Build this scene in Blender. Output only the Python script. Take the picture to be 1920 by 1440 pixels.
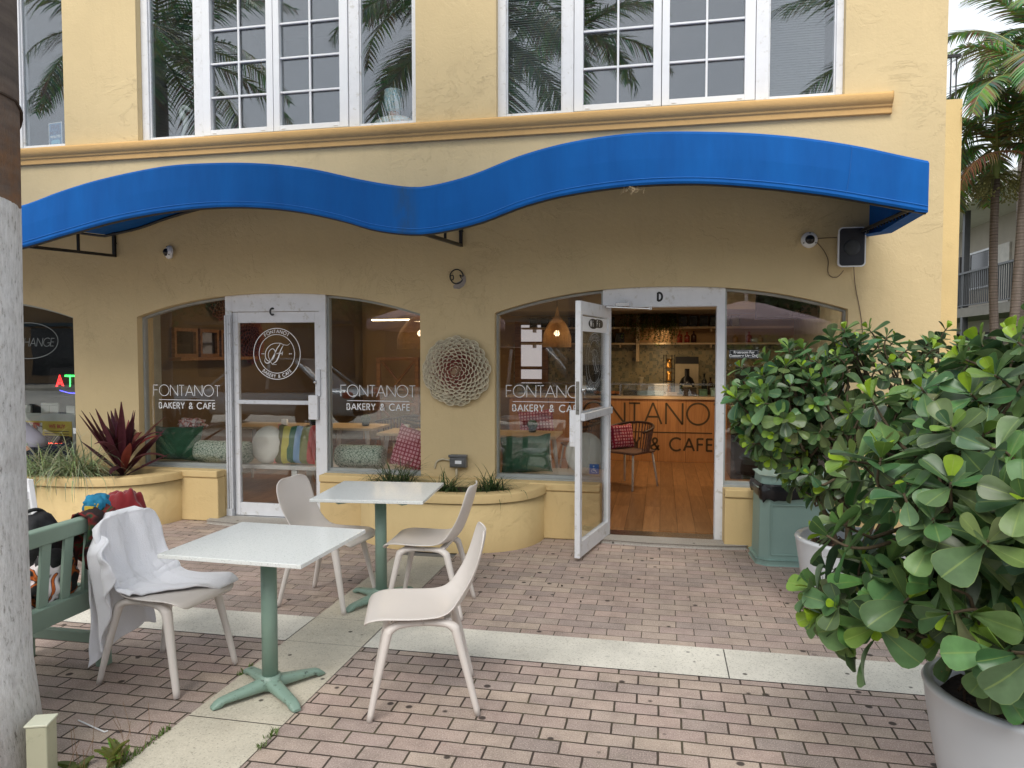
import bpy, math, random
from mathutils import Vector, Matrix, noise
PI = math.pi
R = math.radians
sc = bpy.context.scene
COL = sc.collection
for o in list(bpy.data.objects):
    bpy.data.objects.remove(o)

# ------------------------------------------------------------------ camera
FPX, YAW, TILT, EYE = 1370.0, R(11.55), math.atan(60 / 1370.0), 1.66
cam = bpy.data.cameras.new('camera')
camo = bpy.data.objects.new('camera', cam)
COL.objects.link(camo)
camo.location = (0, 0, EYE)
camo.rotation_euler = (PI / 2 - TILT, 0, YAW)
cam.sensor_width = 36
cam.lens = FPX / 1920 * 36
cam.clip_end = 900
sc.camera = camo

# ------------------------------------------------------------------ sky, sun, exposure
SUN_EL, SUN_AZ = R(49), R(188)       # azimuth: direction the light comes from, clockwise from +y
world = bpy.data.worlds.new('World')
sc.world = world
world.use_nodes = True
nt = world.node_tree
nt.nodes.clear()
wo = nt.nodes.new('ShaderNodeOutputWorld')
bg = nt.nodes.new('ShaderNodeBackground')
sky = nt.nodes.new('ShaderNodeTexSky')
sky.sky_type = 'NISHITA'
sky.sun_disc = False
sky.sun_elevation = SUN_EL
sky.sun_rotation = SUN_AZ
sky.dust_density = 3
tc = nt.nodes.new('ShaderNodeTexCoord')
nz = nt.nodes.new('ShaderNodeTexNoise')
nz.inputs['Scale'].default_value = 2.2
nz.inputs['Detail'].default_value = 5
cr = nt.nodes.new('ShaderNodeValToRGB')
cr.color_ramp.elements[0].position = .3
cr.color_ramp.elements[0].color = (4.9, 5.25, 5.75, 1)
cr.color_ramp.elements[1].position = .7
cr.color_ramp.elements[1].color = (6.6, 6.8, 7.05, 1)
mx = nt.nodes.new('ShaderNodeMix')
mx.data_type = 'RGBA'
mx.inputs[0].default_value = .9
nt.links.new(tc.outputs['Generated'], nz.inputs['Vector'])
nt.links.new(nz.outputs['Fac'], cr.inputs['Fac'])
nt.links.new(sky.outputs['Color'], mx.inputs[6])
nt.links.new(cr.outputs['Color'], mx.inputs[7])
nt.links.new(mx.outputs[2], bg.inputs['Color'])
bg.inputs['Strength'].default_value = .1
nt.links.new(bg.outputs[0], wo.inputs[0])

sl = bpy.data.lights.new('sun', 'SUN')
sl.energy = 1.5
sl.angle = R(34)
sl.color = (1, .96, .9)
so = bpy.data.objects.new('sun', sl)
COL.objects.link(so)
so.rotation_euler = (PI / 2 - SUN_EL, 0, PI - SUN_AZ)
sc.view_settings.view_transform = 'Standard'
sc.view_settings.look = 'None'
sc.view_settings.exposure = 1.0
sc.view_settings.gamma = 1
sc.render.engine = 'CYCLES'
sc.cycles.max_bounces = 6
sc.cycles.diffuse_bounces = 3
sc.cycles.glossy_bounces = 3
sc.cycles.transparent_max_bounces = 16
sc.cycles.use_denoising = True
sc.cycles.sample_clamp_indirect = 4


# ------------------------------------------------------------------ photo ray -> point on a real plane
def ray(px, py):
    u = (px - 960) / FPX
    v = -(py - 720) / FPX
    c, s = math.cos(TILT), math.sin(TILT)
    fy = c + s * v
    z = -s + c * v
    cy, sy = math.cos(YAW), math.sin(YAW)
    return (u * cy - fy * sy, u * sy + fy * cy, z)


def G(px, py, z=0.0):
    r = ray(px, py)
    t = (z - EYE) / r[2]
    return (r[0] * t, r[1] * t)


def F(px, py, y):
    r = ray(px, py)
    t = y / r[1]
    return (r[0] * t, EYE + r[2] * t)


def lin(v):
    v /= 255.0
    return v / 12.92 if v <= .04045 else ((v + .055) / 1.055) ** 2.4


def S(r, g, b, k=1.0):
    return (lin(r) * k, lin(g) * k, lin(b) * k)


def clamp(v, a=0., b=1.):
    return max(a, min(b, v))


def lerp(a, b, t):
    return a + (b - a) * t


# ------------------------------------------------------------------ mesh builder
class MB:
    def __init__(s):
        s.v = []
        s.f = []
        s.mi = []
        s.tint = {}
        s.uv = {}
        s.cur = 0
        s.M = None

    def add(s, vs, fs, tint=None, uvs=None):
        n = len(s.v)
        for p in vs:
            p = Vector(p)
            s.v.append(s.M @ p if s.M is not None else p)
        for k, f in enumerate(fs):
            if tint is not None:
                s.tint[len(s.f)] = tint
            if uvs is not None:
                s.uv[len(s.f)] = [uvs[i] for i in f]
            s.f.append([i + n for i in f])
            s.mi.append(s.cur)
        return s

    def box(s, x0, y0, z0, x1, y1, z1, **k):
        return s.add([(x0, y0, z0), (x1, y0, z0), (x1, y1, z0), (x0, y1, z0),
                      (x0, y0, z1), (x1, y0, z1), (x1, y1, z1), (x0, y1, z1)],
                     [(3, 2, 1, 0), (4, 5, 6, 7), (0, 1, 5, 4), (1, 2, 6, 5), (2, 3, 7, 6), (3, 0, 4, 7)], **k)

    def bar(s, a, b, w, h, up=(0, 0, 1), w2=None, h2=None):
        a, b = Vector(a), Vector(b)
        d = (b - a).normalized()
        u = Vector(up)
        x = d.cross(u)
        if x.length < 1e-4:
            x = d.cross(Vector((1, 0, 0)))
        x.normalize()
        y = x.cross(d).normalized()
        w2 = w if w2 is None else w2
        h2 = h if h2 is None else h2
        vs = []
        for p, ww, hh in ((a, w, h), (b, w2, h2)):
            for i, j in ((-1, -1), (1, -1), (1, 1), (-1, 1)):
                vs.append(p + x * (i * ww / 2) + y * (j * hh / 2))
        return s.add(vs, [(0, 1, 2, 3), (7, 6, 5, 4), (0, 4, 5, 1), (1, 5, 6, 2), (2, 6, 7, 3), (3, 7, 4, 0)])

    def tube(s, pts, r, n=8, cap=True, sq=(1, 1), tint=None):
        pts = [Vector(p) for p in pts]
        m = len(pts)
        rs = list(r) if isinstance(r, (list, tuple)) else [r] * m
        if len(rs) != m:
            q = []
            for i in range(m):
                f = i / (m - 1) * (len(rs) - 1)
                k = min(int(f), len(rs) - 2)
                q.append(rs[k] + (rs[k + 1] - rs[k]) * (f - k))
            rs = q
        vs = []
        prev = None
        for i, p in enumerate(pts):
            d = (pts[min(i + 1, m - 1)] - pts[max(i - 1, 0)]).normalized()
            if prev is None:
                a = d.cross(Vector((0, 0, 1)))
                if a.length < .05:
                    a = d.cross(Vector((0, 1, 0)))
            else:
                a = prev - d * prev.dot(d)
            a.normalize()
            prev = a
            b = d.cross(a)
            for k in range(n):
                t = 2 * PI * k / n
                vs.append(p + (a * math.cos(t) * sq[0] + b * math.sin(t) * sq[1]) * rs[i])
        fs = []
        for i in range(m - 1):
            for k in range(n):
                k2 = (k + 1) % n
                fs.append((i * n + k, i * n + k2, (i + 1) * n + k2, (i + 1) * n + k))
        if cap:
            fs.append(tuple(reversed(range(n))))
            fs.append(tuple((m - 1) * n + k for k in range(n)))
        return s.add(vs, fs, tint=tint)

    def lathe(s, prof, n=24, c=(0, 0, 0), axis=2):
        vs = []
        for r, z in prof:
            for k in range(n):
                t = 2 * PI * k / n
                p = (r * math.cos(t), r * math.sin(t), z)
                if axis == 1:
                    p = (p[0], z, p[1])
                elif axis == 0:
                    p = (z, p[0], p[1])
                vs.append((p[0] + c[0], p[1] + c[1], p[2] + c[2]))
        fs = []
        m = len(prof)
        for i in range(m - 1):
            for k in range(n):
                k2 = (k + 1) % n
                fs.append((i * n + k, i * n + k2, (i + 1) * n + k2, (i + 1) * n + k))
        if prof[0][0] > 1e-6:
            fs.append(tuple(reversed(range(n))))
        if prof[-1][0] > 1e-6:
            fs.append(tuple((m - 1) * n + k for k in range(n)))
        return s.add(vs, fs)

    def grid(s, fn, nu, nv, wrap=False, tint=None, uv=False):
        vs = []
        uvs = []
        cu = nu if wrap else nu + 1
        for j in range(nv + 1):
            for i in range(cu):
                vs.append(fn(i / nu, j / nv))
                uvs.append((i / nu, j / nv))
        fs = []
        for j in range(nv):
            for i in range(nu):
                i2 = (i + 1) % cu if wrap else i + 1
                fs.append((j * cu + i, j * cu + i2, (j + 1) * cu + i2, (j + 1) * cu + i))
        return s.add(vs, fs, tint=tint, uvs=uvs if uv else None)

    def prism(s, poly, fn0, fn1):
        """poly: list of 2-D points; fn0/fn1 map them to the two caps"""
        n = len(poly)
        vs = [fn0(*p) for p in poly] + [fn1(*p) for p in poly]
        fs = [tuple(range(n)), tuple(reversed(range(n, 2 * n)))]
        for i in range(n):
            j = (i + 1) % n
            fs.append((i, j, n + j, n + i))
        return s.add(vs, fs)

    def ball(s, c, r, n=12, m=8):
        rx, ry, rz = r if isinstance(r, (tuple, list)) else (r, r, r)
        return s.grid(lambda u, v: (c[0] + rx * math.cos(2 * PI * u) * math.sin(PI * v),
                                    c[1] + ry * math.sin(2 * PI * u) * math.sin(PI * v),
                                    c[2] - rz * math.cos(PI * v)), n, m, wrap=True)

    def build(s, name, mats, parent=None, smooth=False, bevel=0, merge=False, solid=0, sub=0, loc=None, auto=None):
        me = bpy.data.meshes.new(name)
        me.from_pydata([tuple(p) for p in s.v], [], s.f)
        if not isinstance(mats, (list, tuple)):
            mats = [mats]
        for m in mats:
            me.materials.append(m)
        if len(mats) > 1:
            me.polygons.foreach_set('material_index', s.mi)
        if s.tint:
            ca = me.color_attributes.new('tint', 'FLOAT_COLOR', 'CORNER')
            for p in me.polygons:
                t = s.tint.get(p.index, (1, 1, 1))
                for li in p.loop_indices:
                    ca.data[li].color = (t[0], t[1], t[2], 1)
        if s.uv:
            ul = me.uv_layers.new(name='UVMap')
            for p in me.polygons:
                t = s.uv.get(p.index)
                if t:
                    for k, li in enumerate(p.loop_indices):
                        ul.data[li].uv = t[k]
        me.validate()
        if smooth:
            me.polygons.foreach_set('use_smooth', [True] * len(me.polygons))
        o = bpy.data.objects.new(name, me)
        COL.objects.link(o)
        if parent is not None:
            o.parent = parent
        if loc is not None:
            o.location = loc
        if merge:
            w = o.modifiers.new('weld', 'WELD')
            w.merge_threshold = .0004
        if solid:
            m = o.modifiers.new('solid', 'SOLIDIFY')
            m.thickness = solid
            m.offset = 0
        if sub:
            m = o.modifiers.new('sub', 'SUBSURF')
            m.levels = sub
            m.render_levels = sub
        if bevel:
            m = o.modifiers.new('bevel', 'BEVEL')
            m.width = bevel
            m.segments = 2
            m.limit_method = 'ANGLE'
            m.angle_limit = R(40)
            if smooth is False:
                me.polygons.foreach_set('use_smooth', [True] * len(me.polygons))
                m.harden_normals = True
        return o


def tag(o, label=None, cat=None, group=None, kind=None):
    if label:
        o['label'] = label
    if cat:
        o['category'] = cat
    if group:
        o['group'] = group
    if kind:
        o['kind'] = kind
    return o


def thing(name, label, cat, loc=(0, 0, 0), rotz=0, group=None):
    o = bpy.data.objects.new(name, None)
    o.empty_display_size = .2
    COL.objects.link(o)
    o.location = loc
    o.rotation_euler = (0, 0, rotz)
    return tag(o, label, cat, group)


def dup(src, loc, rotz=None, label=None, group=None, scale=None):
    def cp(o, par):
        c = o.copy()
        COL.objects.link(c)
        if par is not None:
            c.parent = par
        for ch in o.children:
            cp(ch, c)
        return c
    r = cp(src, None)
    r.location = loc
    if rotz is not None:
        r.rotation_euler = (0, 0, rotz)
    if label:
        r['label'] = label
    if group:
        r['group'] = group
    if scale:
        r.scale = (scale,) * 3
    return r


# ------------------------------------------------------------------ materials
def _n(nt, t, **k):
    n = nt.nodes.new(t)
    for a, b in k.items():
        if a.startswith('_'):
            setattr(n, a[1:], b)
        else:
            n.inputs[a].default_value = b
    return n


def newmat(name):
    m = bpy.data.materials.new(name)
    m.use_nodes = True
    nt = m.node_tree
    b = nt.nodes['Principled BSDF']
    return m, nt, b


def ramp(nt, src, stops):
    r = nt.nodes.new('ShaderNodeValToRGB')
    e = r.color_ramp.elements
    while len(e) < len(stops):
        e.new(.5)
    for k, (p, c) in enumerate(stops):
        e[k].position = p
        e[k].color = (c[0], c[1], c[2], 1) if isinstance(c, (tuple, list)) else (c, c, c, 1)
    nt.links.new(src, r.inputs['Fac'])
    return r.outputs['Color']


def mixc(nt, fac, a, b, mode='MIX'):
    m = nt.nodes.new('ShaderNodeMix')
    m.data_type = 'RGBA'
    m.blend_type = mode
    for sock, v in ((m.inputs[0], fac), (m.inputs[6], a), (m.inputs[7], b)):
        if hasattr(v, 'links'):
            nt.links.new(v, sock)
        elif isinstance(v, (tuple, list)):
            sock.default_value = (v[0], v[1], v[2], 1)
        else:
            sock.default_value = v if sock.type == 'VALUE' else (v, v, v, 1)
    return m.outputs[2]


def coords(nt, scale=(1, 1, 1), kind='Object'):
    t = nt.nodes.new('ShaderNodeTexCoord')
    mp = nt.nodes.new('ShaderNodeMapping')
    mp.inputs['Scale'].default_value = scale
    nt.links.new(t.outputs[kind], mp.inputs['Vector'])
    return mp.outputs[0]


def noise_t(nt, vec, scale, detail=4, rough=.55, dist=0):
    n = _n(nt, 'ShaderNodeTexNoise')
    n.inputs['Scale'].default_value = scale
    n.inputs['Detail'].default_value = detail
    n.inputs['Roughness'].default_value = rough
    n.inputs['Distortion'].default_value = dist
    nt.links.new(vec, n.inputs['Vector'])
    return n.outputs['Fac']


def bump(nt, b, h, strength=.3, dist=.01, chain=None):
    n = nt.nodes.new('ShaderNodeBump')
    n.inputs['Strength'].default_value = strength
    n.inputs['Distance'].default_value = dist
    nt.links.new(h, n.inputs['Height'])
    if chain is not None:
        nt.links.new(chain, n.inputs['Normal'])
    nt.links.new(n.outputs[0], b.inputs['Normal'])
    return n.outputs[0]


def mat(name, col, rough=.6, metal=0, var=.12, vs=6, bmp=0, bs=60, spec=.5, coat=0, dirt=None, dscale=9, stretch=(1, 1, 1), sheen=0):
    m, nt, b = newmat(name)
    v = coords(nt, stretch)
    n = noise_t(nt, v, vs, 5)
    dark = tuple(c * (1 - var) for c in col)
    lite = tuple(min(1, c * (1 + var)) for c in col)
    c = ramp(nt, n, [(.3, dark), (.7, lite)])
    if dirt:
        n2 = noise_t(nt, v, dscale, 6, .7)
        f = ramp(nt, n2, [(.56, 0.), (.7, 1.)])
        c = mixc(nt, f, c, dirt)
    nt.links.new(c, b.inputs['Base Color'])
    b.inputs['Roughness'].default_value = rough
    b.inputs['Metallic'].default_value = metal
    b.inputs['Specular IOR Level'].default_value = spec
    b.inputs['Coat Weight'].default_value = coat
    b.inputs['Sheen Weight'].default_value = sheen
    if bmp:
        bump(nt, b, noise_t(nt, v, bs, 4), bmp, .01)
    return m


def emis(name, col, s):
    m, nt, b = newmat(name)
    b.inputs['Base Color'].default_value = (col[0], col[1], col[2], 1)
    b.inputs['Emission Color'].default_value = (col[0], col[1], col[2], 1)
    b.inputs['Emission Strength'].default_value = s
    m.cycles.emission_sampling = 'NONE'
    return m


def glassmat(name, tintc=(.9, .93, .93), refl=.12, rough=.0, grime=.0):
    m, nt, b = newmat(name)
    nt.nodes.remove(b)
    out = nt.nodes['Material Output']
    tr = _n(nt, 'ShaderNodeBsdfTransparent')
    tr.inputs[0].default_value = (*tintc, 1)
    gl = _n(nt, 'ShaderNodeBsdfGlossy')
    gl.inputs['Roughness'].default_value = rough
    gl.inputs[0].default_value = (.95, .97, 1, 1)
    # Schlick reflectance, the same from both sides of the thin pane
    ge = _n(nt, 'ShaderNodeNewGeometry')
    dt = _n(nt, 'ShaderNodeVectorMath', _operation='DOT_PRODUCT')
    nt.links.new(ge.outputs['Incoming'], dt.inputs[0])
    nt.links.new(ge.outputs['Normal'], dt.inputs[1])
    ab = _n(nt, 'ShaderNodeMath', _operation='ABSOLUTE')
    nt.links.new(dt.outputs['Value'], ab.inputs[0])
    om = _n(nt, 'ShaderNodeMath', _operation='SUBTRACT')
    om.inputs[0].default_value = 1
    nt.links.new(ab.outputs[0], om.inputs[1])
    pw = _n(nt, 'ShaderNodeMath', _operation='POWER')
    nt.links.new(om.outputs[0], pw.inputs[0])
    pw.inputs[1].default_value = 5
    ad = _n(nt, 'ShaderNodeMath', _operation='MULTIPLY_ADD')
    ad.use_clamp = True
    nt.links.new(pw.outputs[0], ad.inputs[0])
    ad.inputs[1].default_value = .9
    ad.inputs[2].default_value = .04 + refl
    # gentle waviness of old panes
    v = coords(nt)
    bp = nt.nodes.new('ShaderNodeBump')
    bp.inputs['Strength'].default_value = .04
    bp.inputs['Distance'].default_value = .02
    nt.links.new(noise_t(nt, v, 1.6, 2), bp.inputs['Height'])
    nt.links.new(bp.outputs[0], gl.inputs['Normal'])
    ms = _n(nt, 'ShaderNodeMixShader')
    nt.links.new(ad.outputs[0], ms.inputs[0])
    nt.links.new(tr.outputs[0], ms.inputs[1])
    nt.links.new(gl.outputs[0], ms.inputs[2])
    res = ms.outputs[0]
    if grime:
        df = _n(nt, 'ShaderNodeBsdfDiffuse')
        df.inputs[0].default_value = (.6, .62, .62, 1)
        m2 = _n(nt, 'ShaderNodeMixShader')
        g = ramp(nt, noise_t(nt, v, 3, 6, .7), [(.4, 0.), (.8, grime)])
        nt.links.new(g, m2.inputs[0])
        nt.links.new(res, m2.inputs[1])
        nt.links.new(df.outputs[0], m2.inputs[2])
        res = m2.outputs[0]
    nt.links.new(res, out.inputs[0])
    return m


def stucco(name, col, patch=.5, stain=None):
    m, nt, b = newmat(name)
    v = coords(nt)
    big = noise_t(nt, v, 1.3, 6, .6)
    c = ramp(nt, big, [(.25, tuple(x * .93 for x in col)), (.75, tuple(min(1, x * 1.05) for x in col))])
    # vertical run-off streaks and small scuffs that stay with the wall
    vs = coords(nt, (6, 6, .7))
    st = ramp(nt, noise_t(nt, vs, 2.2, 6, .65), [(.55, 0.), (.8, .16)])
    c = mixc(nt, st, c, tuple(x * .62 for x in col))
    sp = ramp(nt, noise_t(nt, v, 31, 3, .6), [(.72, 0.), (.76, .35)])
    c = mixc(nt, sp, c, tuple(x * .55 for x in col))
    nt.links.new(c, b.inputs['Base Color'])
    b.inputs['Roughness'].default_value = .72
    b.inputs['Specular IOR Level'].default_value = .3
    n1 = bump(nt, b, noise_t(nt, v, 55, 5, .6), .35, .006)
    # trowelled repair patches: plateaus with crisp rims
    p = noise_t(nt, v, 3.1, 8, .62, .6)
    pr = ramp(nt, p, [(.50, 0.), (.53, .55), (.60, .6), (.63, 1.)])
    mk = ramp(nt, noise_t(nt, v, .8, 3, .5), [(.48, .12), (.62, 1.)])
    pr = mixc(nt, 1., pr, mk, 'MULTIPLY')
    n2 = bump(nt, b, pr, patch, .006, n1)
    lum = noise_t(nt, v, 11, 5, .6, .4)
    n3 = bump(nt, b, lum, .28, .012, n2)
    ck = noise_t(nt, v, 1.7, 9, .7, 1.5)
    cl = ramp(nt, ck, [(.488, 1.), (.4985, 0.), (.5015, 0.), (.512, 1.)])
    cm = ramp(nt, noise_t(nt, v, 1.1, 2), [(.55, 1.), (.62, 0.)])
    bump(nt, b, mixc(nt, 1., cl, cm, 'LIGHTEN'), .5, .004, n3)
    return m


def brickmat(name, mortar, jointdepth=.6):
    m, nt, b = newmat(name)
    v = coords(nt)
    # slight waviness so that joints are not ruler straight
    wob = _n(nt, 'ShaderNodeTexNoise')
    wob.inputs['Scale'].default_value = 7
    wob.inputs['Detail'].default_value = 3
    nt.links.new(v, wob.inputs['Vector'])
    sub = _n(nt, 'ShaderNodeVectorMath', _operation='SUBTRACT')
    nt.links.new(wob.outputs['Color'], sub.inputs[0])
    sub.inputs[1].default_value = (.5, .5, .5)
    scl = _n(nt, 'ShaderNodeVectorMath', _operation='SCALE')
    nt.links.new(sub.outputs[0], scl.inputs[0])
    scl.inputs['Scale'].default_value = .009
    addv = _n(nt, 'ShaderNodeVectorMath', _operation='ADD')
    nt.links.new(v, addv.inputs[0])
    nt.links.new(scl.outputs[0], addv.inputs[1])
    bt = _n(nt, 'ShaderNodeTexBrick')
    bt.offset = .5
    bt.inputs['Scale'].default_value = 1
    bt.inputs['Brick Width'].default_value = .202
    bt.inputs['Row Height'].default_value = .101
    bt.inputs['Mortar Size'].default_value = mortar
    bt.inputs['Mortar Smooth'].default_value = .25
    bt.inputs['Bias'].default_value = 0
    bt.inputs['Color1'].default_value = (0, 0, 0, 1)
    bt.inputs['Color2'].default_value = (1, 1, 1, 1)
    bt.inputs['Mortar'].default_value = (.5, .5, .5, 1)
    nt.links.new(addv.outputs[0], bt.inputs['Vector'])
    hue = ramp(nt, bt.outputs['Color'], [(0., S(190, 168, 157)), (.3, S(172, 156, 148)), (.55, S(194, 176, 161)), (.8, S(183, 162, 154)), (1., S(163, 150, 143))])
    patchy = ramp(nt, noise_t(nt, v, 1.1, 5, .6), [(.3, .70), (.7, 1.05)])
    c = mixc(nt, 1., hue, patchy, 'MULTIPLY')
    c = mixc(nt, 1., c, ramp(nt, noise_t(nt, v, 6.5, 7, .75), [(.35, .78), (.6, 1.04)]), 'MULTIPLY')
    # exposed aggregate speckle
    v2 = coords(nt)
    sp = noise_t(nt, v2, 160, 2, .7)
    c = mixc(nt, ramp(nt, sp, [(.55, 0.), (.66, .65)]), c, S(214, 200, 186))
    c = mixc(nt, ramp(nt, sp, [(.30, .6), (.42, 0.)]), c, S(92, 70, 64))
    # greenish and rusty wear
    c = mixc(nt, ramp(nt, noise_t(nt, v2, 2.3, 6, .7), [(.6, 0.), (.75, .38)]), c, S(118, 120, 98))
    c = mixc(nt, ramp(nt, noise_t(nt, coords(nt, (1.3, .8, 1)), 3.7, 6, .75), [(.68, 0.), (.78, .5)]), c, S(165, 105, 70))
    # old gum spots
    vo = _n(nt, 'ShaderNodeTexVoronoi')
    vo.inputs['Scale'].default_value = 6.5
    vo.inputs['Randomness'].default_value = 1
    nt.links.new(addv.outputs[0], vo.inputs['Vector'])
    gm = ramp(nt, vo.outputs['Distance'], [(.09, .9), (.13, 0.)])
    pick = ramp(nt, vo.outputs['Color'], [(.34, 0.), (.38, 1.)])
    gfac = mixc(nt, 1., gm, pick, 'MULTIPLY')
    c = mixc(nt, gfac, c, S(52, 46, 44))
    moss = ramp(nt, noise_t(nt, v2, 5, 4), [(.45, S(72, 63, 57)), (.62, S(88, 82, 66))])
    c = mixc(nt, bt.outputs['Fac'], c, moss)
    nt.links.new(c, b.inputs['Base Color'])
    b.inputs['Roughness'].default_value = .85
    b.inputs['Specular IOR Level'].default_value = .25
    inv = _n(nt, 'ShaderNodeMath', _operation='SUBTRACT')
    inv.inputs[0].default_value = 1
    nt.links.new(bt.outputs['Fac'], inv.inputs[1])
    n1 = bump(nt, b, inv.outputs[0], jointdepth, .008)
    bump(nt, b, sp, .35, .003, n1)
    return m


def concmat(name, col):
    m, nt, b = newmat(name)
    v = coords(nt)
    c = ramp(nt, noise_t(nt, v, 1.9, 6, .65), [(.3, tuple(x * .8 for x in col)), (.7, tuple(x * 1.12 for x in col))])
    sp = noise_t(nt, v, 120, 3, .75)
    c = mixc(nt, ramp(nt, sp, [(.34, .7), (.43, 0.)]), c, S(110, 104, 92))
    c = mixc(nt, ramp(nt, sp, [(.58, 0.), (.68, .5)]), c, S(228, 224, 212))
    c = mixc(nt, ramp(nt, noise_t(nt, v, 4.2, 5, .7), [(.6, 0.), (.78, .3)]), c, S(140, 122, 82))
    vo = _n(nt, 'ShaderNodeTexVoronoi')
    vo.inputs['Scale'].default_value = 8
    nt.links.new(v, vo.inputs['Vector'])
    gm = ramp(nt, vo.outputs['Distance'], [(.08, .85), (.12, 0.)])
    pick = ramp(nt, vo.outputs['Color'], [(.5, 0.), (.55, 1.)])
    c = mixc(nt, mixc(nt, 1., gm, pick, 'MULTIPLY'), c, S(58, 52, 48))
    nt.links.new(c, b.inputs['Base Color'])
    b.inputs['Roughness'].default_value = .88
    b.inputs['Specular IOR Level'].default_value = .25
    bump(nt, b, sp, .5, .003)
    return m


def woodmat(name, c1, c2, rough=.4, axis=1, plank=.14, coat=0.):
    m, nt, b = newmat(name)
    st = [14, 14, 14]
    st[axis] = 1.2
    v = coords(nt, tuple(st))
    g = noise_t(nt, v, 1.6, 6, .6, 1.2)
    c = ramp(nt, g, [(.3, c1), (.7, c2)])
    if plank:
        bt = _n(nt, 'ShaderNodeTexBrick')
        vv = coords(nt)
        sw = _n(nt, 'ShaderNodeMapping')
        sw.inputs['Rotation'].default_value = (0, 0, R(90)) if axis == 1 else (0, 0, 0)
        nt.links.new(vv, sw.inputs['Vector'])
        bt.inputs['Scale'].default_value = 1
        bt.inputs['Brick Width'].default_value = 1.3
        bt.inputs['Row Height'].default_value = plank
        bt.inputs['Mortar Size'].default_value = .003
        bt.inputs['Color1'].default_value = (.7, .7, .7, 1)
        bt.inputs['Color2'].default_value = (1.1, 1.1, 1.1, 1)
        bt.inputs['Mortar'].default_value = (.3, .3, .3, 1)
        nt.links.new(sw.outputs[0], bt.inputs['Vector'])
        c = mixc(nt, 1., c, bt.outputs['Color'], 'MULTIPLY')
    nt.links.new(c, b.inputs['Base Color'])
    b.inputs['Roughness'].default_value = rough
    b.inputs['Coat Weight'].default_value = coat
    return m


def leafmat(name, rim=True, rough=.35):
    m, nt, b = newmat(name)
    ca = _n(nt, 'ShaderNodeVertexColor')
    ca.layer_name = 'tint'
    c = ca.outputs['Color']
    v = coords(nt)
    c = mixc(nt, 1., c, ramp(nt, noise_t(nt, v, 22, 4), [(.3, .82), (.7, 1.12)]), 'MULTIPLY')
    if rim:
        uv = _n(nt, 'ShaderNodeUVMap')
        sx = _n(nt, 'ShaderNodeSeparateXYZ')
        nt.links.new(uv.outputs[0], sx.inputs[0])
        a = _n(nt, 'ShaderNodeMath', _operation='SUBTRACT')
        nt.links.new(sx.outputs[0], a.inputs[0])
        a.inputs[1].default_value = .5
        ab = _n(nt, 'ShaderNodeMath', _operation='ABSOLUTE')
        nt.links.new(a.outputs[0], ab.inputs[0])
        f = ramp(nt, ab.outputs[0], [(.0, .5), (.018, .3), (.035, 0.), (.475, 0.), (.495, .35)])
        c = mixc(nt, f, c, S(150, 168, 92))
        blot = ramp(nt, noise_t(nt, v, 42, 2, .5), [(.78, 0.), (.8, .7)])
        c = mixc(nt, blot, c, S(150, 120, 80))
    nt.links.new(c, b.inputs['Base Color'])
    b.inputs['Roughness'].default_value = rough
    b.inputs['Specular IOR Level'].default_value = .45
    # thin-leaf translucency
    out = nt.nodes['Material Output']
    tr = _n(nt, 'ShaderNodeBsdfTranslucent')
    nt.links.new(c, tr.inputs[0])
    ms = _n(nt, 'ShaderNodeMixShader')
    ms.inputs[0].default_value = .22
    nt.links.new(b.outputs[0], ms.inputs[1])
    nt.links.new(tr.outputs[0], ms.inputs[2])
    nt.links.new(ms.outputs[0], out.inputs[0])
    return m


M = {}
M['wall'] = stucco('stucco_yellow', S(209, 188, 145), .6)
M['wall_low'] = stucco('stucco_planter', S(214, 189, 138), .35)
M['ledge'] = stucco('ledge_orange', S(206, 166, 108), .25)
M['wing'] = stucco('stucco_wing', S(214, 190, 138), .3)
M['white'] = mat('white_frame_paint', S(222, 224, 228), .45, var=.04, vs=9, bmp=.12, bs=30, dirt=S(188, 186, 180), dscale=14)
M['white_plain'] = mat('white_trim_paint', S(226, 228, 232), .35, var=.02)
M['frame_grey'] = mat('frame_grey', S(158, 162, 160), .4, var=.08, vs=8)
M['alu'] = mat('door_aluminium', S(206, 210, 216), .35, var=.05, vs=8, dirt=S(168, 170, 172), dscale=22)
M['glass'] = glassmat('shop_glass', (.95, .96, .96), .03, grime=.012)
M['glass_up'] = glassmat('upper_glass', (.86, .89, .9), .09, grime=.03)
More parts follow.
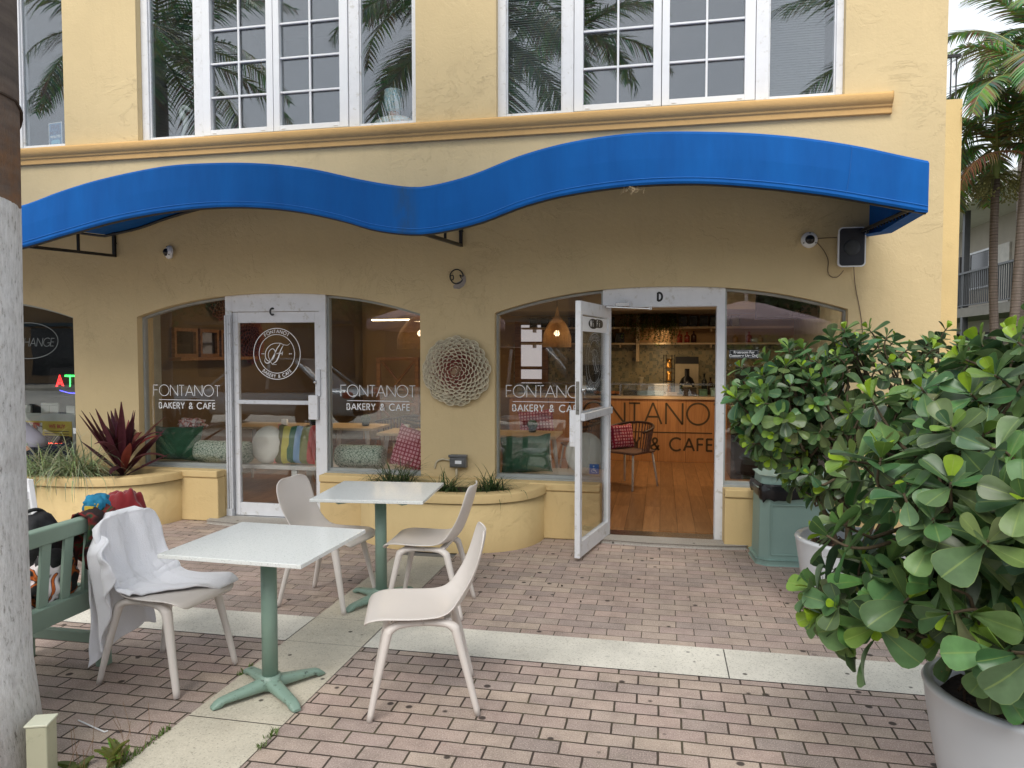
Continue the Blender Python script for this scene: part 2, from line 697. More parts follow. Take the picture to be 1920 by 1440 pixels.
def canvas():
    m, nt, b = newmat('awning_blue_canvas')
    v = coords(nt)
    c = ramp(nt, noise_t(nt, coords(nt, (2.5, 1, .5)), 2.2, 5, .6), [(.3, S(0, 82, 158)), (.7, S(3, 95, 176))])
    # weathering: faint run marks and one dark stain in the dip over the pier
    c = mixc(nt, ramp(nt, noise_t(nt, coords(nt, (9, 1, .8)), 2.5, 6, .7), [(.58, 0.), (.8, .28)]), c, S(30, 84, 140))
    sx = _n(nt, 'ShaderNodeSeparateXYZ')
    nt.links.new(v, sx.inputs[0])
    d = _n(nt, 'ShaderNodeMath', _operation='ADD')
    nt.links.new(sx.outputs[0], d.inputs[0])
    d.inputs[1].default_value = 1.86
    a = _n(nt, 'ShaderNodeMath', _operation='ABSOLUTE')
    nt.links.new(d.outputs[0], a.inputs[0])
    s = mixc(nt, 1., ramp(nt, a.outputs[0], [(.02, .8), (.12, 0.)]), ramp(nt, noise_t(nt, coords(nt, (4, 1, 1)), 4, 5, .7), [(.35, .1), (.6, .8)]), 'MULTIPLY')
    c = mixc(nt, s, c, S(46, 74, 96))
    nt.links.new(c, b.inputs['Base Color'])
    b.inputs['Roughness'].default_value = .75
    b.inputs['Specular IOR Level'].default_value = .25
    n1 = bump(nt, b, noise_t(nt, v, 260, 3), .2, .004)
    bump(nt, b, noise_t(nt, coords(nt, (1.4, 1, .35)), 2.6, 3), .5, .05, n1)
    return m


M['awning'] = canvas()
M['awning_in'] = mat('awning_dark_lining', S(14, 60, 110), .85, var=.1)
M['black'] = mat('black_metal', (.012, .012, .013), .45, var=.2)
M['matte_black'] = mat('matte_black', (.01, .01, .012), .8, var=.2)
M['brick'] = brickmat('paver_front', .0052, .8)
M['brick2'] = brickmat('paver_rear', .003, .45)
M['conc'] = concmat('concrete_strip', S(216, 212, 200))
M['conc2'] = concmat('concrete_slab', S(200, 193, 176))
M['cement'] = concmat('doorstep_cement', S(170, 165, 158))
M['asphalt'] = mat('asphalt', S(112, 110, 108), .9, var=.2, vs=3, bmp=.3, bs=90)
M['shell'] = mat('chair_plastic', S(216, 209, 203), .4, var=.03, vs=3)
M['green'] = mat('sage_paint', S(128, 154, 141), .42, var=.07, vs=5, bmp=.08, bs=25)
M['green_worn'] = mat('sage_paint_worn', S(128, 154, 141), .45, var=.06, vs=5, dirt=S(30, 32, 30), dscale=28)
M['bench'] = mat('bench_sage_paint', S(134, 156, 141), .5, var=.08, vs=4, bmp=.15, bs=20)
M['rope'] = mat('rope', S(60, 48, 40), .9, var=.2, bmp=.5, bs=80)
M['pot'] = mat('pot_glaze', S(196, 201, 206), .28, var=.03, vs=2, coat=.25)
M['soil'] = mat('soil', S(52, 40, 32), .95, var=.4, vs=30, bmp=.9, bs=50)
M['bark'] = mat('twig_bark', S(84, 72, 54), .85, var=.3, vs=20, bmp=.6, bs=60)
M['leaf'] = leafmat('clusia_leaf')
M['grass'] = leafmat('grass_blade', False, .5)
M['palm'] = leafmat('palm_leaf', False, .45)
M['bin'] = mat('bin_paint', S(138, 166, 158), .5, var=.06, vs=3, bmp=.1, bs=40)
M['bag'] = mat('bin_liner', (.008, .009, .012), .3, var=.2, bmp=.6, bs=12)
M['grey'] = mat('grey_metal', S(130, 130, 130), .4, metal=.5, var=.15)
M['steel'] = mat('steel', S(190, 190, 190), .25, metal=1, var=.05)
M['led'] = emis('warm_strip_light', (1, .75, .42), 9)
M['bulb'] = emis('warm_bulb', (1, .68, .35), 16)
M['ink'] = mat('black_lettering', (.01, .01, .012), .5, var=.05)
M['vinyl'] = mat('white_vinyl', S(236, 238, 240), .5, var=.01)
M['vinyl_thin'] = mat('grey_vinyl', S(150, 156, 160), .5, var=.01)


def terrazzo():
    m, nt, b = newmat('white_quartz_top')
    v = coords(nt)
    vo = _n(nt, 'ShaderNodeTexVoronoi')
    vo.inputs['Scale'].default_value = 300
    nt.links.new(v, vo.inputs['Vector'])
    c = ramp(nt, vo.outputs['Color'], [(.12, S(190, 196, 194)), (.2, S(224, 228, 226)), (.8, S(228, 231, 230)), (.95, S(200, 206, 202))])
    nt.links.new(c, b.inputs['Base Color'])
    b.inputs['Roughness'].default_value = .13
    return m


M['quartz'] = terrazzo()
M['trunk_white'] = None


# ------------------------------------------------------------------ stroke lettering
def arc(cx, cy, rx, ry, a0, a1, n=20):
    return [(cx + rx * math.cos(R(lerp(a0, a1, i / n))), cy + ry * math.sin(R(lerp(a0, a1, i / n)))) for i in range(n + 1)]


GL = {
    'F': (.46, [[(0, 0), (0, 1)], [(0, .97), (.46, .97)], [(0, .53), (.42, .53)]]),
    'O': (1.0, [arc(.5, .5, .5, .5, 0, 360, 40)]),
    'N': (.76, [[(0, 0), (0, 1)], [(0, 1), (.76, 0)], [(.76, 0), (.76, 1)]]),
    'T': (.52, [[(0, .97), (.52, .97)], [(.26, 1), (.26, 0)]]),
    'A': (.8, [[(0, 0), (.4, 1)], [(.4, 1), (.8, 0)], [(.15, .34), (.65, .34)]]),
    'B': (.5, [[(0, 0), (0, 1)], [(0, .96), (.2, .96)] + arc(.22, .75, .22, .21, 90, -90) + [(0, .54)],
               [(0, .54), (.22, .54)] + arc(.23, .29, .27, .25, 90, -90) + [(0, .04)]]),
    'K': (.56, [[(0, 0), (0, 1)], [(.02, .42), (.5, 1)], [(.17, .58), (.56, 0)]]),
    'E': (.44, [[(0, 0), (0, 1)], [(0, .96), (.44, .96)], [(0, .52), (.42, .52)], [(0, .04), (.44, .04)]]),
    'R': (.5, [[(0, 0), (0, 1)], [(0, .96), (.2, .96)] + arc(.22, .72, .23, .24, 90, -90) + [(0, .48)], [(.2, .48), (.5, 0)]]),
    'Y': (.62, [[(0, 1), (.31, .48)], [(.62, 1), (.31, .48)], [(.31, .5), (.31, 0)]]),
    'C': (.82, [arc(.5, .5, .5, .5, 48, 312, 30)]),
    '&': (.66, [[(.66, 0), (.2, .62)] + arc(.33, .78, .17, .18, 205, -25, 14) + [(.42, .58), (.12, .36)] + arc(.24, .23, .2, .21, 145, 300, 12) + [(.5, .14), (.64, .4)]]),
    'X': (.6, [[(0, 0), (.6, 1)], [(0, 1), (.6, 0)]]),
    'H': (.66, [[(0, 0), (0, 1)], [(.66, 0), (.66, 1)], [(0, .52), (.66, .52)]]),
    'G': (.86, [arc(.5, .5, .5, .5, 48, 350, 30) + [(.56, .42)]]),
    'M': (.84, [[(0, 0), (0.06, 1)], [(.06, 1), (.42, .1)], [(.42, .1), (.78, 1)], [(.78, 1), (.84, 0)]]),
    'D': (.66, [[(0, 0), (0, 1)], [(0, .96), (.2, .96)] + arc(.2, .5, .44, .46, 90, -90) + [(0, .04)]]),
    'W': (1.0, [[(0, 1), (.25, 0)], [(.25, 0), (.5, 1)], [(.5, 1), (.75, 0)], [(.75, 0), (1, 1)]]),
    'i': (.1, [[(.05, 0), (.05, .66)], [(.05, .86), (.05, 1)]]),
    'p': (.5, [[(0, -.35), (.06, .62)], arc(.27, .32, .23, .3, 160, -160, 16)]),
    'e': (.5, [[(.04, .3), (.46, .36)] + arc(.25, .32, .22, .3, 20, 320, 16)]),
    'n': (.5, [[(.02, 0), (.06, .62)], [(.04, .4)] + arc(.26, .4, .19, .22, 150, 0, 10) + [(.46, 0)]]),
    ' ': (.34, []),
}


def text_lines(txt, h, gap, u0=0, v0=0, slant=0):
    out = []
    u = u0
    for ch in txt:
        w, st = GL[ch]
        for p in st:
            out.append([(u + (x + slant * y) * h, v0 + y * h) for x, y in p])
        u += (w + gap) * h
    return out, u - gap * h


def fit_text(txt, h, width, u0, v0, slant=0):
    base = sum(GL[c][0] for c in txt) * h
    gap = (width - base) / (len(txt) - 1) / h
    return text_lines(txt, h, gap, u0, v0, slant)[0]


def ribbon(mb, line, w, mp, cap=.0):
    """flat stroke along a 2-D line; w may be a list"""
    n = len(line)
    closed = n > 3 and math.dist(line[0], line[-1]) < 1e-6
    ws = w if isinstance(w, list) else [w] * n
    L, Rr = [], []
    for i in range(n):
        a = line[i - 1] if i > 0 else (line[-2] if closed else None)
        b = line[i + 1] if i < n - 1 else (line[1] if closed else None)
        p = line[i]

        def nrm(q0, q1):
            dx, dy = q1[0] - q0[0], q1[1] - q0[1]
            l = math.hypot(dx, dy) or 1e-9
            return (-dy / l, dx / l)
        if a is None:
            m = nrm(p, b)
            k = 1
        elif b is None:
            m = nrm(a, p)
            k = 1
        else:
            n1, n2 = nrm(a, p), nrm(p, b)
            m = (n1[0] + n2[0], n1[1] + n2[1])
            l = math.hypot(*m) or 1e-9
            m = (m[0] / l, m[1] / l)
            k = 1 / max(.35, m[0] * n1[0] + m[1] * n1[1])
        hw = ws[i] / 2 * k
        L.append((p[0] + m[0] * hw, p[1] + m[1] * hw))
        Rr.append((p[0] - m[0] * hw, p[1] - m[1] * hw))
    vs = [mp(*q) for q in L] + [mp(*q) for q in Rr]
    mb.add(vs, [(i, n + i, n + i + 1, i + 1) for i in range(n - 1)])


def cat_rom(pts, k=8):
    out = []
    n = len(pts)
    for i in range(n - 1):
        p0, p1, p2, p3 = pts[max(0, i - 1)], pts[i], pts[i + 1], pts[min(n - 1, i + 2)]
        for j in range(k):
            t = j / k
            out.append(tuple(.5 * (2 * b + (c - a) * t + (2 * a - 5 * b + 4 * c - d) * t * t + (3 * b - a - 3 * c + d) * t ** 3)
                             for a, b, c, d in zip(p0, p1, p2, p3)))
    out.append(tuple(pts[-1]))
    return out


def wall_map(y, ox=0., oz=0.):
    return lambda u, v: (ox + u, y, oz + v)


def shop_sign(mb, x0, zb, width, mp=None, hh=.112, thin=.0062, bold=.0098):
    """thin FONTANOT over a rule over BAKERY & CAFE; zb = baseline of the big word"""
    s = width / .76
    mp = mp or wall_map(6.584)
    layer = 0
    for l in fit_text('FONTANOT', hh * s, width, x0, zb):
        ribbon(mb, l, thin * s, lambda u, v, k=layer: tuple(a + b for a, b in zip(mp(u, v), (0, 0, 0))))
        layer += 1
    ribbon(mb, [(x0 + .062 * s, zb - .041 * s), (x0 + .70 * s, zb - .041 * s)], .0055 * s, mp)
    for l in fit_text('BAKERY & CAFE', .062 * s, .64 * s, x0 + .062 * s, zb - .13 * s):
        ribbon(mb, l, bold * s, mp)


def logo(mb, cx, cz, r, mp, k=1.0):
    def ring(rad, w):
        ribbon(mb, [(cx + rad * math.cos(2 * PI * i / 72), cz + rad * math.sin(2 * PI * i / 72)) for i in range(73)], w * k, mp)
    ring(r, r * .03)
    ring(r * .76, r * .025)
    h = r * .125
    ls, end = text_lines('FONTANOT', h, .32)
    for l in ls:
        q = []
        for a, b in zip(l, l[1:]):
            q += [(lerp(a[0], b[0], t / 3), lerp(a[1], b[1], t / 3)) for t in range(3)]
        q.append(l[-1])
        rr = r * .82
        ribbon(mb, [(cx + (rr + v) * math.sin((u - end / 2) / rr), cz + (rr + v) * math.cos((u - end / 2) / rr)) for u, v in q], r * .024 * k, mp)
    ls, end = text_lines('BAKERY & CAFE', h, .32)
    for l in ls:
        q = []
        for a, b in zip(l, l[1:]):
            q += [(lerp(a[0], b[0], t / 3), lerp(a[1], b[1], t / 3)) for t in range(3)]
        q.append(l[-1])
        rr = r * .94
        ribbon(mb, [(cx + (rr - v) * math.sin((u - end / 2) / rr), cz - (rr - v) * math.cos((u - end / 2) / rr)) for u, v in q], r * .024 * k, mp)
    # looping script capital
    def st(pts, w):
        q = cat_rom(pts, 7)
        n = len(q)
        ribbon(mb, [(cx + a * r, cz + b * r) for a, b in q], [r * k * (.012 + w * math.sin(PI * clamp(i / (n - 1)))) for i in range(n)], mp)
    st([(-.5, -.18), (-.52, -.3), (-.42, -.37), (-.28, -.3), (-.12, -.05), (.02, .22), (.12, .34), (.14, .42)], .035)
    st([(-.02, -.42), (-.16, -.42), (-.24, -.36), (-.36, -.1), (-.34, .08), (-.2, .2), (-.08, .12), (-.1, -.08), (-.26, -.28), (-.42, -.25), (-.5, -.05), (-.42, .2), (-.2, .38), (.1, .42), (.3, .36), (.46, .34), (.58, .42)], .018)
    st([(.3, .36), (.18, .16), (.06, -.14), (-.04, -.3), (-.2, -.4)], .04)
    st([(-.02, .0), (.1, .03), (.2, .02), (.26, .1)], .02)
    st([(.26, .12), (.22, -.06)], .02)
    for sx in (-.66, .52):
        for j in range(2):
            ribbon(mb, [(cx + (sx + j * .07) * r, cz), (cx + (sx + .05 + j * .07) * r, cz)], r * .03, mp)


def font_mesh(name, txt, size, mat_, parent, loc, rot=(PI / 2, 0, 0), bold=0., align='CENTER', space=1.0):
    cu = bpy.data.curves.new(name, 'FONT')
    cu.body = txt
    cu.size = size
    cu.offset = bold
    cu.align_x = align
    cu.space_line = space
    to = bpy.data.objects.new(name + '_tmp', cu)
    COL.objects.link(to)
    bpy.context.view_layer.update()
    dg = bpy.context.evaluated_depsgraph_get()
    me = bpy.data.meshes.new_from_object(to.evaluated_get(dg))
    bpy.data.objects.remove(to)
    me.name = name
    me.materials.clear()
    me.materials.append(mat_)
    o = bpy.data.objects.new(name, me)
    COL.objects.link(o)
    o.parent = parent
    o.location = loc
    o.rotation_euler = rot
    return o


# ------------------------------------------------------------------ ground
YF, YG = 6.5, 6.6           # outer wall face, glazing plane
XS0, XS1, YS0, YS1 = -2.10, -1.635, 3.79, 4.165


def sheet(name, rects, z, m, zb=None):
    mb = MB()
    for x0, y0, x1, y1 in rects:
        mb.add([(x0, y0, z), (x1, y0, z), (x1, y1, z), (x0, y1, z)], [(0, 1, 2, 3)])
    o = mb.build(name, m)
    tag(o, kind='structure')
    return o


sheet('ground', [(-150, -150, 150, 150)], -.012, M['asphalt'])
sheet('pavement', [(-14, .2, XS0, YS0), (XS1, .2, 14, YS0)], 0, M['brick'])
sheet('patio', [(-14, YS1, XS0, 6.9), (XS1, YS1, 2.6, 6.9), (2.6, YS1, 14, 14)], 0, M['brick2'])
rects = [(XS0, .2, XS1, 2.9), (XS0, 2.906, XS1, YS0 - .003), (XS0, YS0, XS1, YS1 - .003), (XS0, YS1, XS1, 5.6)]
o = sheet('path', [(a, b, c, d) for a, b, c, d in rects], .004, M['conc2'])
o = sheet('crosswise_path', [(-14, YS0, XS0 - .006, YS1), (XS1 + .006, YS0, .35, YS1), (.356, YS0, 3.0, YS1), (3.006, YS0, 14, YS1)], .004, M['conc'])
mb = MB()
mb.box(-40, -.02, -.16, 40, .2, .0)
mb.add([(-40, -14, -.005), (40, -14, -.005), (40, -.02, -.005), (-40, -.02, -.005)], [(0, 1, 2, 3)])
o = mb.build('kerb', M['conc'])
tag(o, kind='structure')
mb = MB()
mb.box(-40, -16.5, -.01, 40, -14, .12)
tag(mb.build('far_sidewalk', M['conc2']), kind='structure')


# ------------------------------------------------------------------ cafe building
ARCH = [(-7.45, .52), (-3.7, .53), (.01, .52)]      # centre, half width of the door frame
ARW = 1.5
SILL = .52


def arch_z(x, c):
    u = (x - c) / ARW
    return 2.015 + .215 * (1 - abs(u) ** 2.3)


building = thing('cafe_building', 'yellow stucco corner building with arched shopfronts and white upstairs windows', 'building')


def wall_slab(mb, x0, x1, ztop, y0, y1, ops, step=.06):
    """solid wall x0..x1, openings (xa, xb, zlo, zhi function)"""
    xs = {x0, x1}
    for a, b, lo, hi in ops:
        k = max(1, int((b - a) / step)) if callable(hi) else 1
        for i in range(k + 1):
            xs.add(round(a + (b - a) * i / k, 5))
    xs = sorted(x for x in xs if x0 <= x <= x1)

    def opened(xm):
        return sorted([o for o in ops if o[0] < xm < o[1]], key=lambda o: o[2])

    def hi(o, x):
        return o[3](x) if callable(o[3]) else o[3]
    prev = []
    for i in range(len(xs)):
        xa = xs[i]
        cur = opened((xa + xs[i + 1]) / 2) if i + 1 < len(xs) else []
        # jambs where the open interval starts or stops
        for A, B, fl in ((cur, prev, 1), (prev, cur, 0)):
            for o in A:
                z0, z1 = o[2], hi(o, xa)
                segs = [(z0, z1)]
                for q in B:
                    n = []
                    for s0, s1 in segs:
                        q0, q1 = q[2], hi(q, xa)
                        if q1 <= s0 or q0 >= s1:
                            n.append((s0, s1))
                            continue
                        if q0 > s0 + 1e-4:
                            n.append((s0, q0))
                        if q1 < s1 - 1e-4:
                            n.append((q1, s1))
                    segs = n
                for s0, s1 in segs:
                    if s1 - s0 > 1e-3:
                        vs = [(xa, y0, s0), (xa, y1, s0), (xa, y1, s1), (xa, y0, s1)]
                        mb.add(vs, [(0, 1, 2, 3) if fl else (3, 2, 1, 0)])
        prev = cur
        if i + 1 == len(xs):
            break
        xb = xs[i + 1]
        za, zb = 0., 0.
        for o in cur + [None]:
            ta, tb = (o[2], o[2]) if o else (ztop, ztop)
            if ta > za + 1e-4 or tb > zb + 1e-4:
                mb.add([(xa, y0, za), (xb, y0, zb), (xb, y0, tb), (xa, y0, ta)], [(0, 1, 2, 3)])
                mb.add([(xa, y1, za), (xb, y1, zb), (xb, y1, tb), (xa, y1, ta)], [(3, 2, 1, 0)])
            if o:
                if o[2] > 0:
                    mb.add([(xa, y0, o[2]), (xb, y0, o[2]), (xb, y1, o[2]), (xa, y1, o[2])], [(0, 1, 2, 3)])
                za, zb = hi(o, xa), hi(o, xb)
                mb.add([(xa, y0, za), (xb, y0, zb), (xb, y1, zb), (xa, y1, za)], [(3, 2, 1, 0)])


WX0, WX1, WTOP = -11.0, 2.21, 6.4
ops = []
for c, dh in ARCH:
    f = (lambda cc: (lambda x: arch_z(x, cc)))(c)
    ops += [(c - ARW, c - dh, SILL - .03, f), (c - dh, c + dh, 0, f), (c + dh, c + ARW, SILL - .03, f)]
UPW = [(-8.92, -5.99), (-5.14, -2.23), (-1.475, 1.45)]
UZ0, UZ1 = 3.76, 5.55
for a, b in UPW:
    ops.append((a, b, UZ0, UZ1))
mb = MB()
wall_slab(mb, WX0, WX1, WTOP, YF, YF + .24, ops)
mb.add([(WX1, YF, 0), (WX1, 11.5, 0), (WX1, 11.5, WTOP), (WX1, YF, WTOP)], [(0, 1, 2, 3)])
mb.add([(WX0, YF, 0), (WX0, 14, 0), (WX0, 14, WTOP), (WX0, YF, WTOP)], [(3, 2, 1, 0)])
mb.box(WX0 - .05, YF - .05, WTOP + .001, WX1 + .05, 14.4, WTOP + .25)
mb.build('facade_wall', M['wall'], building)
# rear wing that steps out behind the corner, with a roof railing
mb = MB()
mb.box(WX1 + .002, 11.5, 0, 4.12, 15.5, 5.22)
mb.build('rear_wing', M['wing'], building)
mb = MB()
for k in range(26):
    x = 2.3 + k * .07
    mb.bar((x, 11.56, 5.22), (x, 11.56, 5.82), .016, .016, up=(0, 1, 0))
mb.box(2.28, 11.54, 5.82, 4.1, 11.58, 5.86)
mb.build('roof_railing', M['black'], building)
# small square railing low on the side alley
mb = MB()
for x in (2.62, 2.75):
    mb.bar((x, 8.6, 1.35), (x, 8.6, 1.98), .03, .03, up=(0, 1, 0))
mb.box(2.5, 8.58, 1.95, 2.77, 8.62, 1.99)
mb.box(2.5, 8.58, 1.4, 2.77, 8.62, 1.43)
mb.box(2.22, 8.3, 1.2, 2.85, 9.4, 1.32)
mb.build('side_landing', M['wing'], building, bevel=.006)

# moulded ledge under the upstairs windows
mb = MB()
prof = [(YF + .0, 3.585), (YF - .035, 3.585), (YF - .035, 3.63), (YF - .05, 3.64), (YF - .05, 3.655), (YF - .07, 3.668), (YF - .085, 3.70), (YF - .08, 3.735), (YF - .05, 3.752), (YF + .0, 3.757)]
mb.prism(prof, lambda y, z: (WX0, y, z), lambda y, z: (1.80, y, z))
mb.build('window_ledge', M['ledge'], building, bevel=.006)

# low walls below the shop windows, with a cap
for c, dh in ARCH:
    for a, b in ((c - ARW - .0, c - dh - .005), (c + dh + .005, c + ARW + (.0 if c < 0 else -.78))):
        if c > -1 and b > 0:
            b = 2.19
        mb, mc = MB(), MB()
        mb.box(a - .35 if a < c - 1 else a, 6.37, 0, b + (.35 if (b > c + 1 and c < 0) else 0), YF - .001, .43)
        mc.box(a - .35 if a < c - 1 else a, 6.355, .431, b + (.35 if (b > c + 1 and c < 0) else 0), YF - .001, .50)
        lw_ = mb.build('low_wall', M['wall_low'], building, bevel=.012)
        mc.build('low_wall_cap', M['wall_low'], lw_, bevel=.012)


# ---- shop windows and doors
def glaze(parent, x0, x1, z0, zt0, zt1=None, y=YG, mt=None, n=1, fn=None):
    """thin pane x0..x1; top edge follows fn"""
    mb = MB()
    xs = [lerp(x0, x1, i / n) for i in range(n + 1)]
    tops = [fn(x) if fn else zt0 for x in xs]
    for dy in (0, .006):
        for i in range(n):
            q = [(xs[i], y + dy, z0), (xs[i + 1], y + dy, z0), (xs[i + 1], y + dy, tops[i + 1]), (xs[i], y + dy, tops[i])]
            mb.add(q, [(0, 1, 2, 3) if dy == 0 else (3, 2, 1, 0)])
    return mb.build('pane', mt or M['glass'], parent)


def shop_window(c, x0, x1, sign=None, n=12):
    t = .016
    fr = MB()
    fn = lambda x: arch_z(x, c) - .004
    fr.box(x0, YG - .02, SILL - .03, x1, YG + .04, SILL + .012)
    fr.box(x0, YG - .075, SILL - .034, x1, YG - .02, SILL - .012)
    for xa in (x0, x1 - t):
        za, zb = fn(xa), fn(xa + t)
        fr.prism([(xa, SILL + .012), (xa + t, SILL + .012), (xa + t, zb - .02), (xa, za - .02)],
                 lambda x, z: (x, YG - .02, z), lambda x, z: (x, YG + .04, z))
    xs = [lerp(x0, x1, i / n) for i in range(n + 1)]
    for a, b in zip(xs, xs[1:]):
        fr.prism([(a, fn(a) - .02), (b, fn(b) - .02), (b, fn(b)), (a, fn(a))], lambda x, z: (x, YG - .02, z), lambda x, z: (x, YG + .04, z))
    f = fr.build('shop_window', M['frame_grey'], building)
    glaze(f, x0 + t, x1 - t, SILL + .01, 0, fn=lambda x: fn(x) - .018, n=n)
    if sign is not None:
        mb = MB()
        shop_sign(mb, sign[0], sign[1], .755)
        mb.build('lettering', M['vinyl'], f)
    return f


wA1 = shop_window(-3.7, -5.2, -4.235, (-5.09, 1.215))
wA2 = shop_window(-3.7, -3.165, -2.2, (-3.035, 1.232))
wB1 = shop_window(.01, -1.49, -.515, (-1.40, 1.245))
wB3 = shop_window(.01, .535, 1.51, (.63, 1.245))
wL = shop_window(-7.45, -6.925, -5.955)
wL2 = shop_window(-7.45, -8.95, -7.98)

# sticker and notice on the glass
mb = MB()
mb.box(-.63, YG - .008, .555, -.545, YG - .006, .645)
sk = mb.build('wheelchair_sticker', mat('sticker_blue', S(52, 104, 176), .5, var=.02), wB1)
mb = MB()
mp = wall_map(YG - .0095)
ribbon(mb, [(-.592, .612), (-.591, .59), (-.575, .588), (-.568, .571), (-.56, .573)], .006, mp)
ribbon(mb, [(-.595 + .016 * math.cos(a), .583 + .016 * math.sin(a)) for a in [R(100 + 27 * i) for i in range(9)]], .004, mp)
ribbon(mb, [(-.592, .622), (-.592, .632)], .010, mp)
ribbon(mb, [(-.591, .603), (-.577, .601)], .005, mp)
mb.build('wheelchair_mark', M['vinyl'], sk)
mb = MB()
mb.box(.575, YG - .009, 1.603, .822, YG - .006, 1.68)
nt_ = mb.build('restroom_notice', mat('notice_black', (.012, .016, .02), .4, var=.02), wB3)
mb = MB()
for a, b, c_, d in ((.582, 1.610, .815, 1.6115), (.582, 1.6715, .815, 1.673), (.582, 1.610, .5835, 1.673), (.8135, 1.610, .815, 1.673)):
    mb.box(a, YG - .0105, b, c_, YG - .0095, d)
mb.build('notice_border', M['vinyl'], nt_)
font_mesh('notice_lettering', 'Restroom For\nCustomer Use Only', .030, M['vinyl'], nt_, (.6985, YG - .011, 1.648), bold=.0009, space=.95)

DTOP = 2.06      # underside of the transom


def door_frame(c, dh, letter):
    """fixed frame: jambs, arched white transom, threshold"""
    mb = MB()
    y0, y1 = YG - .06, YG + .06
    for xa, xb in ((c - dh, c - dh + .06), (c + dh - .06, c + dh)):
        mb.prism([(xa, .02), (xb, .02), (xb, arch_z(xb, c) - .004), (xa, arch_z(xa, c) - .004)], lambda x, z: (x, y0, z), lambda x, z: (x, y1, z))
    n = 10
    xs = [lerp(c - dh + .06, c + dh - .06, i / n) for i in range(n + 1)]
    pl = [(x, arch_z(x, c) - .004) for x in xs]
    poly = [(xs[0], DTOP), (xs[-1], DTOP)] + list(reversed(pl))
    mb.prism(poly, lambda x, z: (x, y0 + .004, z), lambda x, z: (x, y1, z))
    return mb.build('door_frame', M['white'], building, bevel=.004)


fC = door_frame(-3.7, .53, 'C')
fD = door_frame(.01, .52, 'D')
fE = door_frame(-7.45, .52, 'E')
for nm, c, dh in (('threshold', -3.7, .53), ('threshold', .01, .52), ('threshold', -7.45, .52)):
    mb = MB()
    mb.box(c - dh + .061, YG - .09, .001, c + dh - .061, YG + .1, .03)
    mb.build('threshold', M['steel'], building, bevel=.005)
# unit letters
mb = MB()
for l in text_lines('C', .062, .1, -3.745, 2.085 - .062)[0]:
    ribbon(mb, [(lerp(-3.745, a, .72), b) for a, b in l], .019, wall_map(YG - .062))
mb.build('unit_letter', M['ink'], fC)
mb = MB()
for l in text_lines('D', .075, .1, -.035, 2.105)[0]:
    ribbon(mb, [(lerp(-.035, a, .75), b) for a, b in l], .018, wall_map(YG - .0585))
mb.build('unit_letter', M['ink'], fD)


def door_leaf(w, h=2.0, flip=False):
    """glazed aluminium leaf; hinge edge at local x=0, extends +x, bottom z=0, outer face at -y"""
    root = bpy.data.objects.new('door', None)
    COL.objects.link(root)
    root.parent = building
    st, tr, br, T = .055, .105, .125, .045
    mb = MB()
    mb.box(0, -T / 2, 0, st, T / 2, h)
    mb.box(w - st, -T / 2, 0, w, T / 2, h)
    mb.box(st, -T / 2 + .002, h - tr, w - st, T / 2 - .002, h)
    mb.box(st, -T / 2 + .002, 0, w - st, T / 2 - .002, br)
    mb.build('leaf_frame', M['white'], root, bevel=.004)
    g = MB()
    for dy in (-.003, .003):
        g.add([(st, dy, br), (w - st, dy, br), (w - st, dy, h - tr), (st, dy, h - tr)], [(0, 1, 2, 3) if dy < 0 else (3, 2, 1, 0)])
    g.build('pane', M['glass'], root)
    return root


dC = door_leaf(.93, 2.02)
dC.location = (-4.165, YG - .02, .032)
for nm, (x0, x1, z0, z1, d) in dict(push_bar=(.055, .84, 1.115, 1.155, .035), lock_plate=(.825, .92, .975, 1.21, .05), latch_guard=(.905, .945, 1.20, 1.46, .035)).items():
    mb = MB()
    mb.box(x0, -.0225 - d, z0, x1, -.0235, z1)
    mb.build(nm, M['alu'] if nm != 'lock_plate' else M['white'], dC, bevel=.005)
mb = MB()
mb.lathe([(.0, -.05), (.016, -.05), (.018, -.024), (.0, -.024)], 14, (.885, 0, 1.335), axis=1)
mb.build('lock_cylinder', M['steel'], dC, smooth=True)
mb = MB()
logo(mb, .463, 1.61, .25, lambda u, v: (u, -.0048, v), .9)
mb.build('logo', M['vinyl'], dC)
# strip hinge post on the left of door C
mb = MB()
for x in (-4.228, -4.2, -4.178):
    mb.tube([(x + .008, YG - .085, .1), (x + .008, YG - .085, 2.02)], .011, 8)
mb.box(-4.232, YG - .1, .02, -4.168, YG - .062, .1)
mb.build('hinge_post', M['alu'], building, bevel=.003)

# open leaf D
ang = math.atan2(5.70 - 6.53, -.64 - (-.465))
dD = door_leaf(.86, 2.03)
dD.location = (-.462, 6.535, .03)
dD.rotation_euler = (0, 0, ang)
mb = MB()
mb.box(.055, -.05, 1.085, .80, -.0235, 1.145)
mb.box(.055, .0235, 1.09, .86, .06, 1.15)
mb.build('push_bar', M['alu'], dD, bevel=.006)
mb = MB()
mb.box(.8605, -.014, 1.14, .863, .014, 1.40)
mb.build('latch_plate', mat('worn_latch', S(150, 148, 142), .4, metal=.7, var=.3, dirt=S(50, 45, 40), dscale=60), dD)
mb = MB()
mb.box(.80, -.075, .88, .84, -.0235, 1.17)
mb.build('pull_handle', M['white'], dD, bevel=.006)
mb = MB()
mb.lathe([(.0, .0235), (.018, .0235), (.016, .045), (0, .047)], 12, (.83, 0, 1.33), axis=1)
mb.bar((.83, .05, 1.32), (.83, .05, 1.35), .01, .02)
mb.build('lock_cylinder', M['steel'], dD, smooth=True)
mb = MB()
logo(mb, .43, 1.55, .235, lambda u, v: (u, .0048, v), .8)
mb.build('logo', M['vinyl_thin'], dD)
mb = MB()
mb.box(.07, .0045, 1.795, .79, .006, 1.915)
stk = mb.build('wifi_sticker', M['vinyl'], dD)
mb = MB()
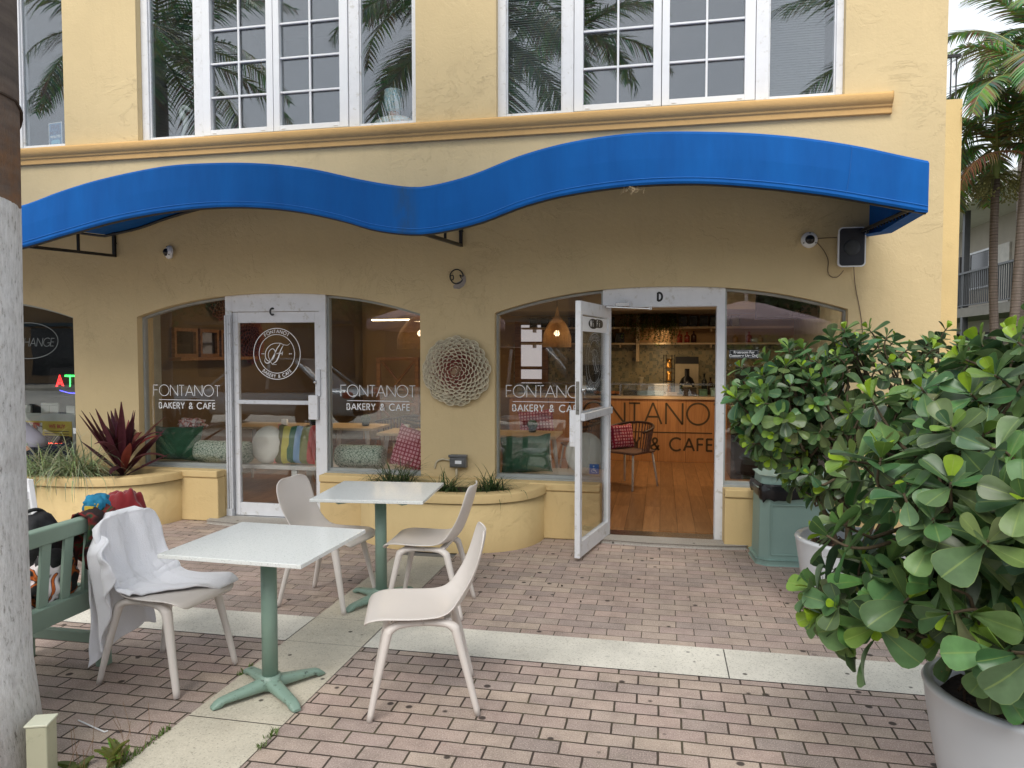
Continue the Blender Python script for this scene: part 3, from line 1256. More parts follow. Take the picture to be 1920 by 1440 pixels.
mp = lambda u, v: (u, .0075, v)
n = 24
# viewed from the inside face the local x axis runs right to left
for cx, w_, m_ in ((.33, .13, 0),):
    poly = [(cx + w_ * math.copysign(abs(math.cos(2 * PI * i / n)) ** .6, math.cos(2 * PI * i / n)), 1.868 + .036 * math.copysign(abs(math.sin(2 * PI * i / n)) ** .8, math.sin(2 * PI * i / n))) for i in range(n)]
    mb.add([mp(*p) for p in poly], [tuple(range(n))])
mb.add([mp(.48 + .13 * math.cos(2 * PI * i / n), 1.862 + .042 * math.sin(2 * PI * i / n)) for i in range(n)], [tuple(range(n))])
mb.build('wifi_badge', M['ink'], stk)
mb = MB()
mp2 = lambda u, v: (-u, .0088, v)
for l in text_lines('F', .05, .3, -.38, 1.843)[0] + text_lines('i', .05, .3, -.31, 1.843)[0] + text_lines('W', .05, .3, -.57, 1.838)[0] + text_lines('i', .05, .3, -.49, 1.838)[0]:
    ribbon(mb, l, .011, mp2)
mb.build('wifi_lettering', M['vinyl'], stk)
# closer arm from leaf to transom
mb = MB()
mb.box(-.40, YG - .10, 2.06, -.28, YG - .065, 2.095)
mb.bar((-.33, YG - .085, 2.055), (-.47, YG - .30, 2.05), .02, .012)
mb.bar((-.47, YG - .30, 2.045), (-.10, YG - .03, 2.04), .02, .012)
mb.bar((-.10, YG - .03, 2.03), (-.10, YG - .03, 2.06), .03, .03, up=(0, 1, 0))
mb.build('door_closer', M['steel'], building, bevel=.003)
# leaf for the neighbouring unit
dE = door_leaf(.9, 2.02)
dE.location = (-7.9, YG - .02, .032)


# ---- upstairs windows
def upper_window(a, b, blinds=(0, 0, 0)):
    w = b - a
    y0 = YG - .03
    root = bpy.data.objects.new('upper_window', None)
    COL.objects.link(root)
    root.parent = building
    W = lambda f: a + f * w
    # layout measured as fractions of the width
    L0, L1 = .026, .201        # left light
    C0, C1 = .265, .473        # left casement lights
    D0, D1 = .520, .733        # right casement lights
    R0, R1 = .800, .981        # right light
    fr = MB()
    z0, z1 = UZ0, UZ1
    fr.box(a, y0, z0, b, y0 + .1, z0 + .03)
    fr.box(a, y0, z1 - .06, b, y0 + .1, z1)
    # bottom rails of the side lights
    for p, q in ((0, L0), (L1, .236), (.764, R0), (R1, 1)):
        fr.box(W(p), y0, z0 + .03, W(q), y0 + .1, z1 - .06)
    for p, q in ((L0, L1), (R0, R1)):
        fr.box(W(p), y0 + .01, z0 + .03, W(q), y0 + .08, z0 + .055)
        for e, s in ((p, 1), (q, -1)):
            fr.box(min(W(e), W(e) + s * .012), y0 + .02, z0 + .055, max(W(e), W(e) + s * .012), y0 + .08, z1 - .06)
    fr.build('frame', M['white'], root, bevel=.004)
    for p0, p1, l0, l1 in ((.238, .4965, C0, C1), (.4985, .762, D0, D1)):
        cs = MB()
        yc = y0 - .012
        cs.box(W(p0), yc, z0 + .032, W(l0), yc + .07, z1 - .065)
        cs.box(W(l1), yc, z0 + .032, W(p1), yc + .07, z1 - .065)
        cs.box(W(l0), yc, z0 + .032, W(l1), yc + .07, z0 + .083)
        cs.box(W(l0), yc, z1 - .14, W(l1), yc + .07, z1 - .065)
        for hx in (W(l0) + .02, W(l1) - .06):
            cs.box(hx, yc - .006, z0 + .045, hx + .04, yc, z0 + .055)
        c_ = cs.build('casement', M['white_plain'], root, bevel=.004)
        gb = MB()
        xm = (W(l0) + W(l1)) / 2
        gb.box(xm - .009, yc + .018, z0 + .083, xm + .009, yc + .04, z1 - .14)
        z = z0 + .083 + .318
        while z < z1 - .2:
            gb.box(W(l0), yc + .016, z - .009, xm - .009, yc + .038, z + .009)
            gb.box(xm + .009, yc + .016, z - .009, W(l1), yc + .038, z + .009)
            z += .325
        gb.build('glazing_bars', M['white_plain'], c_, bevel=.003)
        glaze(c_, W(l0), W(l1), z0 + .083, z1 - .14, y=YG + .002, mt=M['glass_up'])
    for p, q in ((L0, L1), (R0, R1)):
        glaze(root, W(p) + .01, W(q) - .01, z0 + .05, z1 - .06, y=YG + .004, mt=M['glass_up'])
    for k, (p, q) in enumerate(((L0 - .01, L1 + .01), (C0 - .01, D1 + .01), (R0 - .01, R1 + .01))):
        if not blinds[k]:
            continue
        bl = MB()
        x0, x1 = W(p), W(q)
        if k == 2:
            x1 -= .1
        z = z0 + .05
        while z < z1 - .03:
            bl.add([(x0, YG + .07, z), (x1, YG + .07, z), (x1, YG + .082, z + .019), (x0, YG + .082, z + .019)], [(0, 1, 2, 3)])
            z += .021
        for cx in (lerp(x0, x1, .2), lerp(x0, x1, .55), lerp(x0, x1, .85)):
            bl.tube([(cx, YG + .066, z0 + .04), (cx, YG + .066, z1)], .0012, 4)
        bl.build('blind', M['blind'], root)
    return root


M['blind'] = mat('blind_slats', S(92, 98, 100), .5, var=.04)
uw0 = upper_window(*UPW[0])
uw1 = upper_window(*UPW[1])
uw2 = upper_window(*UPW[2], blinds=(1, 0, 1))
# rooms behind the upstairs windows
M['room_up'] = mat('upper_room', S(96, 104, 108), .9, var=.1)
mb = MB()
for a, b in UPW:
    mb.box(a - .2, YG + .15, UZ0 - .05, b + .2, 9.2, UZ0 - .02)
    mb.box(a - .2, 9.2, UZ0 - .05, b + .2, 9.25, UZ1 + .4)
    mb.box(a - .25, YG + .15, UZ0 - .05, a - .2, 9.25, UZ1 + .4)
    mb.box(b + .2, YG + .15, UZ0 - .05, b + .25, 9.25, UZ1 + .4)
    mb.box(a - .25, YG + .15, UZ1 + .3, b + .25, 9.25, UZ1 + .34)
mb.build('upper_rooms', M['room_up'], building)


# ------------------------------------------------------------------ awning
def interp(tab, x):
    for i in range(len(tab) - 1):
        if tab[i][0] <= x <= tab[i + 1][0]:
            p0, p1, p2, p3 = tab[max(0, i - 1)], tab[i], tab[i + 1], tab[min(len(tab) - 1, i + 2)]
            t = (x - p1[0]) / (p2[0] - p1[0])
            m1 = (p2[1] - p0[1]) / (p2[0] - p0[0])
            m2 = (p3[1] - p1[1]) / (p3[0] - p1[0])
            d = p2[0] - p1[0]
            return (2 * t ** 3 - 3 * t * t + 1) * p1[1] + (t ** 3 - 2 * t * t + t) * m1 * d + (-2 * t ** 3 + 3 * t * t) * p2[1] + (t ** 3 - t * t) * m2 * d
    return tab[0][1] if x < tab[0][0] else tab[-1][1]


ATOP = [(-5.55, 2.80), (-5.156, 2.864), (-4.819, 2.955), (-4.441, 3.035), (-3.882, 3.108), (-3.506, 3.116), (-3.051, 3.093), (-2.61, 3.03), (-2.184, 2.925), (-1.851, 2.862), (-1.687, 2.858),
        (-1.366, 2.92), (-.975, 3.047), (-.597, 3.122), (-.157, 3.153), (.372, 3.126), (.813, 3.072), (1.208, 2.991), (1.528, 2.902), (1.66, 2.866)]
ABOT = [(-5.55, 2.475), (-5.167, 2.532), (-4.779, 2.615), (-4.327, 2.707), (-3.89, 2.763), (-3.42, 2.786), (-3.056, 2.771), (-2.702, 2.725), (-2.356, 2.645), (-2.103, 2.569), (-1.812, 2.526), (-1.608, 2.534),
        (-1.287, 2.595), (-.975, 2.698), (-.671, 2.763), (-.227, 2.806), (.202, 2.804), (.616, 2.761), (1.051, 2.689), (1.376, 2.618), (1.66, 2.553)]


def aw(tab, x):
    if x < -5.55:
        x = -5.55 + (-5.55 - x)
    return interp(tab, x)


AY = 5.15
aw_root = thing('awning', 'bright blue canvas awning with wavy fascia along the shopfront', 'awning', (0, 0, 0))
N = 150
AX0, AX1 = -10.2, 1.66
xs = [lerp(AX0, AX1, i / N) for i in range(N + 1)]
mb = MB()
vs = []
for x in xs:
    zt, zb = aw(ATOP, x), aw(ABOT, x)
    wv = .004 * math.sin(x * 5.3)
    vs += [(x, YF - .004, zt + .05), (x, AY + .016, zt + .012), (x, AY, zt - .006), (x, AY - .004 + wv * .5, (zt + zb) / 2), (x, AY, zb + .03), (x, AY - .004, zb + .012), (x, AY + .004, zb), (x, AY + .05, zb + .004)]
fs = []
for i in range(N):
    for k in range(7):
        a = i * 8 + k
        fs.append((a, a + 1, a + 9, a + 8))
mb.add(vs, fs)
# right end panel with a turned-under bottom edge
zt, zb = aw(ATOP, AX1), aw(ABOT, AX1)
mb.add([(AX1, YF, zt + .05), (AX1, AY, zt), (AX1, AY, zb), (AX1, 5.9, zb - .012), (AX1, YF, zb + .055)], [(0, 1, 2, 3, 4)])
mb.add([(AX1, AY, zb), (AX1, 5.9, zb - .012), (AX1, YF, zb + .055), (AX1 - .075, YF, zb + .065), (AX1 - .075, 5.9, zb + .0), (AX1 - .075, AY, zb + .012)], [(0, 1, 4, 5), (1, 2, 3, 4)])
mb.build('canopy', M['awning'], aw_root, solid=.004)
mb = MB()
for sx_ in (1.2,):
    mb.tube([(sx_ - .02, AY + .01, aw(ATOP, sx_) + .014), (sx_, AY - .006, aw(ATOP, sx_) - .01), (sx_ - .012, AY - .009, (aw(ATOP, sx_) + aw(ABOT, sx_)) / 2), (sx_ - .03, AY - .007, aw(ABOT, sx_) + .03)], .0016, 4)
mb.build('panel_seam', mat('panel_seam_blue', S(28, 96, 170), .8), aw_root)
# hem seams, lacing and the inner frame bar
mb = MB()
mb.tube([(x, AY - .007, aw(ABOT, x) + .038) for x in xs], .0022, 5)
mb.build('hem_seam', mat('seam_blue', S(40, 120, 205), .7, var=.05), aw_root)
mb = MB()
mb.tube([(x, AY + .035, aw(ABOT, x) + .006) for x in xs], .017, 6)
mb.tube([(x, YF - .02, aw(ATOP, x) + .03) for x in xs], .014, 6)
mb.tube([(AX1 - .09, AY + .03, zb + .03), (AX1 - .09, YF - .02, zb + .085)], .014, 6)
random.seed(3)
for k in range(16):
    y = lerp(AY + .15, YF - .1, k / 15)
    mb.ball((AX1 - .075, y, zb + .02 + .05 * k / 15), .009, 6, 4)
mb.build('frame_tube', M['black'], aw_root)
for cx, fx in ((-5.43, -5.19), (-1.80, -1.74), (-9.1, -8.9)):
    mb = MB()
    mb.bar((cx, YF - .016, 2.62), (cx, YF - .016, 2.86 + .06), .028, .028, up=(0, 1, 0))
    mb.bar((cx, YF - .03, 2.632), (fx, AY + .05, aw(ABOT, fx) + .012), .026, .026)
    mx_, my_ = lerp(cx, fx, .45), lerp(YF - .03, AY + .05, .45)
    mz = lerp(2.632, aw(ABOT, fx) + .012, .45)
    mb.bar((mx_, my_, mz), (mx_, my_, mz + .17), .02, .02, up=(0, 1, 0))
    mb.bar((cx, YF - .03, 2.93), (fx, AY + .04, 2.60 + .12), .02, .02)
    mb.bar((cx - .02, YF - .006, 2.76), (cx + .02, YF - .006, 2.76), .012, .03, up=(0, 1, 0))
    mb.build('bracket', M['black'], aw_root)
# frayed threads hanging from the hem
mb = MB()
random.seed(5)
for k in range(26):
    x = -.20 + random.gauss(0, .035)
    z = aw(ABOT, x) + .01
    p = [(x, AY + .03, z)]
    for j in range(4):
        q = p[-1]
        p.append((q[0] + random.gauss(0, .012), q[1] + random.gauss(0, .008), q[2] - random.uniform(.004, .02)))
    mb.tube(p, .0022, 4)
tag(mb.build('frayed_tuft', mat('dry_thread', S(176, 158, 128), .9, var=.2)), 'small tuft of frayed dry threads caught under the awning hem', 'debris')

# ------------------------------------------------------------------ things on the wall
# cameras
def dome_cam(cx, cz, y, label):
    t = thing('security_camera', label, 'security camera', (cx, y, cz), 0, 'security cameras on the wall')
    mb = MB()
    mb.lathe([(0, 0), (.066, 0), (.066, -.018), (.060, -.030), (.045, -.042), (.040, -.044)], 24, (0, 0, 0), axis=1)
    mb.build('housing', M['white_plain'], t, smooth=True)
    mb = MB()
    mb.ball((0, -.038, 0), (.039, .036, .039), 16, 10)
    mb.build('dome', mat('camera_dome', (.01, .01, .012), .08), t, smooth=True)
    for a in (90, 210, 330):
        mb = MB()
        mb.lathe([(0, -.040), (.005, -.040), (.005, -.03)], 8, (.054 * math.cos(R(a)), 0, .054 * math.sin(R(a))), axis=1)
        mb.build('screw', M['black'], t)
    return t


dome_cam(1.195, 2.59, YF, 'round white dome camera beside the black loudspeaker')
t2 = dome_cam(-4.80, 2.65, YF, 'round white dome camera left of door C under the awning')
t2.rotation_euler = (0, 0, R(-32))

t = thing('loudspeaker', 'black wall loudspeaker with white rim near the awning end', 'loudspeaker', (1.495, YF, 2.505))
mb = MB()


def rrect(w, h, r, n=6):
    out = []
    for cx, cz, a0 in ((w / 2 - r, h / 2 - r, 0), (-w / 2 + r, h / 2 - r, 90), (-w / 2 + r, -h / 2 + r, 180), (w / 2 - r, -h / 2 + r, 270)):
        for i in range(n + 1):
            a = R(a0 + 90 * i / n)
            out.append((cx + r * math.cos(a), cz + r * math.sin(a)))
    return out


mb.prism(rrect(.205, .315, .032), lambda x, z: (x * .8, -.03, z * .9), lambda x, z: (x, -.14, z))
mb.prism(rrect(.205, .315, .032), lambda x, z: (x, -.1405, z), lambda x, z: (x, -.150, z))
mb.build('cabinet', M['white_plain'], t, bevel=.002)
mb = MB()
mb.prism(rrect(.188, .298, .026), lambda x, z: (x, -.150, z), lambda x, z: (x, -.154, z))
mb.build('grille', mat('speaker_grille', (.012, .014, .022), .55, bmp=.4, bs=500), t)
mb = MB()
mb.lathe([(.062, -.155), (.058, -.158), (.03, -.1555), (.014, -.160), (0, -.160)], 24, (0, 0, -.005), axis=1)
mb.build('cone', mat('speaker_cone', S(52, 56, 60), .6, bmp=.4, bs=500), t, smooth=True)
mb = MB()
mb.box(-.03, -.03, -.05, .03, -.0, .05)
mb.build('mount', M['black'], t)
mb = MB()
Y = YF - .008
mb.tube(cat_rom([(1.26, Y, 2.60), (1.33, Y, 2.603), (1.41, Y - .01, 2.602)], 4), .0035, 5)
mb.tube(cat_rom([(1.25, Y, 2.575), (1.31, Y, 2.5), (1.345, Y, 2.42), (1.345, Y, 2.33), (1.37, Y, 2.285), (1.42, Y, 2.28), (1.46, Y - .03, 2.33)], 5), .003, 5)
mb.tube(cat_rom([(1.54, Y - .02, 2.36), (1.56, Y, 2.2), (1.60, Y, 2.0), (1.625, Y, 1.8), (1.64, Y, 1.5), (1.64, Y, .7)], 5), .003, 5)
tag(mb.build('speaker_cable', mat('cable_brown', S(92, 72, 60), .6)), 'thin brown cable running down the wall from the loudspeaker', 'cable')

# old lamp hole, blanking plaster
t = thing('lamp_fixing', 'ring of old cable and grey plaster where a wall lamp was removed', 'fixing', (-1.84, YF, 2.35))
mb = MB()
mb.tube([(.062 * math.cos(a) - .005, -.008 - .004 * math.sin(3 * a), .065 * math.sin(a)) for a in [R(12 * i) for i in range(29)]], .006, 6)
mb.tube(cat_rom([(-.07, -.01, .0), (-.035, -.03, .01), (-.03, -.02, -.02), (-.05, -.01, -.03)], 4), .005, 5)
mb.tube(cat_rom([(.05, -.01, .0), (.03, -.025, .012), (.045, -.02, -.02)], 4), .005, 5)
mb.build('cable_ring', M['black'], t)
mb = MB()
pl = [(.05, .03), (.075, .0), (.08, -.04), (.06, -.085), (.02, -.11), (-.03, -.105), (-.035, -.085), (-.005, -.06), (.035, -.04), (.05, -.01)]
mb.prism(pl, lambda x, z: (x, -.0, z), lambda x, z: (x, -.007, z))
mb.build('plaster_patch', mat('bare_plaster', S(150, 142, 136), .9, bmp=.6, bs=40), t, bevel=.003)

# junction box low on the pier
t = thing('junction_box', 'grey electrical junction box above the middle planter', 'electrical box', (-1.825, YF, .655))
mb = MB()
mb.box(-.08, -.06, -.06, .08, -.001, .06)
mb.build('box_body', M['grey'], t, bevel=.008)
mb = MB()
mb.box(-.088, -.075, .035, .088, -.061, .062)
mb.box(-.07, -.075, -.05, .07, -.061, .03)
mb.build('cover', mat('grey_cover', S(112, 114, 116), .35, metal=.6, var=.2), t, bevel=.006)
mb = MB()
mb.box(-.022, -.077, -.02, .04, -.0755, .01)
mb.build('paper_tag', M['vinyl'], t)
mb = MB()
mb.tube(cat_rom([(-.08, -.02, .0), (-.16, -.015, .01), (-.22, -.008, -.02), (-.235, -.005, -.08)], 4), .009, 6)
mb.tube([(-.02, -.03, -.06), (-.02, -.03, -.17)], .012, 6)
mb.build('conduit', mat('painted_conduit', S(196, 186, 160), .6), t, smooth=True)

# round wall lamp on the alley side, lit
t = thing('wall_lamp', 'small lit dome lamp on the alley side of the corner', 'wall lamp', (WX1, 6.9, 2.76))
mb = MB()
mb.lathe([(0, .0), (.05, .0), (.05, .02), (0, .02)], 16, (0, 0, 0), axis=0)
mb.build('base', M['white_plain'], t, smooth=True)
mb = MB()
mb.grid(lambda u, v: (.02 + .10 * math.sin(PI / 2 * v) ** 1., .10 * math.cos(2 * PI * u) * math.cos(PI / 2 * v), .11 * math.sin(2 * PI * u) * math.cos(PI / 2 * v)), 16, 6, wrap=True)
mb.build('lamp_glass', emis('lit_opal', (1, .93, .82), 2.2), t, smooth=True)

# petal wall ornament
def dahlia(name, label, loc, rotz, rad, ca, cb, cc, n=250, seed=1):
    random.seed(seed)
    mb = MB()
    ga = PI * (3 - math.sqrt(5))
    for i in range(n):
        f = (i + .5) / n
        rr = rad * .93 * math.sqrt(f)
        a = i * ga + random.gauss(0, .02)
        s = rad * (.055 + .100 * f ** .5) * random.uniform(.93, 1.07)
        tiltb = R(24 + 50 * f ** .5)       # from pointing out of the wall to lying outward
        out = Vector((math.cos(a), 0, math.sin(a)))
        nrm = Vector((0, -1, 0))
        ax = (out * math.sin(tiltb) + nrm * math.cos(tiltb)).normalized()
        side = ax.cross(out if abs(ax.dot(out)) < .98 else nrm)
        side = Vector((-math.sin(a), 0, math.cos(a)))
        up = side.cross(ax).normalized()
        if up.dot(nrm) < 0:
            up = -up
        h = rad * .26 * math.cos(PI / 2 * (rr / rad) ** 1.6)
        base = Vector((0, 0, 0)) + out * (rr - s * .9 * math.sin(tiltb)) + nrm * (.012 + h)
        red = clamp(1.1 - f * 1.7 + random.gauss(0, .2))
        cin = tuple(lerp(p, q, red) for p, q in zip(cb, cc))
        L = s * 2.1
        W = s * 1.06

        def pt(u, v, inner=0.):
            t = (u - .5) * 2 * 1.45
            w = W * (.45 + .55 * math.sin(PI / 2 * min(1, v * 1.25))) * (1 if v < .85 else .96) * (1 - inner)
            c0 = math.cos(t)
            trim = 1 - .22 * (abs(u - .5) * 2) ** 2
            return base + ax * (L * v * trim) + side * (w * math.sin(t)) + up * (-w * c0 * .8 + w * .3)
        nu, nv = 8, 4
        vs, fs = [], []
        for j in range(nv + 1):
            for k in range(nu + 1):
                vs.append(pt(k / nu, j / nv))
        for j in range(nv):
            for k in range(nu):
                fs.append((j * (nu + 1) + k, j * (nu + 1) + k + 1, (j + 1) * (nu + 1) + k + 1, (j + 1) * (nu + 1) + k))
        mb.add(vs, fs[:-nu], tint=cin)
        # pale rolled rim
        mb.add([Vector(p) for p in vs], fs[-nu:], tint=tuple(lerp(p, q, .25) for p, q in zip(ca, cin)))
        mb.tube([pt(k / nu, 1.0) for k in range(nu + 1)], s * .10, 5, tint=ca)
    t = thing(name, label, 'wall art', loc, rotz)
    mm = leafmat('petal_ceramic_' + str(seed), False, .55)
    mb.build('petals', mm, t, smooth=True)
    b2 = MB()
    b2.lathe([(0, 0), (rad * .8, 0), (rad * .78, -.02), (rad * .5, -.02 - rad * .2), (0, -.02 - rad * .27)], 24, axis=1)
    b2.build('backing', mat('ornament_backing_' + str(seed), tuple(x * .6 for x in cb), .8), t, smooth=True)
    return t


dahlia('petal_ornament', 'round layered petal wall ornament in pale green and pink between the shopfronts', (-1.845, YF, 1.485), 0, .29, S(236, 228, 202), S(178, 150, 120), S(146, 76, 70), 205, 1)

# ------------------------------------------------------------------ planters
def planter(label, cx, hw, yfront, ywall=YF - .002, H=.49, zs=.43):
    t = thing('planter', label, 'planter', (cx, ywall, 0), 0, 'curved masonry planters against the shopfront')
    D = ywall - yfront

    def curve(s, a):
        return (hw * s * math.copysign(abs(math.cos(a)) ** .8, math.cos(a)), -D * s * abs(math.sin(a)) ** .8)
    n = 40
    A = [PI * i / n for i in range(n + 1)]
    for nm, so_, z0, z1, w in (('wall', .975, 0, H - .075, .1), ('coping', 1.0, H - .0745, H, .13)):
        mb = MB()
        out = [curve(so_, a) for a in A]
        inn = [curve(so_ - w / D * 1.0, a) for a in A]
        vs = [(x, y, z) for z in (z0, z1) for x, y in out] + [(x, y, z) for z in (z0, z1) for x, y in inn]
        m = n + 1
        fs = []
        for i in range(n):
            fs.append((i + 1, i, m + i, m + i + 1))
            fs.append((2 * m + i, 2 * m + i + 1, 3 * m + i + 1, 3 * m + i))
            fs.append((m + i + 1, m + i, 3 * m + i, 3 * m + i + 1))
        mb.add(vs, fs)
        mb.build(nm, M['wall_low'], t, smooth=True, bevel=.012 if nm == 'coping' else 0, merge=True)
    mb = MB()
    pts = [curve(.97 - .11 / D, a) for a in A]
    nn = len(pts)
    mb.add([(x, y, zs + .01 * math.sin(x * 30)) for x, y in pts], [tuple(reversed(range(nn)))])
    mb.build('soil', M['soil'], t)
    return t


planter('left curved yellow planter holding grass and a red-leaved plant', -5.585, .98, 5.74)
planter('middle curved yellow planter with three dark grass tufts', -1.855, .87, 5.72)


def blades(mb, c, n, L, spread, col0, col1, w=.009, droop=1.0, zb=.43, rx=.05, seg=7):
    for i in range(n):
        a = random.uniform(0, 2 * PI)
        l = L * random.uniform(.55, 1.1)
        out = random.uniform(.25, 1.) * spread
        b = Vector((c[0] + random.gauss(0, rx), c[1] + random.gauss(0, rx), zb - .01))
        d = Vector((math.cos(a), math.sin(a), 0))
        s = Vector((-math.sin(a), math.cos(a), 0))
        th = R(random.uniform(50, 84)) - out * .3
        p = b.copy()
        t = random.random()
        col = tuple(lerp(x, y, t) * random.uniform(.8, 1.15) for x, y in zip(col0, col1))
        vs = []
        st = l / seg
        sw = random.gauss(0, .12)
        for k in range(seg + 1):
            f = k / seg
            ww = w * (1 - f ** 2.2) + .0006
            vs += [p - s * ww / 2, p + s * ww / 2]
            p = p + (d * math.cos(th) + Vector((0, 0, 1)) * math.sin(th)) * st
            th -= (out * droop * (.25 + .6 * f))
            d = (d + s * sw * .2).normalized()
        mb.add(vs, [(2 * k, 2 * k + 1, 2 * k + 3, 2 * k + 2) for k in range(seg)], tint=col)


def tuft(name, label, cat, c, n, L, spread, c0, c1, group, w=.009, **k):
    mb = MB()
    blades(mb, (0, 0), n, L, spread, c0, c1, w, zb=0, **k)
    o = mb.build(name, M['grass'], loc=(c[0], c[1], c[2]))
    return tag(o, label, cat, group)


random.seed(11)
DG0, DG1 = S(34, 56, 28), S(84, 108, 60)
LG0, LG1 = S(104, 124, 84), S(190, 198, 158)
tuft('grass_tuft', 'largest dark grass tuft at the left end of the middle planter', 'grass plant', (-2.30, 6.06, .43), 320, .44, 1.15, DG0, DG1, 'dark grass tufts in the middle planter', w=.0085, rx=.07)
tuft('grass_tuft', 'dark grass tuft in the centre of the middle planter below the grey box', 'grass plant', (-1.80, 6.0, .43), 170, .30, 1.0, DG0, DG1, 'dark grass tufts in the middle planter', w=.0085, rx=.045)
tuft('grass_tuft', 'dark grass tuft at the right end of the middle planter', 'grass plant', (-1.42, 6.08, .43), 190, .34, 1.05, DG0, DG1, 'dark grass tufts in the middle planter', w=.0085, rx=.05)
tuft('striped_grass', 'pale green grass clump spilling over the left end of the left planter', 'grass plant', (-5.86, 5.98, .43), 320, .64, 1.35, LG0, LG1, 'pale grass clumps in the left planter', w=.009, rx=.1)
tuft('striped_grass', 'pale green grass clump beside the red-leaved plant', 'grass plant', (-5.50, 6.0, .43), 360, .66, 1.25, LG0, LG1, 'pale grass clumps in the left planter', w=.009, rx=.08)


def blade_leaf(mb, base, d, side, L, W, th, curl, tint, seg=8, fold=.25):
    """broad lance-shaped leaf"""
    p = Vector(base)
    vs = []
    for k in range(seg + 1):
        f = k / seg
        w = W * (math.sin(PI * clamp(f * .93 + .05)) ** .85) + .001
        ax = d * math.cos(th) + Vector((0, 0, 1)) * math.sin(th)
        nr = side.cross(ax).normalized()
        vs += [p - side * w / 2 + nr * w * fold, p, p + side * w / 2 + nr * w * fold]
        p = p + ax * (L / seg)
        th -= curl / seg
    mb.add(vs, [(3 * k + j, 3 * k + j + 1, 3 * k + j + 4, 3 * k + j + 3) for k in range(seg) for j in (0, 1)], tint=tint)


t = thing('cordyline', 'tall plant with dark red strap leaves in the left planter', 'plant', (-5.13, 6.17, .43))
mb = MB()
for i in range(34):
    a = i * 2.4 + random.gauss(0, .5)
    f = i / 34
    L = lerp(.76, .34, abs(f - .35) * 1.6) * random.uniform(.85, 1.1)
    th = R(lerp(30, 87, f ** .45)) + random.gauss(0, .1)
    col = tuple(x * random.uniform(.7, 1.3) for x in (S(82, 40, 48) if random.random() < .78 else S(140, 62, 60)))
    blade_leaf(mb, (.01 * math.cos(a), .01 * math.sin(a), .02 + .2 * f), Vector((math.cos(a), math.sin(a), 0)), Vector((-math.sin(a), math.cos(a), 0)), L * .95, .078 * random.uniform(.8, 1.15), th, random.choice((.1, .2, .3, .6, 1.5)), col)
mb.build('leaves', M['grass'], t, smooth=True)
mb = MB()
mb.tube([(0, 0, -.02), (.005, 0, .12), (0, .005, .24)], [.018, .015, .01], 8)
mb.build('stem', M['bark'], t, smooth=True)

# ------------------------------------------------------------------ cafe furniture
def rect_foot(mb, pts, r, n=8):
    mb.tube(pts, r, n, sq=(1, 1))


CHPROF = [(.258, .414, .140), (.266, .426, .176), (.250, .442, .200), (.20, .452, .215), (.11, .449, .224), (.02, .444, .222), (-.07, .441, .214), (-.13, .449, .203), (-.175, .474, .192), (-.205, .515, .184),
          (-.228, .57, .186), (-.248, .63, .192), (-.266, .69, .195), (-.281, .745, .190), (-.291, .785, .172), (-.296, .806, .140), (-.298, .815, .095)]


def chair_pt(u, v, off=0.):
    """u across -1..1, v along profile 0..1"""
    f = v * (len(CHPROF) - 1)
    i = min(int(f), len(CHPROF) - 2)
    t = f - i
    x, z, w = (lerp(CHPROF[i][k], CHPROF[i + 1][k], t) for k in range(3))
    # surface normal in profile plane
    dx, dz = CHPROF[i + 1][0] - CHPROF[i][0], CHPROF[i + 1][1] - CHPROF[i][1]
    l = math.hypot(dx, dz)
    nx, nz = (dz / l, -dx / l)
    back = clamp((v - .4) / .2)
    seat = 1 - back
    c = abs(u) ** 2.2
    waist = math.exp(-((v - .52) / .13) ** 2)
    lift = (.012 * seat * clamp((v - .06) / .15) + .022 * back + .030 * waist) * c
    return Vector((x + nx * (lift + off), u * w, z + nz * (lift + off)))


def make_chair(label):
    t = thing('patio_chair', label, 'chair', group='pale plastic chairs at the two tables')
    mb = MB()
    mb.grid(lambda u, v: chair_pt(u * 2 - 1, v), 12, 32)
    mb.build('seat_shell', M['shell'], t, smooth=True, solid=.009, sub=1)
    for sx in (1, -1):
        for sy in (1, -1):
            mb = MB()
            fx = .245 if sx > 0 else -.245
            tx = .165 if sx > 0 else -.150
            p = [(fx, sy * .205, 0), (lerp(fx, tx, .5), sy * .190, .19), (tx, sy * .172, .372), (tx - sx * .012, sy * .168, .398), (tx - sx * .045, sy * .163, .416), (tx - sx * .10, sy * .158, .421), (0, sy * .155, .421)]
            rr = [.0165, .0205, .026, .027, .023, .018, .017]
            mb.tube(cat_rom(p, 4), [lerp(rr[min(i // 4, 6)], rr[min(i // 4 + 1, 6)], (i % 4) / 4) for i in range(25)], 10, sq=(1, .8))
            mb.build('leg', M['shell'], t, smooth=True)
    mb = MB()
    mb.box(-.13, -.156, .413, -.095, .156, .436)
    mb.box(.10, -.156, .413, .135, .156, .436)
    mb.build('cross_bar', M['shell'], t, bevel=.006)
    return t


chR = make_chair('right foreground pale chair facing the near table, seen from its side')
chR.location = (-1.105, 3.29, .002)
chR.rotation_euler = (0, 0, math.atan2(-.155, -.457))
chL = dup(chR, (-2.475, 3.275, .002), math.atan2(-.13, .99), 'pale plastic chair with a white towel over its back')
dup(chR, (-2.165, 4.47, .002), math.atan2(-.12, .99), 'pale chair left of the far table with its back towards door C')
dup(chR, (-1.455, 4.49, .002), math.atan2(-.06, -1), 'pale chair right of the far table in front of the middle planter')


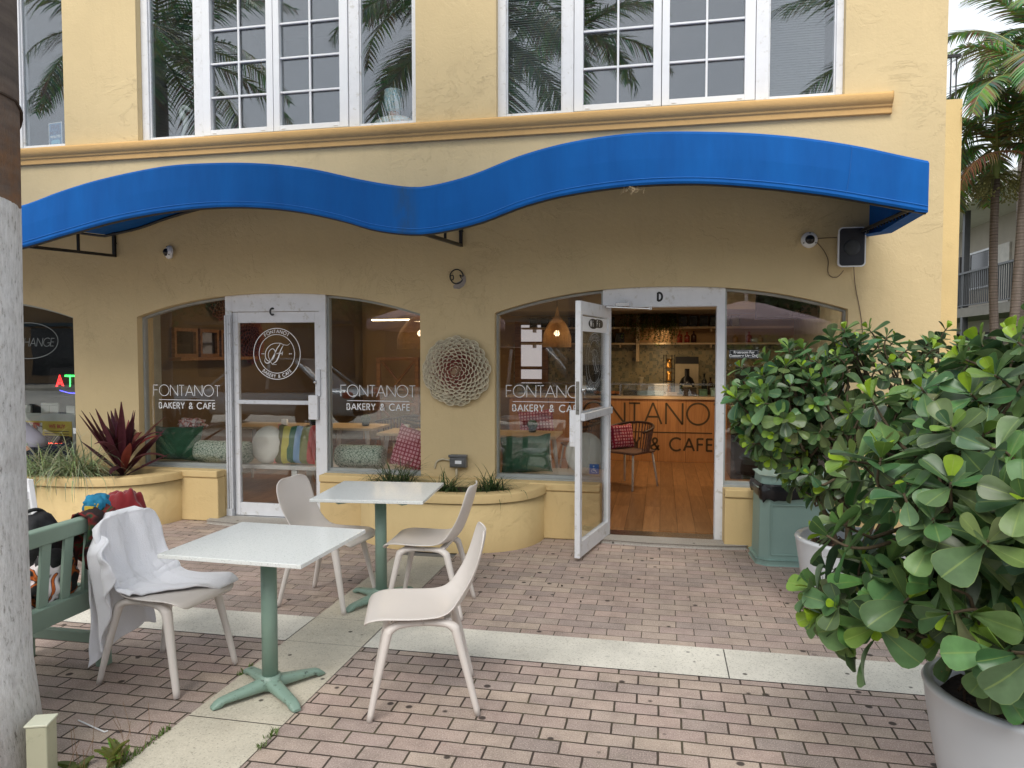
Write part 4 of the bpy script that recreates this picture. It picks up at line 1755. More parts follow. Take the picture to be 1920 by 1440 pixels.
def make_table(label, w=.72, d=.65):
    t = thing('cafe_table', label, 'table', group='square quartz topped patio tables')
    mb = MB()
    mb.box(-w / 2, -d / 2, .722, w / 2, d / 2, .742)
    mb.build('table_top', M['quartz'], t, bevel=.003)
    mb = MB()
    mb.tube([(0, 0, .055), (0, 0, .70)], .038, 28)
    mb.build('column', M['green'], t, smooth=True)
    mb = MB()
    mb.box(-.17, -.17, .705, .17, .17, .7215)
    mb.bar((-.22, -.22, .702), (.22, .22, .702), .04, .02)
    mb.bar((-.22, .22, .703), (.22, -.22, .703), .04, .02)
    mb.build('top_bracket', M['green'], t, bevel=.003)
    mb = MB()
    for k in range(4):
        a = R(56 + 90 * k)
        d_, s_ = Vector((math.cos(a), math.sin(a), 0)), Vector((-math.sin(a), math.cos(a), 0))

        def pt(u, v):
            # u round the section, v along the arm
            L = .02 + .265 * v
            hw = lerp(.034, .024, v)
            zt = lerp(.078, .034, v ** .8) if v < .9 else lerp(.036, .012, (v - .9) / .1)
            zb = .0 if v > .82 else .014
            an = 2 * PI * u
            cx = math.copysign(abs(math.cos(an)) ** .6, math.cos(an)) * hw * (1 if v < .93 else .8)
            cz = math.copysign(abs(math.sin(an)) ** .6, math.sin(an))
            z = (zt + zb) / 2 + cz * (zt - zb) / 2
            p = d_ * L + s_ * cx
            return (p.x, p.y, z + .002)
        mb.grid(pt, 14, 14, wrap=True)
        tip = [pt(i / 14, 1) for i in range(14)]
        mb.add(tip, [tuple(range(14))])
    mb.tube([(0, 0, .02), (0, 0, .085)], .05, 24)
    mb.build('cross_base', M['green_worn'], t, smooth=True)
    return t


t1 = make_table('near patio table with white speckled top and green pedestal')
t1.location = (-1.858, 3.195, .004)
t1.rotation_euler = (0, 0, R(-2))
t2 = dup(t1, (-1.812, 4.525, .004), R(5.5), 'far patio table with white speckled top in front of the middle planter')

# towel draped over the chair, built in the chair's own frame
random.seed(21)
mb = MB()


def smooth(a, b, x):
    t = clamp((x - a) / (b - a))
    return t * t * (3 - 2 * t)


def half_w(pv):
    f = pv * (len(CHPROF) - 1)
    i = min(int(f), len(CHPROF) - 2)
    return lerp(CHPROF[i][2], CHPROF[i + 1][2], f - i)


def towel(u, v):
    """u 0..1 across, v 0..1 from seat over the back and down behind"""
    s = u * 2 - 1
    ruf = noise.noise(Vector((u * 3.1, v * 4.2, 1.3)))
    ruf2 = noise.noise(Vector((u * 7.5, v * 9.0, 5.1))) + .5 * noise.noise(Vector((u * 16, v * 20, 2.1)))
    fold = math.sin(u * 13 + 3 * math.sin(v * 4) + 1.4)
    if v < .48:
        f = v / .48
        # the hem lies slantwise on the seat: further forward on the far side
        start = lerp(.10, .33, smooth(-1, 1, -s)) + .03 * ruf
        pv = lerp(start, 1.0, f)
        hw = half_w(pv)
        y = s * lerp(.215, .205, f) + (-.02 * (1 - f)) + .012 * ruf2
        off = .012 + .010 * abs(ruf) + .008 * ruf2 + .018 * math.exp(-((pv - .5) / .09) ** 2)
        off += .020 * math.exp(-((f - .05) / .05) ** 2) * (.7 + ruf) + .009 * fold * (1 - f) + .006 * fold * f
        e = max(0, abs(y) - hw)
        p = chair_pt(clamp(y / hw, -1, 1), pv, off)
        if e > 0:
            p.y = math.copysign(hw + e * .55, y)
            p.z -= e * .75
            p.x -= e * .5 * smooth(.3, .6, pv)
        return p
    f = (v - .48) / .52
    drop = lerp(.60, .68, smooth(-1, 1, -s))
    hw = half_w(1.0)
    y0 = s * .205
    e = max(0, abs(y0) - hw)
    top = .815 + .014 - e * .75
    over = smooth(0, .05, f)
    z = top + .012 * math.sin(PI * clamp(f / .06)) - f * drop * lerp(1, .93, min(1, e * 4)) 
    x = -.300 - .2 * e - .030 * over + .085 * f + .016 * fold * smooth(.05, .5, f) + .02 * ruf * f
    y = math.copysign(hw + e * lerp(.55, .9, f), y0) if e > 0 else y0
    y = y + .02 * s * f + .014 * ruf2 * f - .03 * f
    return Vector((x, y, max(z, .05)))


mb.grid(towel, 60, 100)


# near corner that slides off the shoulder of the back and hangs free
def flap(u, v):
    ruf = noise.noise(Vector((u * 3, v * 4, 9.3)))
    L = lerp(.62, .16, u ** .8)
    z = .775 - .06 * u - v * L
    x = -.325 + .13 * v + .15 * u * (1 - .4 * v) + .014 * math.sin(u * 12 + v * 3) * smooth(0, .3, v)
    y = -.160 - .055 * smooth(0, .25, v) - .02 * u + .012 * math.sin(u * 10 + v * 4) + .015 * ruf
    return Vector((x, y, z))


mb.grid(flap, 20, 40)
mtw, ntw, btw = newmat('towel_terry')
btw.inputs['Base Color'].default_value = (*S(236, 237, 243), 1)
btw.inputs['Roughness'].default_value = .95
btw.inputs['Sheen Weight'].default_value = .4
bump(ntw, btw, noise_t(ntw, coords(ntw), 180, 4, .7), .9, .006)
o = mb.build('towel', mtw, smooth=True, solid=.014, sub=1)
o.location = chL.location
o.rotation_euler = chL.rotation_euler
tag(o, 'white terry towel draped over the left foreground chair', 'towel')

# ------------------------------------------------------------------ bench and what lies on it
bn = thing('bench', 'sage green slatted wooden bench at the left edge', 'bench', (-2.90, 2.75, 0))
# local frame: back towards +x, seat towards -x, length along y
LY0, LY1 = -.62, .58
for y in (LY0 + .03, LY1 - .03):
    mb = MB()
    mb.bar((.015, y, 0), (.0, y, .40), .055, .06, up=(0, 1, 0))
    mb.bar((.0, y, .40), (.055, y, .78), .045, .055, up=(0, 1, 0))
    mb.build('leg', M['bench'], bn, bevel=.005)
    mb = MB()
    mb.bar((-.47, y, 0), (-.47, y, .40), .06, .06, up=(0, 1, 0))
    mb.build('leg', M['bench'], bn, bevel=.005)
    mb = MB()
    mb.box(-.44, y - .02, .12, -.02, y + .02, .175)
    mb.build('stretcher', M['bench'], bn, bevel=.004)
mb = MB()
mb.bar((.062, LY0, .795), (.062, LY1, .795), .045, .085, up=(.2, 0, .97))
mb.build('top_rail', M['bench'], bn, bevel=.012)
mb = MB()
mb.bar((.02, LY0 + .01, .395), (.02, LY1 - .01, .395), .04, .11, up=(.2, 0, 1))
mb.build('lower_rail', M['bench'], bn, bevel=.006)
k = 0
y = LY0 + .10
while y < LY1 - .08:
    mb = MB()
    mb.bar((.025, y, .44), (.058, y, .76), .055, .017, up=(1, 0, 0))
    mb.build('back_slat', M['bench'], bn, bevel=.003)
    y += .135
for i in range(5):
    mb = MB()
    x = -.47 + i * .105
    mb.box(x - .045, LY0, .40, x + .045, LY1, .425)
    mb.build('seat_slat', M['bench'], bn, bevel=.005)


def blob(mb, c, r, amp, f, seed=0, n=36, m=22, ex=.8, fn=None, rot=0):
    cr_, sr_ = math.cos(rot), math.sin(rot)

    def pt(u, v):
        a, b = 2 * PI * u, PI * v
        d = [math.cos(a) * math.sin(b), math.sin(a) * math.sin(b), -math.cos(b)]
        q = [math.copysign(abs(x) ** ex, x) for x in d]
        k = 1 + amp * noise.noise(Vector((d[0] * f + seed, d[1] * f, d[2] * f)))
        p = [q[0] * r[0] * k, q[1] * r[1] * k, q[2] * r[2] * k]
        if fn:
            p = fn(p)
        return (c[0] + p[0] * cr_ - p[1] * sr_, c[1] + p[0] * sr_ + p[1] * cr_, c[2] + p[2])
    mb.grid(pt, n, m, wrap=True)
    return mb


M['bpack'] = mat('backpack_nylon', (.012, .012, .014), .6, var=.4, bmp=.5, bs=25)
t = thing('backpack', 'black backpack standing on the bench behind its back rail', 'backpack', (-3.03, 3.03, .43))
mb = MB()
blob(mb, (0, 0, .215), (.095, .14, .215), .12, 3, 2)
mb.build('pack_body', M['bpack'], t, smooth=True)
mb = MB()
blob(mb, (.09, 0, .14), (.05, .11, .12), .1, 3, 5)
mb.build('front_pocket', M['bpack'], t, smooth=True)
mb = MB()
mb.tube(cat_rom([(.0, -.10, .36), (-.01, -.07, .43), (0, 0, .452), (.0, .06, .43), (0, .09, .38)], 5), .009, 6)
mb.build('strap', mat('strap_black', (.02, .02, .02), .7), t, smooth=True)


def weave_mat():
    m, nt, b = newmat('woven_straw')
    v = coords(nt)
    vo = _n(nt, 'ShaderNodeTexVoronoi')
    vo.inputs['Scale'].default_value = 42
    vo.inputs['Randomness'].default_value = .25
    nt.links.new(v, vo.inputs['Vector'])
    c = ramp(nt, vo.outputs['Distance'], [(.15, S(206, 176, 118)), (.45, S(160, 124, 74)), (.6, S(64, 42, 24))])
    nt.links.new(c, b.inputs['Base Color'])
    b.inputs['Roughness'].default_value = .8
    i = _n(nt, 'ShaderNodeMath', _operation='SUBTRACT')
    i.inputs[0].default_value = 1
    nt.links.new(vo.outputs['Distance'], i.inputs[1])
    bump(nt, b, i.outputs[0], 1, .012)
    return m


t = thing('woven_bag', 'tan woven straw bag on the bench seat', 'bag', (-3.05, 2.80, .43))
mb = MB()
blob(mb, (0, 0, .13), (.09, .15, .15), .08, 2, 4)
mb.build('bag_body', weave_mat(), t, smooth=True)
mb = MB()
mb.tube(cat_rom([(.02, -.08, .26), (.02, -.06, .31), (.02, 0, .33), (.02, .06, .31), (.02, .08, .26)], 5), .008, 6)
mb.build('handle', mat('straw_handle', S(150, 116, 70), .8), t, smooth=True)


def striped(name, stops, scale=(1, 1, 1), sc_=6, rough=.5):
    m, nt, b = newmat(name)
    v = coords(nt, scale)
    w = noise_t(nt, v, sc_, 1, .3, .8)
    r = ramp(nt, w, stops)
    for s in ():
        pass
    nt.links.new(r, b.inputs['Base Color'])
    b.inputs['Roughness'].default_value = rough
    bump(nt, b, noise_t(nt, v, 14, 3), .5, .01)
    return m


mb = MB()
blob(mb, (0, 0, .07), (.085, .21, .075), .35, 3, 8)
o = mb.build('plastic_bag', striped('blue_film', [(.35, S(34, 58, 110)), (.46, S(150, 176, 206)), (.52, S(214, 222, 232)), (.6, S(70, 96, 150))], rough=.15), smooth=True, loc=(-2.97, 2.66, .43))
tag(o, 'shiny blue and silver plastic bag on the bench seat', 'bag')
m_ = striped('print_cloth', [(.36, (.012, .012, .012)), (.42, S(222, 216, 216)), (.52, S(226, 214, 216)), (.55, (.015, .015, .015)), (.6, S(214, 110, 40)), (.66, (.015, .015, .015))], (1, 1, 1), 10, .8)
for mod in ('',):
    m_.node_tree.nodes
mb = MB()
blob(mb, (0, 0, .1), (.055, .14, .12), .4, 2.2, 12)
o = mb.build('printed_bag', m_, smooth=True, loc=(-2.935, 3.02, .435))
tag(o, 'orange, white and black printed cloth bag on the bench end', 'bag')


# clothes over the rail end
def cloth_fn(c, L, W, zt, fall, seed, xt=0.):
    def fn(u, v):
        s = u * 2 - 1
        a = (v - .5) * 2
        ruf = noise.noise(Vector((u * 3 + seed, v * 5, seed)))
        y = s * L / 2 + .02 * ruf
        if abs(a) < .25:
            x = a / .25 * W
            z = zt - .5 * W * (a / .25) ** 2
        else:
            x = math.copysign(W + .012 + .02 * (abs(a) - .25), a)
            z = zt - .5 * W - (abs(a) - .25) / .75 * fall * (1 + .25 * ruf)
        z += .025 * noise.noise(Vector((u * 5 + seed, 3.1, v * 3))) + .012 * math.sin(u * 11 + seed)
        return (c[0] + x + xt * (zt - z) * -1 + .018 * ruf, c[1] + y, z)
    return fn


mb = MB()
mb.grid(cloth_fn((-2.84, 3.19), .17, .04, .85, .26, 2.3, .1), 18, 40)
o = mb.build('patterned_scarf', striped('scarf_print', [(.4, S(30, 16, 16)), (.5, S(84, 34, 30)), (.56, S(120, 20, 26)), (.62, S(36, 70, 40)), (.7, (.01, .01, .01))], (1, 1, 1), 14, .9), smooth=True, solid=.008)
tag(o, 'dark red and green patterned scarf hung over the bench rail end', 'scarf')
t = thing('jacket', 'crumpled red jacket with black trim heaped behind the towel', 'jacket', (-2.93, 3.52, .43))


def hump(p):
    z = p[2]
    k = 1 - .45 * clamp((z + .2) / .45)
    return [p[0] * k, p[1] * k + .02, z]


mb = MB()
blob(mb, (0, 0, .235), (.17, .13, .24), .22, 2.4, 31, fn=hump, n=48, m=30)
mb.build('red_body', mat('red_fleece', S(118, 12, 20), .9, var=.25, vs=5, bmp=.7, bs=14, sheen=.3), t, smooth=True)
mb = MB()
blob(mb, (.04, -.235, .43), (.06, .075, .055), .25, 3, 7, rot=.5)
sl_ = mb.build('sleeve', mat('blue_knit', S(24, 116, 152), .85, var=.3, vs=18, bmp=.6, bs=30), t, smooth=True)
mb = MB()
for k_ in range(2):
    mb.tube([(.06 + .02 * k_, -.30, .405), (.08 + .02 * k_, -.295, .45)], .004, 4)
mb.box(.04, -.322, .415, .09, -.312, .44)
mb.build('badge', mat('badge_yellow', S(206, 176, 60), .7), sl_)
# bench lounge cushion edge and folded sun lounger frame behind
t = thing('folding_board', 'white plastic A-frame board standing behind the bench', 'sign board', (-4.62, 4.25, -.2))
for s in (-1, 1):
    mb = MB()
    for x in (-.27, .27):
        mb.bar((x, s * .24, 0), (x * .96, s * .02, .93), .04, .03, up=(0, 1, 0))
    mb.bar((-.27, s * .225, .06), (.27, s * .225, .06), .03, .05)
    mb.bar((-.26, s * .03, .82), (.26, s * .03, .82), .03, .06)
    mb.build('board_frame', M['white_plain'], t, bevel=.006)
    mb = MB()
    mb.add([(-.25, s * .218, .08), (.25, s * .218, .08), (.25, s * .04, .79), (-.25, s * .04, .79)], [(0, 1, 2, 3)])
    mb.build('board_panel', mat('board_grey', S(176, 178, 176), .5), t, solid=.006)
t.rotation_euler = (0, 0, R(70))


# ------------------------------------------------------------------ palms
def frond(mb, base, az, el, L, droop, nleaf, leafL, cols, hang=.5, wid=.038, seg=12, twist=0.):
    """feather frond: arching rachis with leaflets on both sides"""
    p = Vector(base)
    th = el
    pts = []
    d = Vector((math.cos(az), math.sin(az), 0))
    s = Vector((-math.sin(az), math.cos(az), 0))
    for k in range(seg + 1):
        ax = d * math.cos(th) + Vector((0, 0, 1)) * math.sin(th)
        pts.append((p.copy(), ax))
        p = p + ax * (L / seg)
        th -= droop / seg * (.5 + k / seg)
    mb.tube([q[0] for q in pts], [lerp(.022, .004, i / seg) for i in range(seg + 1)], 5, tint=cols[2])
    for i in range(nleaf):
        f = lerp(.12, 1.0, i / nleaf)
        j = min(int(f * seg), seg - 1)
        t = f * seg - j
        c = pts[j][0].lerp(pts[j + 1][0], t)
        ax = pts[j][1].lerp(pts[j + 1][1], t).normalized()
        up = s.cross(ax)
        ll = leafL * (math.sin(PI * clamp(f * .82 + .16)) ** .6) * random.uniform(.85, 1.1)
        for sg in (-1, 1):
            col = tuple(lerp(a, b, random.random()) for a, b in zip(cols[0], cols[1]))
            dr = (s * sg * .8 + ax * lerp(.35, .9, f) + up * random.uniform(-.05, .3)).normalized()
            w = wid * random.uniform(.7, 1.1)
            q = c.copy()
            vs = []
            wn = dr.cross(up).normalized()
            for k in range(4):
                g = k / 3
                ww = w * (1 - g ** 1.6) + .001
                vs += [q - wn * ww / 2, q + wn * ww / 2]
                q = q + dr * (ll / 3)
                dr = (dr + Vector((0, 0, -1)) * hang * (.4 + g)).normalized()
            mb.add(vs, [(0, 1, 3, 2), (2, 3, 5, 4), (4, 5, 7, 6)], tint=col)


PG = (S(64, 88, 50), S(142, 164, 106), S(150, 158, 100))


def palm(label, x, y, h, L, n, r=.13, tm=None, group='street palms', nleaf=44, leafL=.55, el=(75, -35), fruit=False, lean=(0, 0), seed=1, droop=(1.0, 1.9), name='palm_tree', shaft=True):
    random.seed(seed)
    t = thing(name, label, 'palm tree', (x, y, 0), 0, group)
    mb = MB()
    k = 14
    pts, rs = [], []
    for i in range(k + 1):
        f = i / k
        pts.append((lean[0] * f ** 1.6 + .02 * math.sin(f * 7 + seed), lean[1] * f ** 1.6, h * f))
        rs.append(r * (1.16 - .24 * f ** .5) if f > .02 else r * 1.32)
    mb.tube(pts, rs, 20)
    mb.build('trunk', tm or M['palm_trunk'], t, smooth=True)
    top = Vector(pts[-1])
    if shaft:
        mb = MB()
        mb.tube([top, top + Vector((0, 0, .25)), top + Vector((0, 0, .6))], [r * .8, r * .95, r * .4], 14, tint=(1, 1, 1))
        mb.build('crownshaft', mat('crownshaft_green_%d' % seed, S(122, 144, 84), .5, var=.15), t, smooth=True)
        top = top + Vector((0, 0, .5))
    mb = MB()
    for i in range(n):
        a = i * 2.39996 + random.gauss(0, .12)
        f = (i + .5) / n
        e = R(lerp(el[0], el[1], f)) + random.gauss(0, .08)
        frond(mb, top, a, e, L * random.uniform(.85, 1.1), random.uniform(*droop), nleaf, leafL, PG, hang=.28)
    mb.build('crown', M['palm'], t)
    if fruit:
        mb = MB()
        for b in range(3):
            a0 = random.uniform(0, 6.28)
            for j in range(42):
                p = top + Vector((0, 0, -.45))
                a = a0 + random.gauss(0, .5)
                l = random.uniform(.2, .5)
                q = p + Vector((math.cos(a) * l, math.sin(a) * l, -random.uniform(.05, .35)))
                mb.tube([p, p.lerp(q, .5) + Vector((0, 0, .08)), q], .004, 4, tint=S(150, 140, 84))
                for m_ in range(5):
                    mb.ball(q + Vector((random.gauss(0, .05), random.gauss(0, .05), random.gauss(0, .05))), .016, 5, 4, )
        mb.build('fruit_cluster', mat('palm_fruit_%d' % seed, S(128, 132, 84), .7, var=.3, vs=20), t)
    return t


def trunk_mats():
    m, nt, b = newmat('palm_trunk_bark')
    v = coords(nt)
    ring = _n(nt, 'ShaderNodeTexWave')
    ring.wave_type = 'BANDS'
    ring.bands_direction = 'Z'
    ring.inputs['Scale'].default_value = 3.2
    ring.inputs['Distortion'].default_value = 2.5
    ring.inputs['Detail'].default_value = 3
    nt.links.new(v, ring.inputs['Vector'])
    c = ramp(nt, ring.outputs['Fac'], [(.0, S(106, 98, 92)), (.8, S(130, 120, 112)), (1., S(84, 76, 70))])
    c = mixc(nt, ramp(nt, noise_t(nt, coords(nt, (6, 6, 1)), 4, 6, .7), [(.4, 0.), (.7, .7)]), c, S(88, 78, 70))
    nt.links.new(c, b.inputs['Base Color'])
    b.inputs['Roughness'].default_value = .9
    bump(nt, b, noise_t(nt, coords(nt, (4, 4, 1)), 14, 6, .7), .8, .012)
    # near trunk: bare bark above, weathered white paint below 2.25 m, rust-brown band between
    m2, nt, b = newmat('painted_trunk')
    v = coords(nt)
    sx = _n(nt, 'ShaderNodeSeparateXYZ')
    nt.links.new(v, sx.inputs[0])
    nz_ = noise_t(nt, v, 5, 4)
    ad = _n(nt, 'ShaderNodeMath', _operation='MULTIPLY_ADD')
    nt.links.new(nz_, ad.inputs[0])
    ad.inputs[1].default_value = .12
    nt.links.new(sx.outputs[2], ad.inputs[2])
    fw = _n(nt, 'ShaderNodeMath', _operation='LESS_THAN')
    nt.links.new(ad.outputs[0], fw.inputs[0])
    fw.inputs[1].default_value = 2.29
    ring = ramp(nt, noise_t(nt, coords(nt, (1, 1, 6)), 3, 5, .6), [(.35, S(92, 84, 80)), (.65, S(124, 114, 108))])
    rust = _n(nt, 'ShaderNodeMapRange')
    nt.links.new(ad.outputs[0], rust.inputs['Value'])
    rust.inputs['From Min'].default_value = 2.75
    rust.inputs['From Max'].default_value = 2.45
    rf = mixc(nt, 1., rust.outputs[0], ramp(nt, noise_t(nt, v, 9, 5, .7), [(.35, .15), (.65, .9)]), 'MULTIPLY')
    bark = mixc(nt, rf, ring, S(142, 100, 62))
    fl = noise_t(nt, coords(nt, (5, 5, 1.2)), 15, 7, .75)
    fl2 = noise_t(nt, coords(nt, (2, 2, 1)), 7, 6, .7)
    white = ramp(nt, fl, [(.33, S(128, 122, 118)), (.42, S(216, 217, 218)), (.6, S(238, 239, 241))])
    white = mixc(nt, ramp(nt, fl2, [(.52, 0.), (.74, .45)]), white, S(160, 156, 154))
    c = mixc(nt, fw.outputs[0], bark, white)
    nt.links.new(c, b.inputs['Base Color'])
    b.inputs['Roughness'].default_value = .9
    n1 = bump(nt, b, fl, .9, .02)
    bump(nt, b, noise_t(nt, coords(nt, (1, 1, .4)), 3, 4), .6, .06, n1)
    return m, m2


M['palm_trunk'], M['painted_trunk'] = trunk_mats()
near = palm('near palm with white painted lower trunk at the left edge', -2.60, 2.33, 6.0, 2.7, 24, r=.176, tm=M['painted_trunk'], nleaf=60, leafL=.72, el=(80, -40), seed=4, droop=(1.1, 1.9))
palm('palm standing by the kerb far left of the tables', -8.3, 2.2, 6.2, 2.8, 26, r=.15, el=(75, -35), seed=9, nleaf=46, leafL=.6, droop=(1.0, 1.9))
palm('palm by the kerb to the right behind the near bush', 4.0, .9, 6.0, 2.6, 22, r=.14, el=(78, -35), seed=15, nleaf=44, leafL=.6, droop=(1.1, 1.8))
palm('palm across the kerb behind the viewpoint', -1.65, -.9, 7.2, 2.3, 16, r=.13, el=(78, -10), seed=23, nleaf=40, leafL=.55, droop=(1.0, 1.6))
# old frond that hangs towards the facade from the near palm
random.seed(40)
mb = MB()
frond(mb, (-.0, .0, 6.2), R(118), R(20), 2.95, 2.15, 40, .52, PG, hang=.3)
o = mb.build('drooping_frond', M['palm'], near)
# rope round the near trunk
mb = MB()
mb.tube([(.190 * math.cos(R(a)), .190 * math.sin(R(a)), 2.62 - .55 * (abs(a) / 180.) ** 2 + .003 * math.sin(a)) for a in range(-180, 181, 10)], .006, 6)
mb.tube([(.186 * math.cos(R(a)), .186 * math.sin(R(a)), 3.15 + (a + 60) / 120 * .75) for a in range(-60, 61, 8)], .014, 6)
mb.build('rope', M['rope'], near)

t = thing('utility_box', 'beige metal utility box at the foot of the painted palm', 'utility box', (-2.325, 2.325, 0), R(20))
mb = MB()
mb.box(-.038, -.03, .0, .038, .055, .236)
mb.build('housing', mat('beige_metal', S(176, 176, 152), .45, var=.06, vs=4, dirt=S(140, 140, 118), dscale=12), t, bevel=.006)
mb = MB()
mb.box(-.042, -.034, .2361, .042, .059, .245)
mb.build('lid', mat('beige_lid', S(206, 208, 188), .45, var=.08, vs=6), t, bevel=.003)

# fern and weeds between the pavers at the foot of the palm
random.seed(8)
mb = MB()
for k in range(9):
    a = random.uniform(0, 6.28)
    frond(mb, (random.gauss(0, .015), random.gauss(0, .015), 0), a, R(random.uniform(30, 70)), random.uniform(.06, .13), random.uniform(.5, 1.2), 16, .022, (S(78, 116, 36), S(132, 166, 60), S(96, 100, 44)), hang=.08, wid=.012, seg=8)
tag(mb.build('fern', M['palm'], loc=(G(222, 1428)[0], G(222, 1428)[1], 0)), 'small green fern growing at the concrete strip by the palm', 'fern')
mb = MB()
for k in range(6):
    a = random.uniform(0, 6.28)
    frond(mb, (random.gauss(0, .03), random.gauss(0, .02), 0), a, R(random.uniform(20, 60)), random.uniform(.04, .08), 1., 12, .018, (S(66, 96, 34), S(120, 150, 60), S(86, 96, 44)), hang=.08, wid=.01, seg=8)
tag(mb.build('fern', M['palm'], loc=(-2.25, 2.43, 0)), 'tiny fern sprouting beside the beige utility box', 'fern')
mb = MB()
random.seed(14)
for k in range(420):
    e = random.random()
    if e < .45:
        c = (XS0 - .01 + random.gauss(0, .008), random.uniform(2.3, 3.8))
    elif e < .7:
        c = (XS1 + random.gauss(0, .008), random.uniform(2.3, 3.0))
    elif e < .85:
        c = (random.uniform(.7, 1.3), YS0 + random.gauss(0, .01))
    else:
        c = (random.uniform(-2.35, -2.1), random.uniform(2.3, 2.6))
    # clumped
    if noise.noise(Vector((c[0] * 4, c[1] * 4, 0))) < .05:
        continue
    for j in range(3):
        a = random.uniform(0, 6.28)
        l = random.uniform(.006, .022)
        w = Vector((-math.sin(a), math.cos(a), 0)) * .003
        p = Vector((c[0] + random.gauss(0, .004), c[1] + random.gauss(0, .004), .002))
        q = p + Vector((math.cos(a) * l * .7, math.sin(a) * l * .7, l))
        mb.add([p - w, p + w, q + w * .3, q - w * .3], [(0, 1, 2, 3)], tint=S(96, 122, 50, random.uniform(.6, 1.1)))
for k in range(14):
    c = (random.uniform(-2.32, -2.08), random.uniform(2.36, 2.7))
    a = random.uniform(0, 6.28)
    mb.tube(cat_rom([(c[0], c[1], 0), (c[0] + .02 * math.cos(a), c[1] + .02 * math.sin(a), .07), (c[0] + .05 * math.cos(a), c[1] + .05 * math.sin(a), .14)], 4), .0009, 4, tint=S(140, 110, 80))
tag(mb.build('weeds', M['grass']), 'low green weeds in the joints along the concrete strip', 'weeds', kind='stuff')
mb = MB()
a_, b_ = G(147, 1353), G(196, 1375)
mb.tube([(a_[0], a_[1], .006), (b_[0], b_[1], .006)], .0032, 8)
mb.tube([(b_[0], b_[1], .006), (b_[0] + .006, b_[1] + .012, .006)], .003, 6)
tag(mb.build('straw', M['vinyl']), 'white drinking straw lying on the pavers', 'straw')
mb = MB()
random.seed(31)
for k in range(26):
    x, y = random.uniform(-1.4, 1.2), random.uniform(4.4, 6.2)
    s_ = random.uniform(.006, .016)
    a = random.uniform(0, 6.28)
    mb.add([(x + s_ * math.cos(a + q) * (1 if q % 2 else .5), y + s_ * math.sin(a + q) * (1 if q % 2 else .5), .004 + .002 * q) for q in (0, 1.3, 2.9, 4.4)], [(0, 1, 2, 3)], tint=random.choice([S(60, 48, 36), S(92, 66, 46), S(190, 186, 170)]))
tag(mb.build('fallen_leaves', M['grass']), 'scattered dry leaf scraps on the pavers', 'leaf litter', kind='stuff')


# ------------------------------------------------------------------ clusia bushes in pots
def clusia_leaf(mb, base, ax, up, L, W, tint, curl, cup):
    """obovate leaf from base along ax, upper side towards up"""
    side = ax.cross(up).normalized()
    up = side.cross(ax).normalized()
    FL = (0, .16, .34, .52, .68, .82, .92, .98, 1.)
    nv, nu = len(FL) - 1, 6
    vs, uvs = [], []
    th = 0.
    p = Vector(base)
    a = ax.copy()
    n_ = up.copy()
    pts = []
    for k in range(nv + 1):
        pts.append((p.copy(), a.copy(), n_.copy()))
        if k == nv:
            break
        st = L * (FL[k + 1] - FL[k])
        p = p + a * st
        c = curl * (FL[k + 1] - FL[k])
        a2 = (a * math.cos(c) - n_ * math.sin(c)).normalized()
        n_ = (n_ * math.cos(c) + a * math.sin(c)).normalized()
        a = a2
    for k in range(nv + 1):
        f = FL[k]
        w = W * max(.09 * (1 - f), (f ** .95) * ((1.0 - f ** 5) ** .5) * 1.24) if f < 1 else W * .14
        q, a, n_ = pts[k]
        for i in range(nu + 1):
            s = i / nu * 2 - 1
            vs.append(q + side * (s * w / 2) + n_ * (w * cup * (s * s) - (W * .035 if i == nu // 2 else 0)))
            uvs.append((i / nu, f))
    fs = []
    m = nu + 1
    for j in range(nv):
        for i in range(nu):
            fs.append((j * m + i, j * m + i + 1, (j + 1) * m + i + 1, (j + 1) * m + i))
    mb.add(vs, fs, tint=tint, uvs=uvs)


def rosette(mb, c, axis, size, pairs=4, young=None):
    axis = axis.normalized()
    a = axis.cross(Vector((0, 0, 1)))
    if a.length < .1:
        a = axis.cross(Vector((1, 0, 0)))
    a.normalize()
    rot = random.uniform(0, PI)
    for k in range(pairs):
        f = k / max(1, pairs - 1)           # 0 oldest .. 1 youngest
        for sgn in (0, PI):
            an = rot + k * PI / 2 + sgn + random.gauss(0, .16)
            out = a * math.cos(an) + axis.cross(a) * math.sin(an)
            # young leaves stand up, old ones lie open
            t = R(lerp(92, 28, f)) + random.gauss(0, .14)
            ax = (axis * math.cos(t) + out * math.sin(t)).normalized()
            up = (axis * math.sin(t) - out * math.cos(t)).normalized()
            yk = young if young is not None else random.random() < .55
            L = size * lerp(1.12, .55, f ** 1.5) * random.uniform(.74, 1.16)
            if f > .9 and yk:
                col = S(146, 178, 48, random.uniform(.8, 1.15))
            elif f > .6 and yk:
                col = S(112, 144, 62, random.uniform(.8, 1.15))
            else:
                g = random.random()
                col = tuple(lerp(p, q, g) * random.uniform(.8, 1.2) for p, q in zip(S(58, 88, 58), S(112, 142, 90)))
            base = c + axis * (.012 * k) - axis * .03
            clusia_leaf(mb, base, ax, up, L, L * random.uniform(.66, .84), col, random.uniform(-.1, .75) * (1 - f * .5), random.uniform(.02, .24))


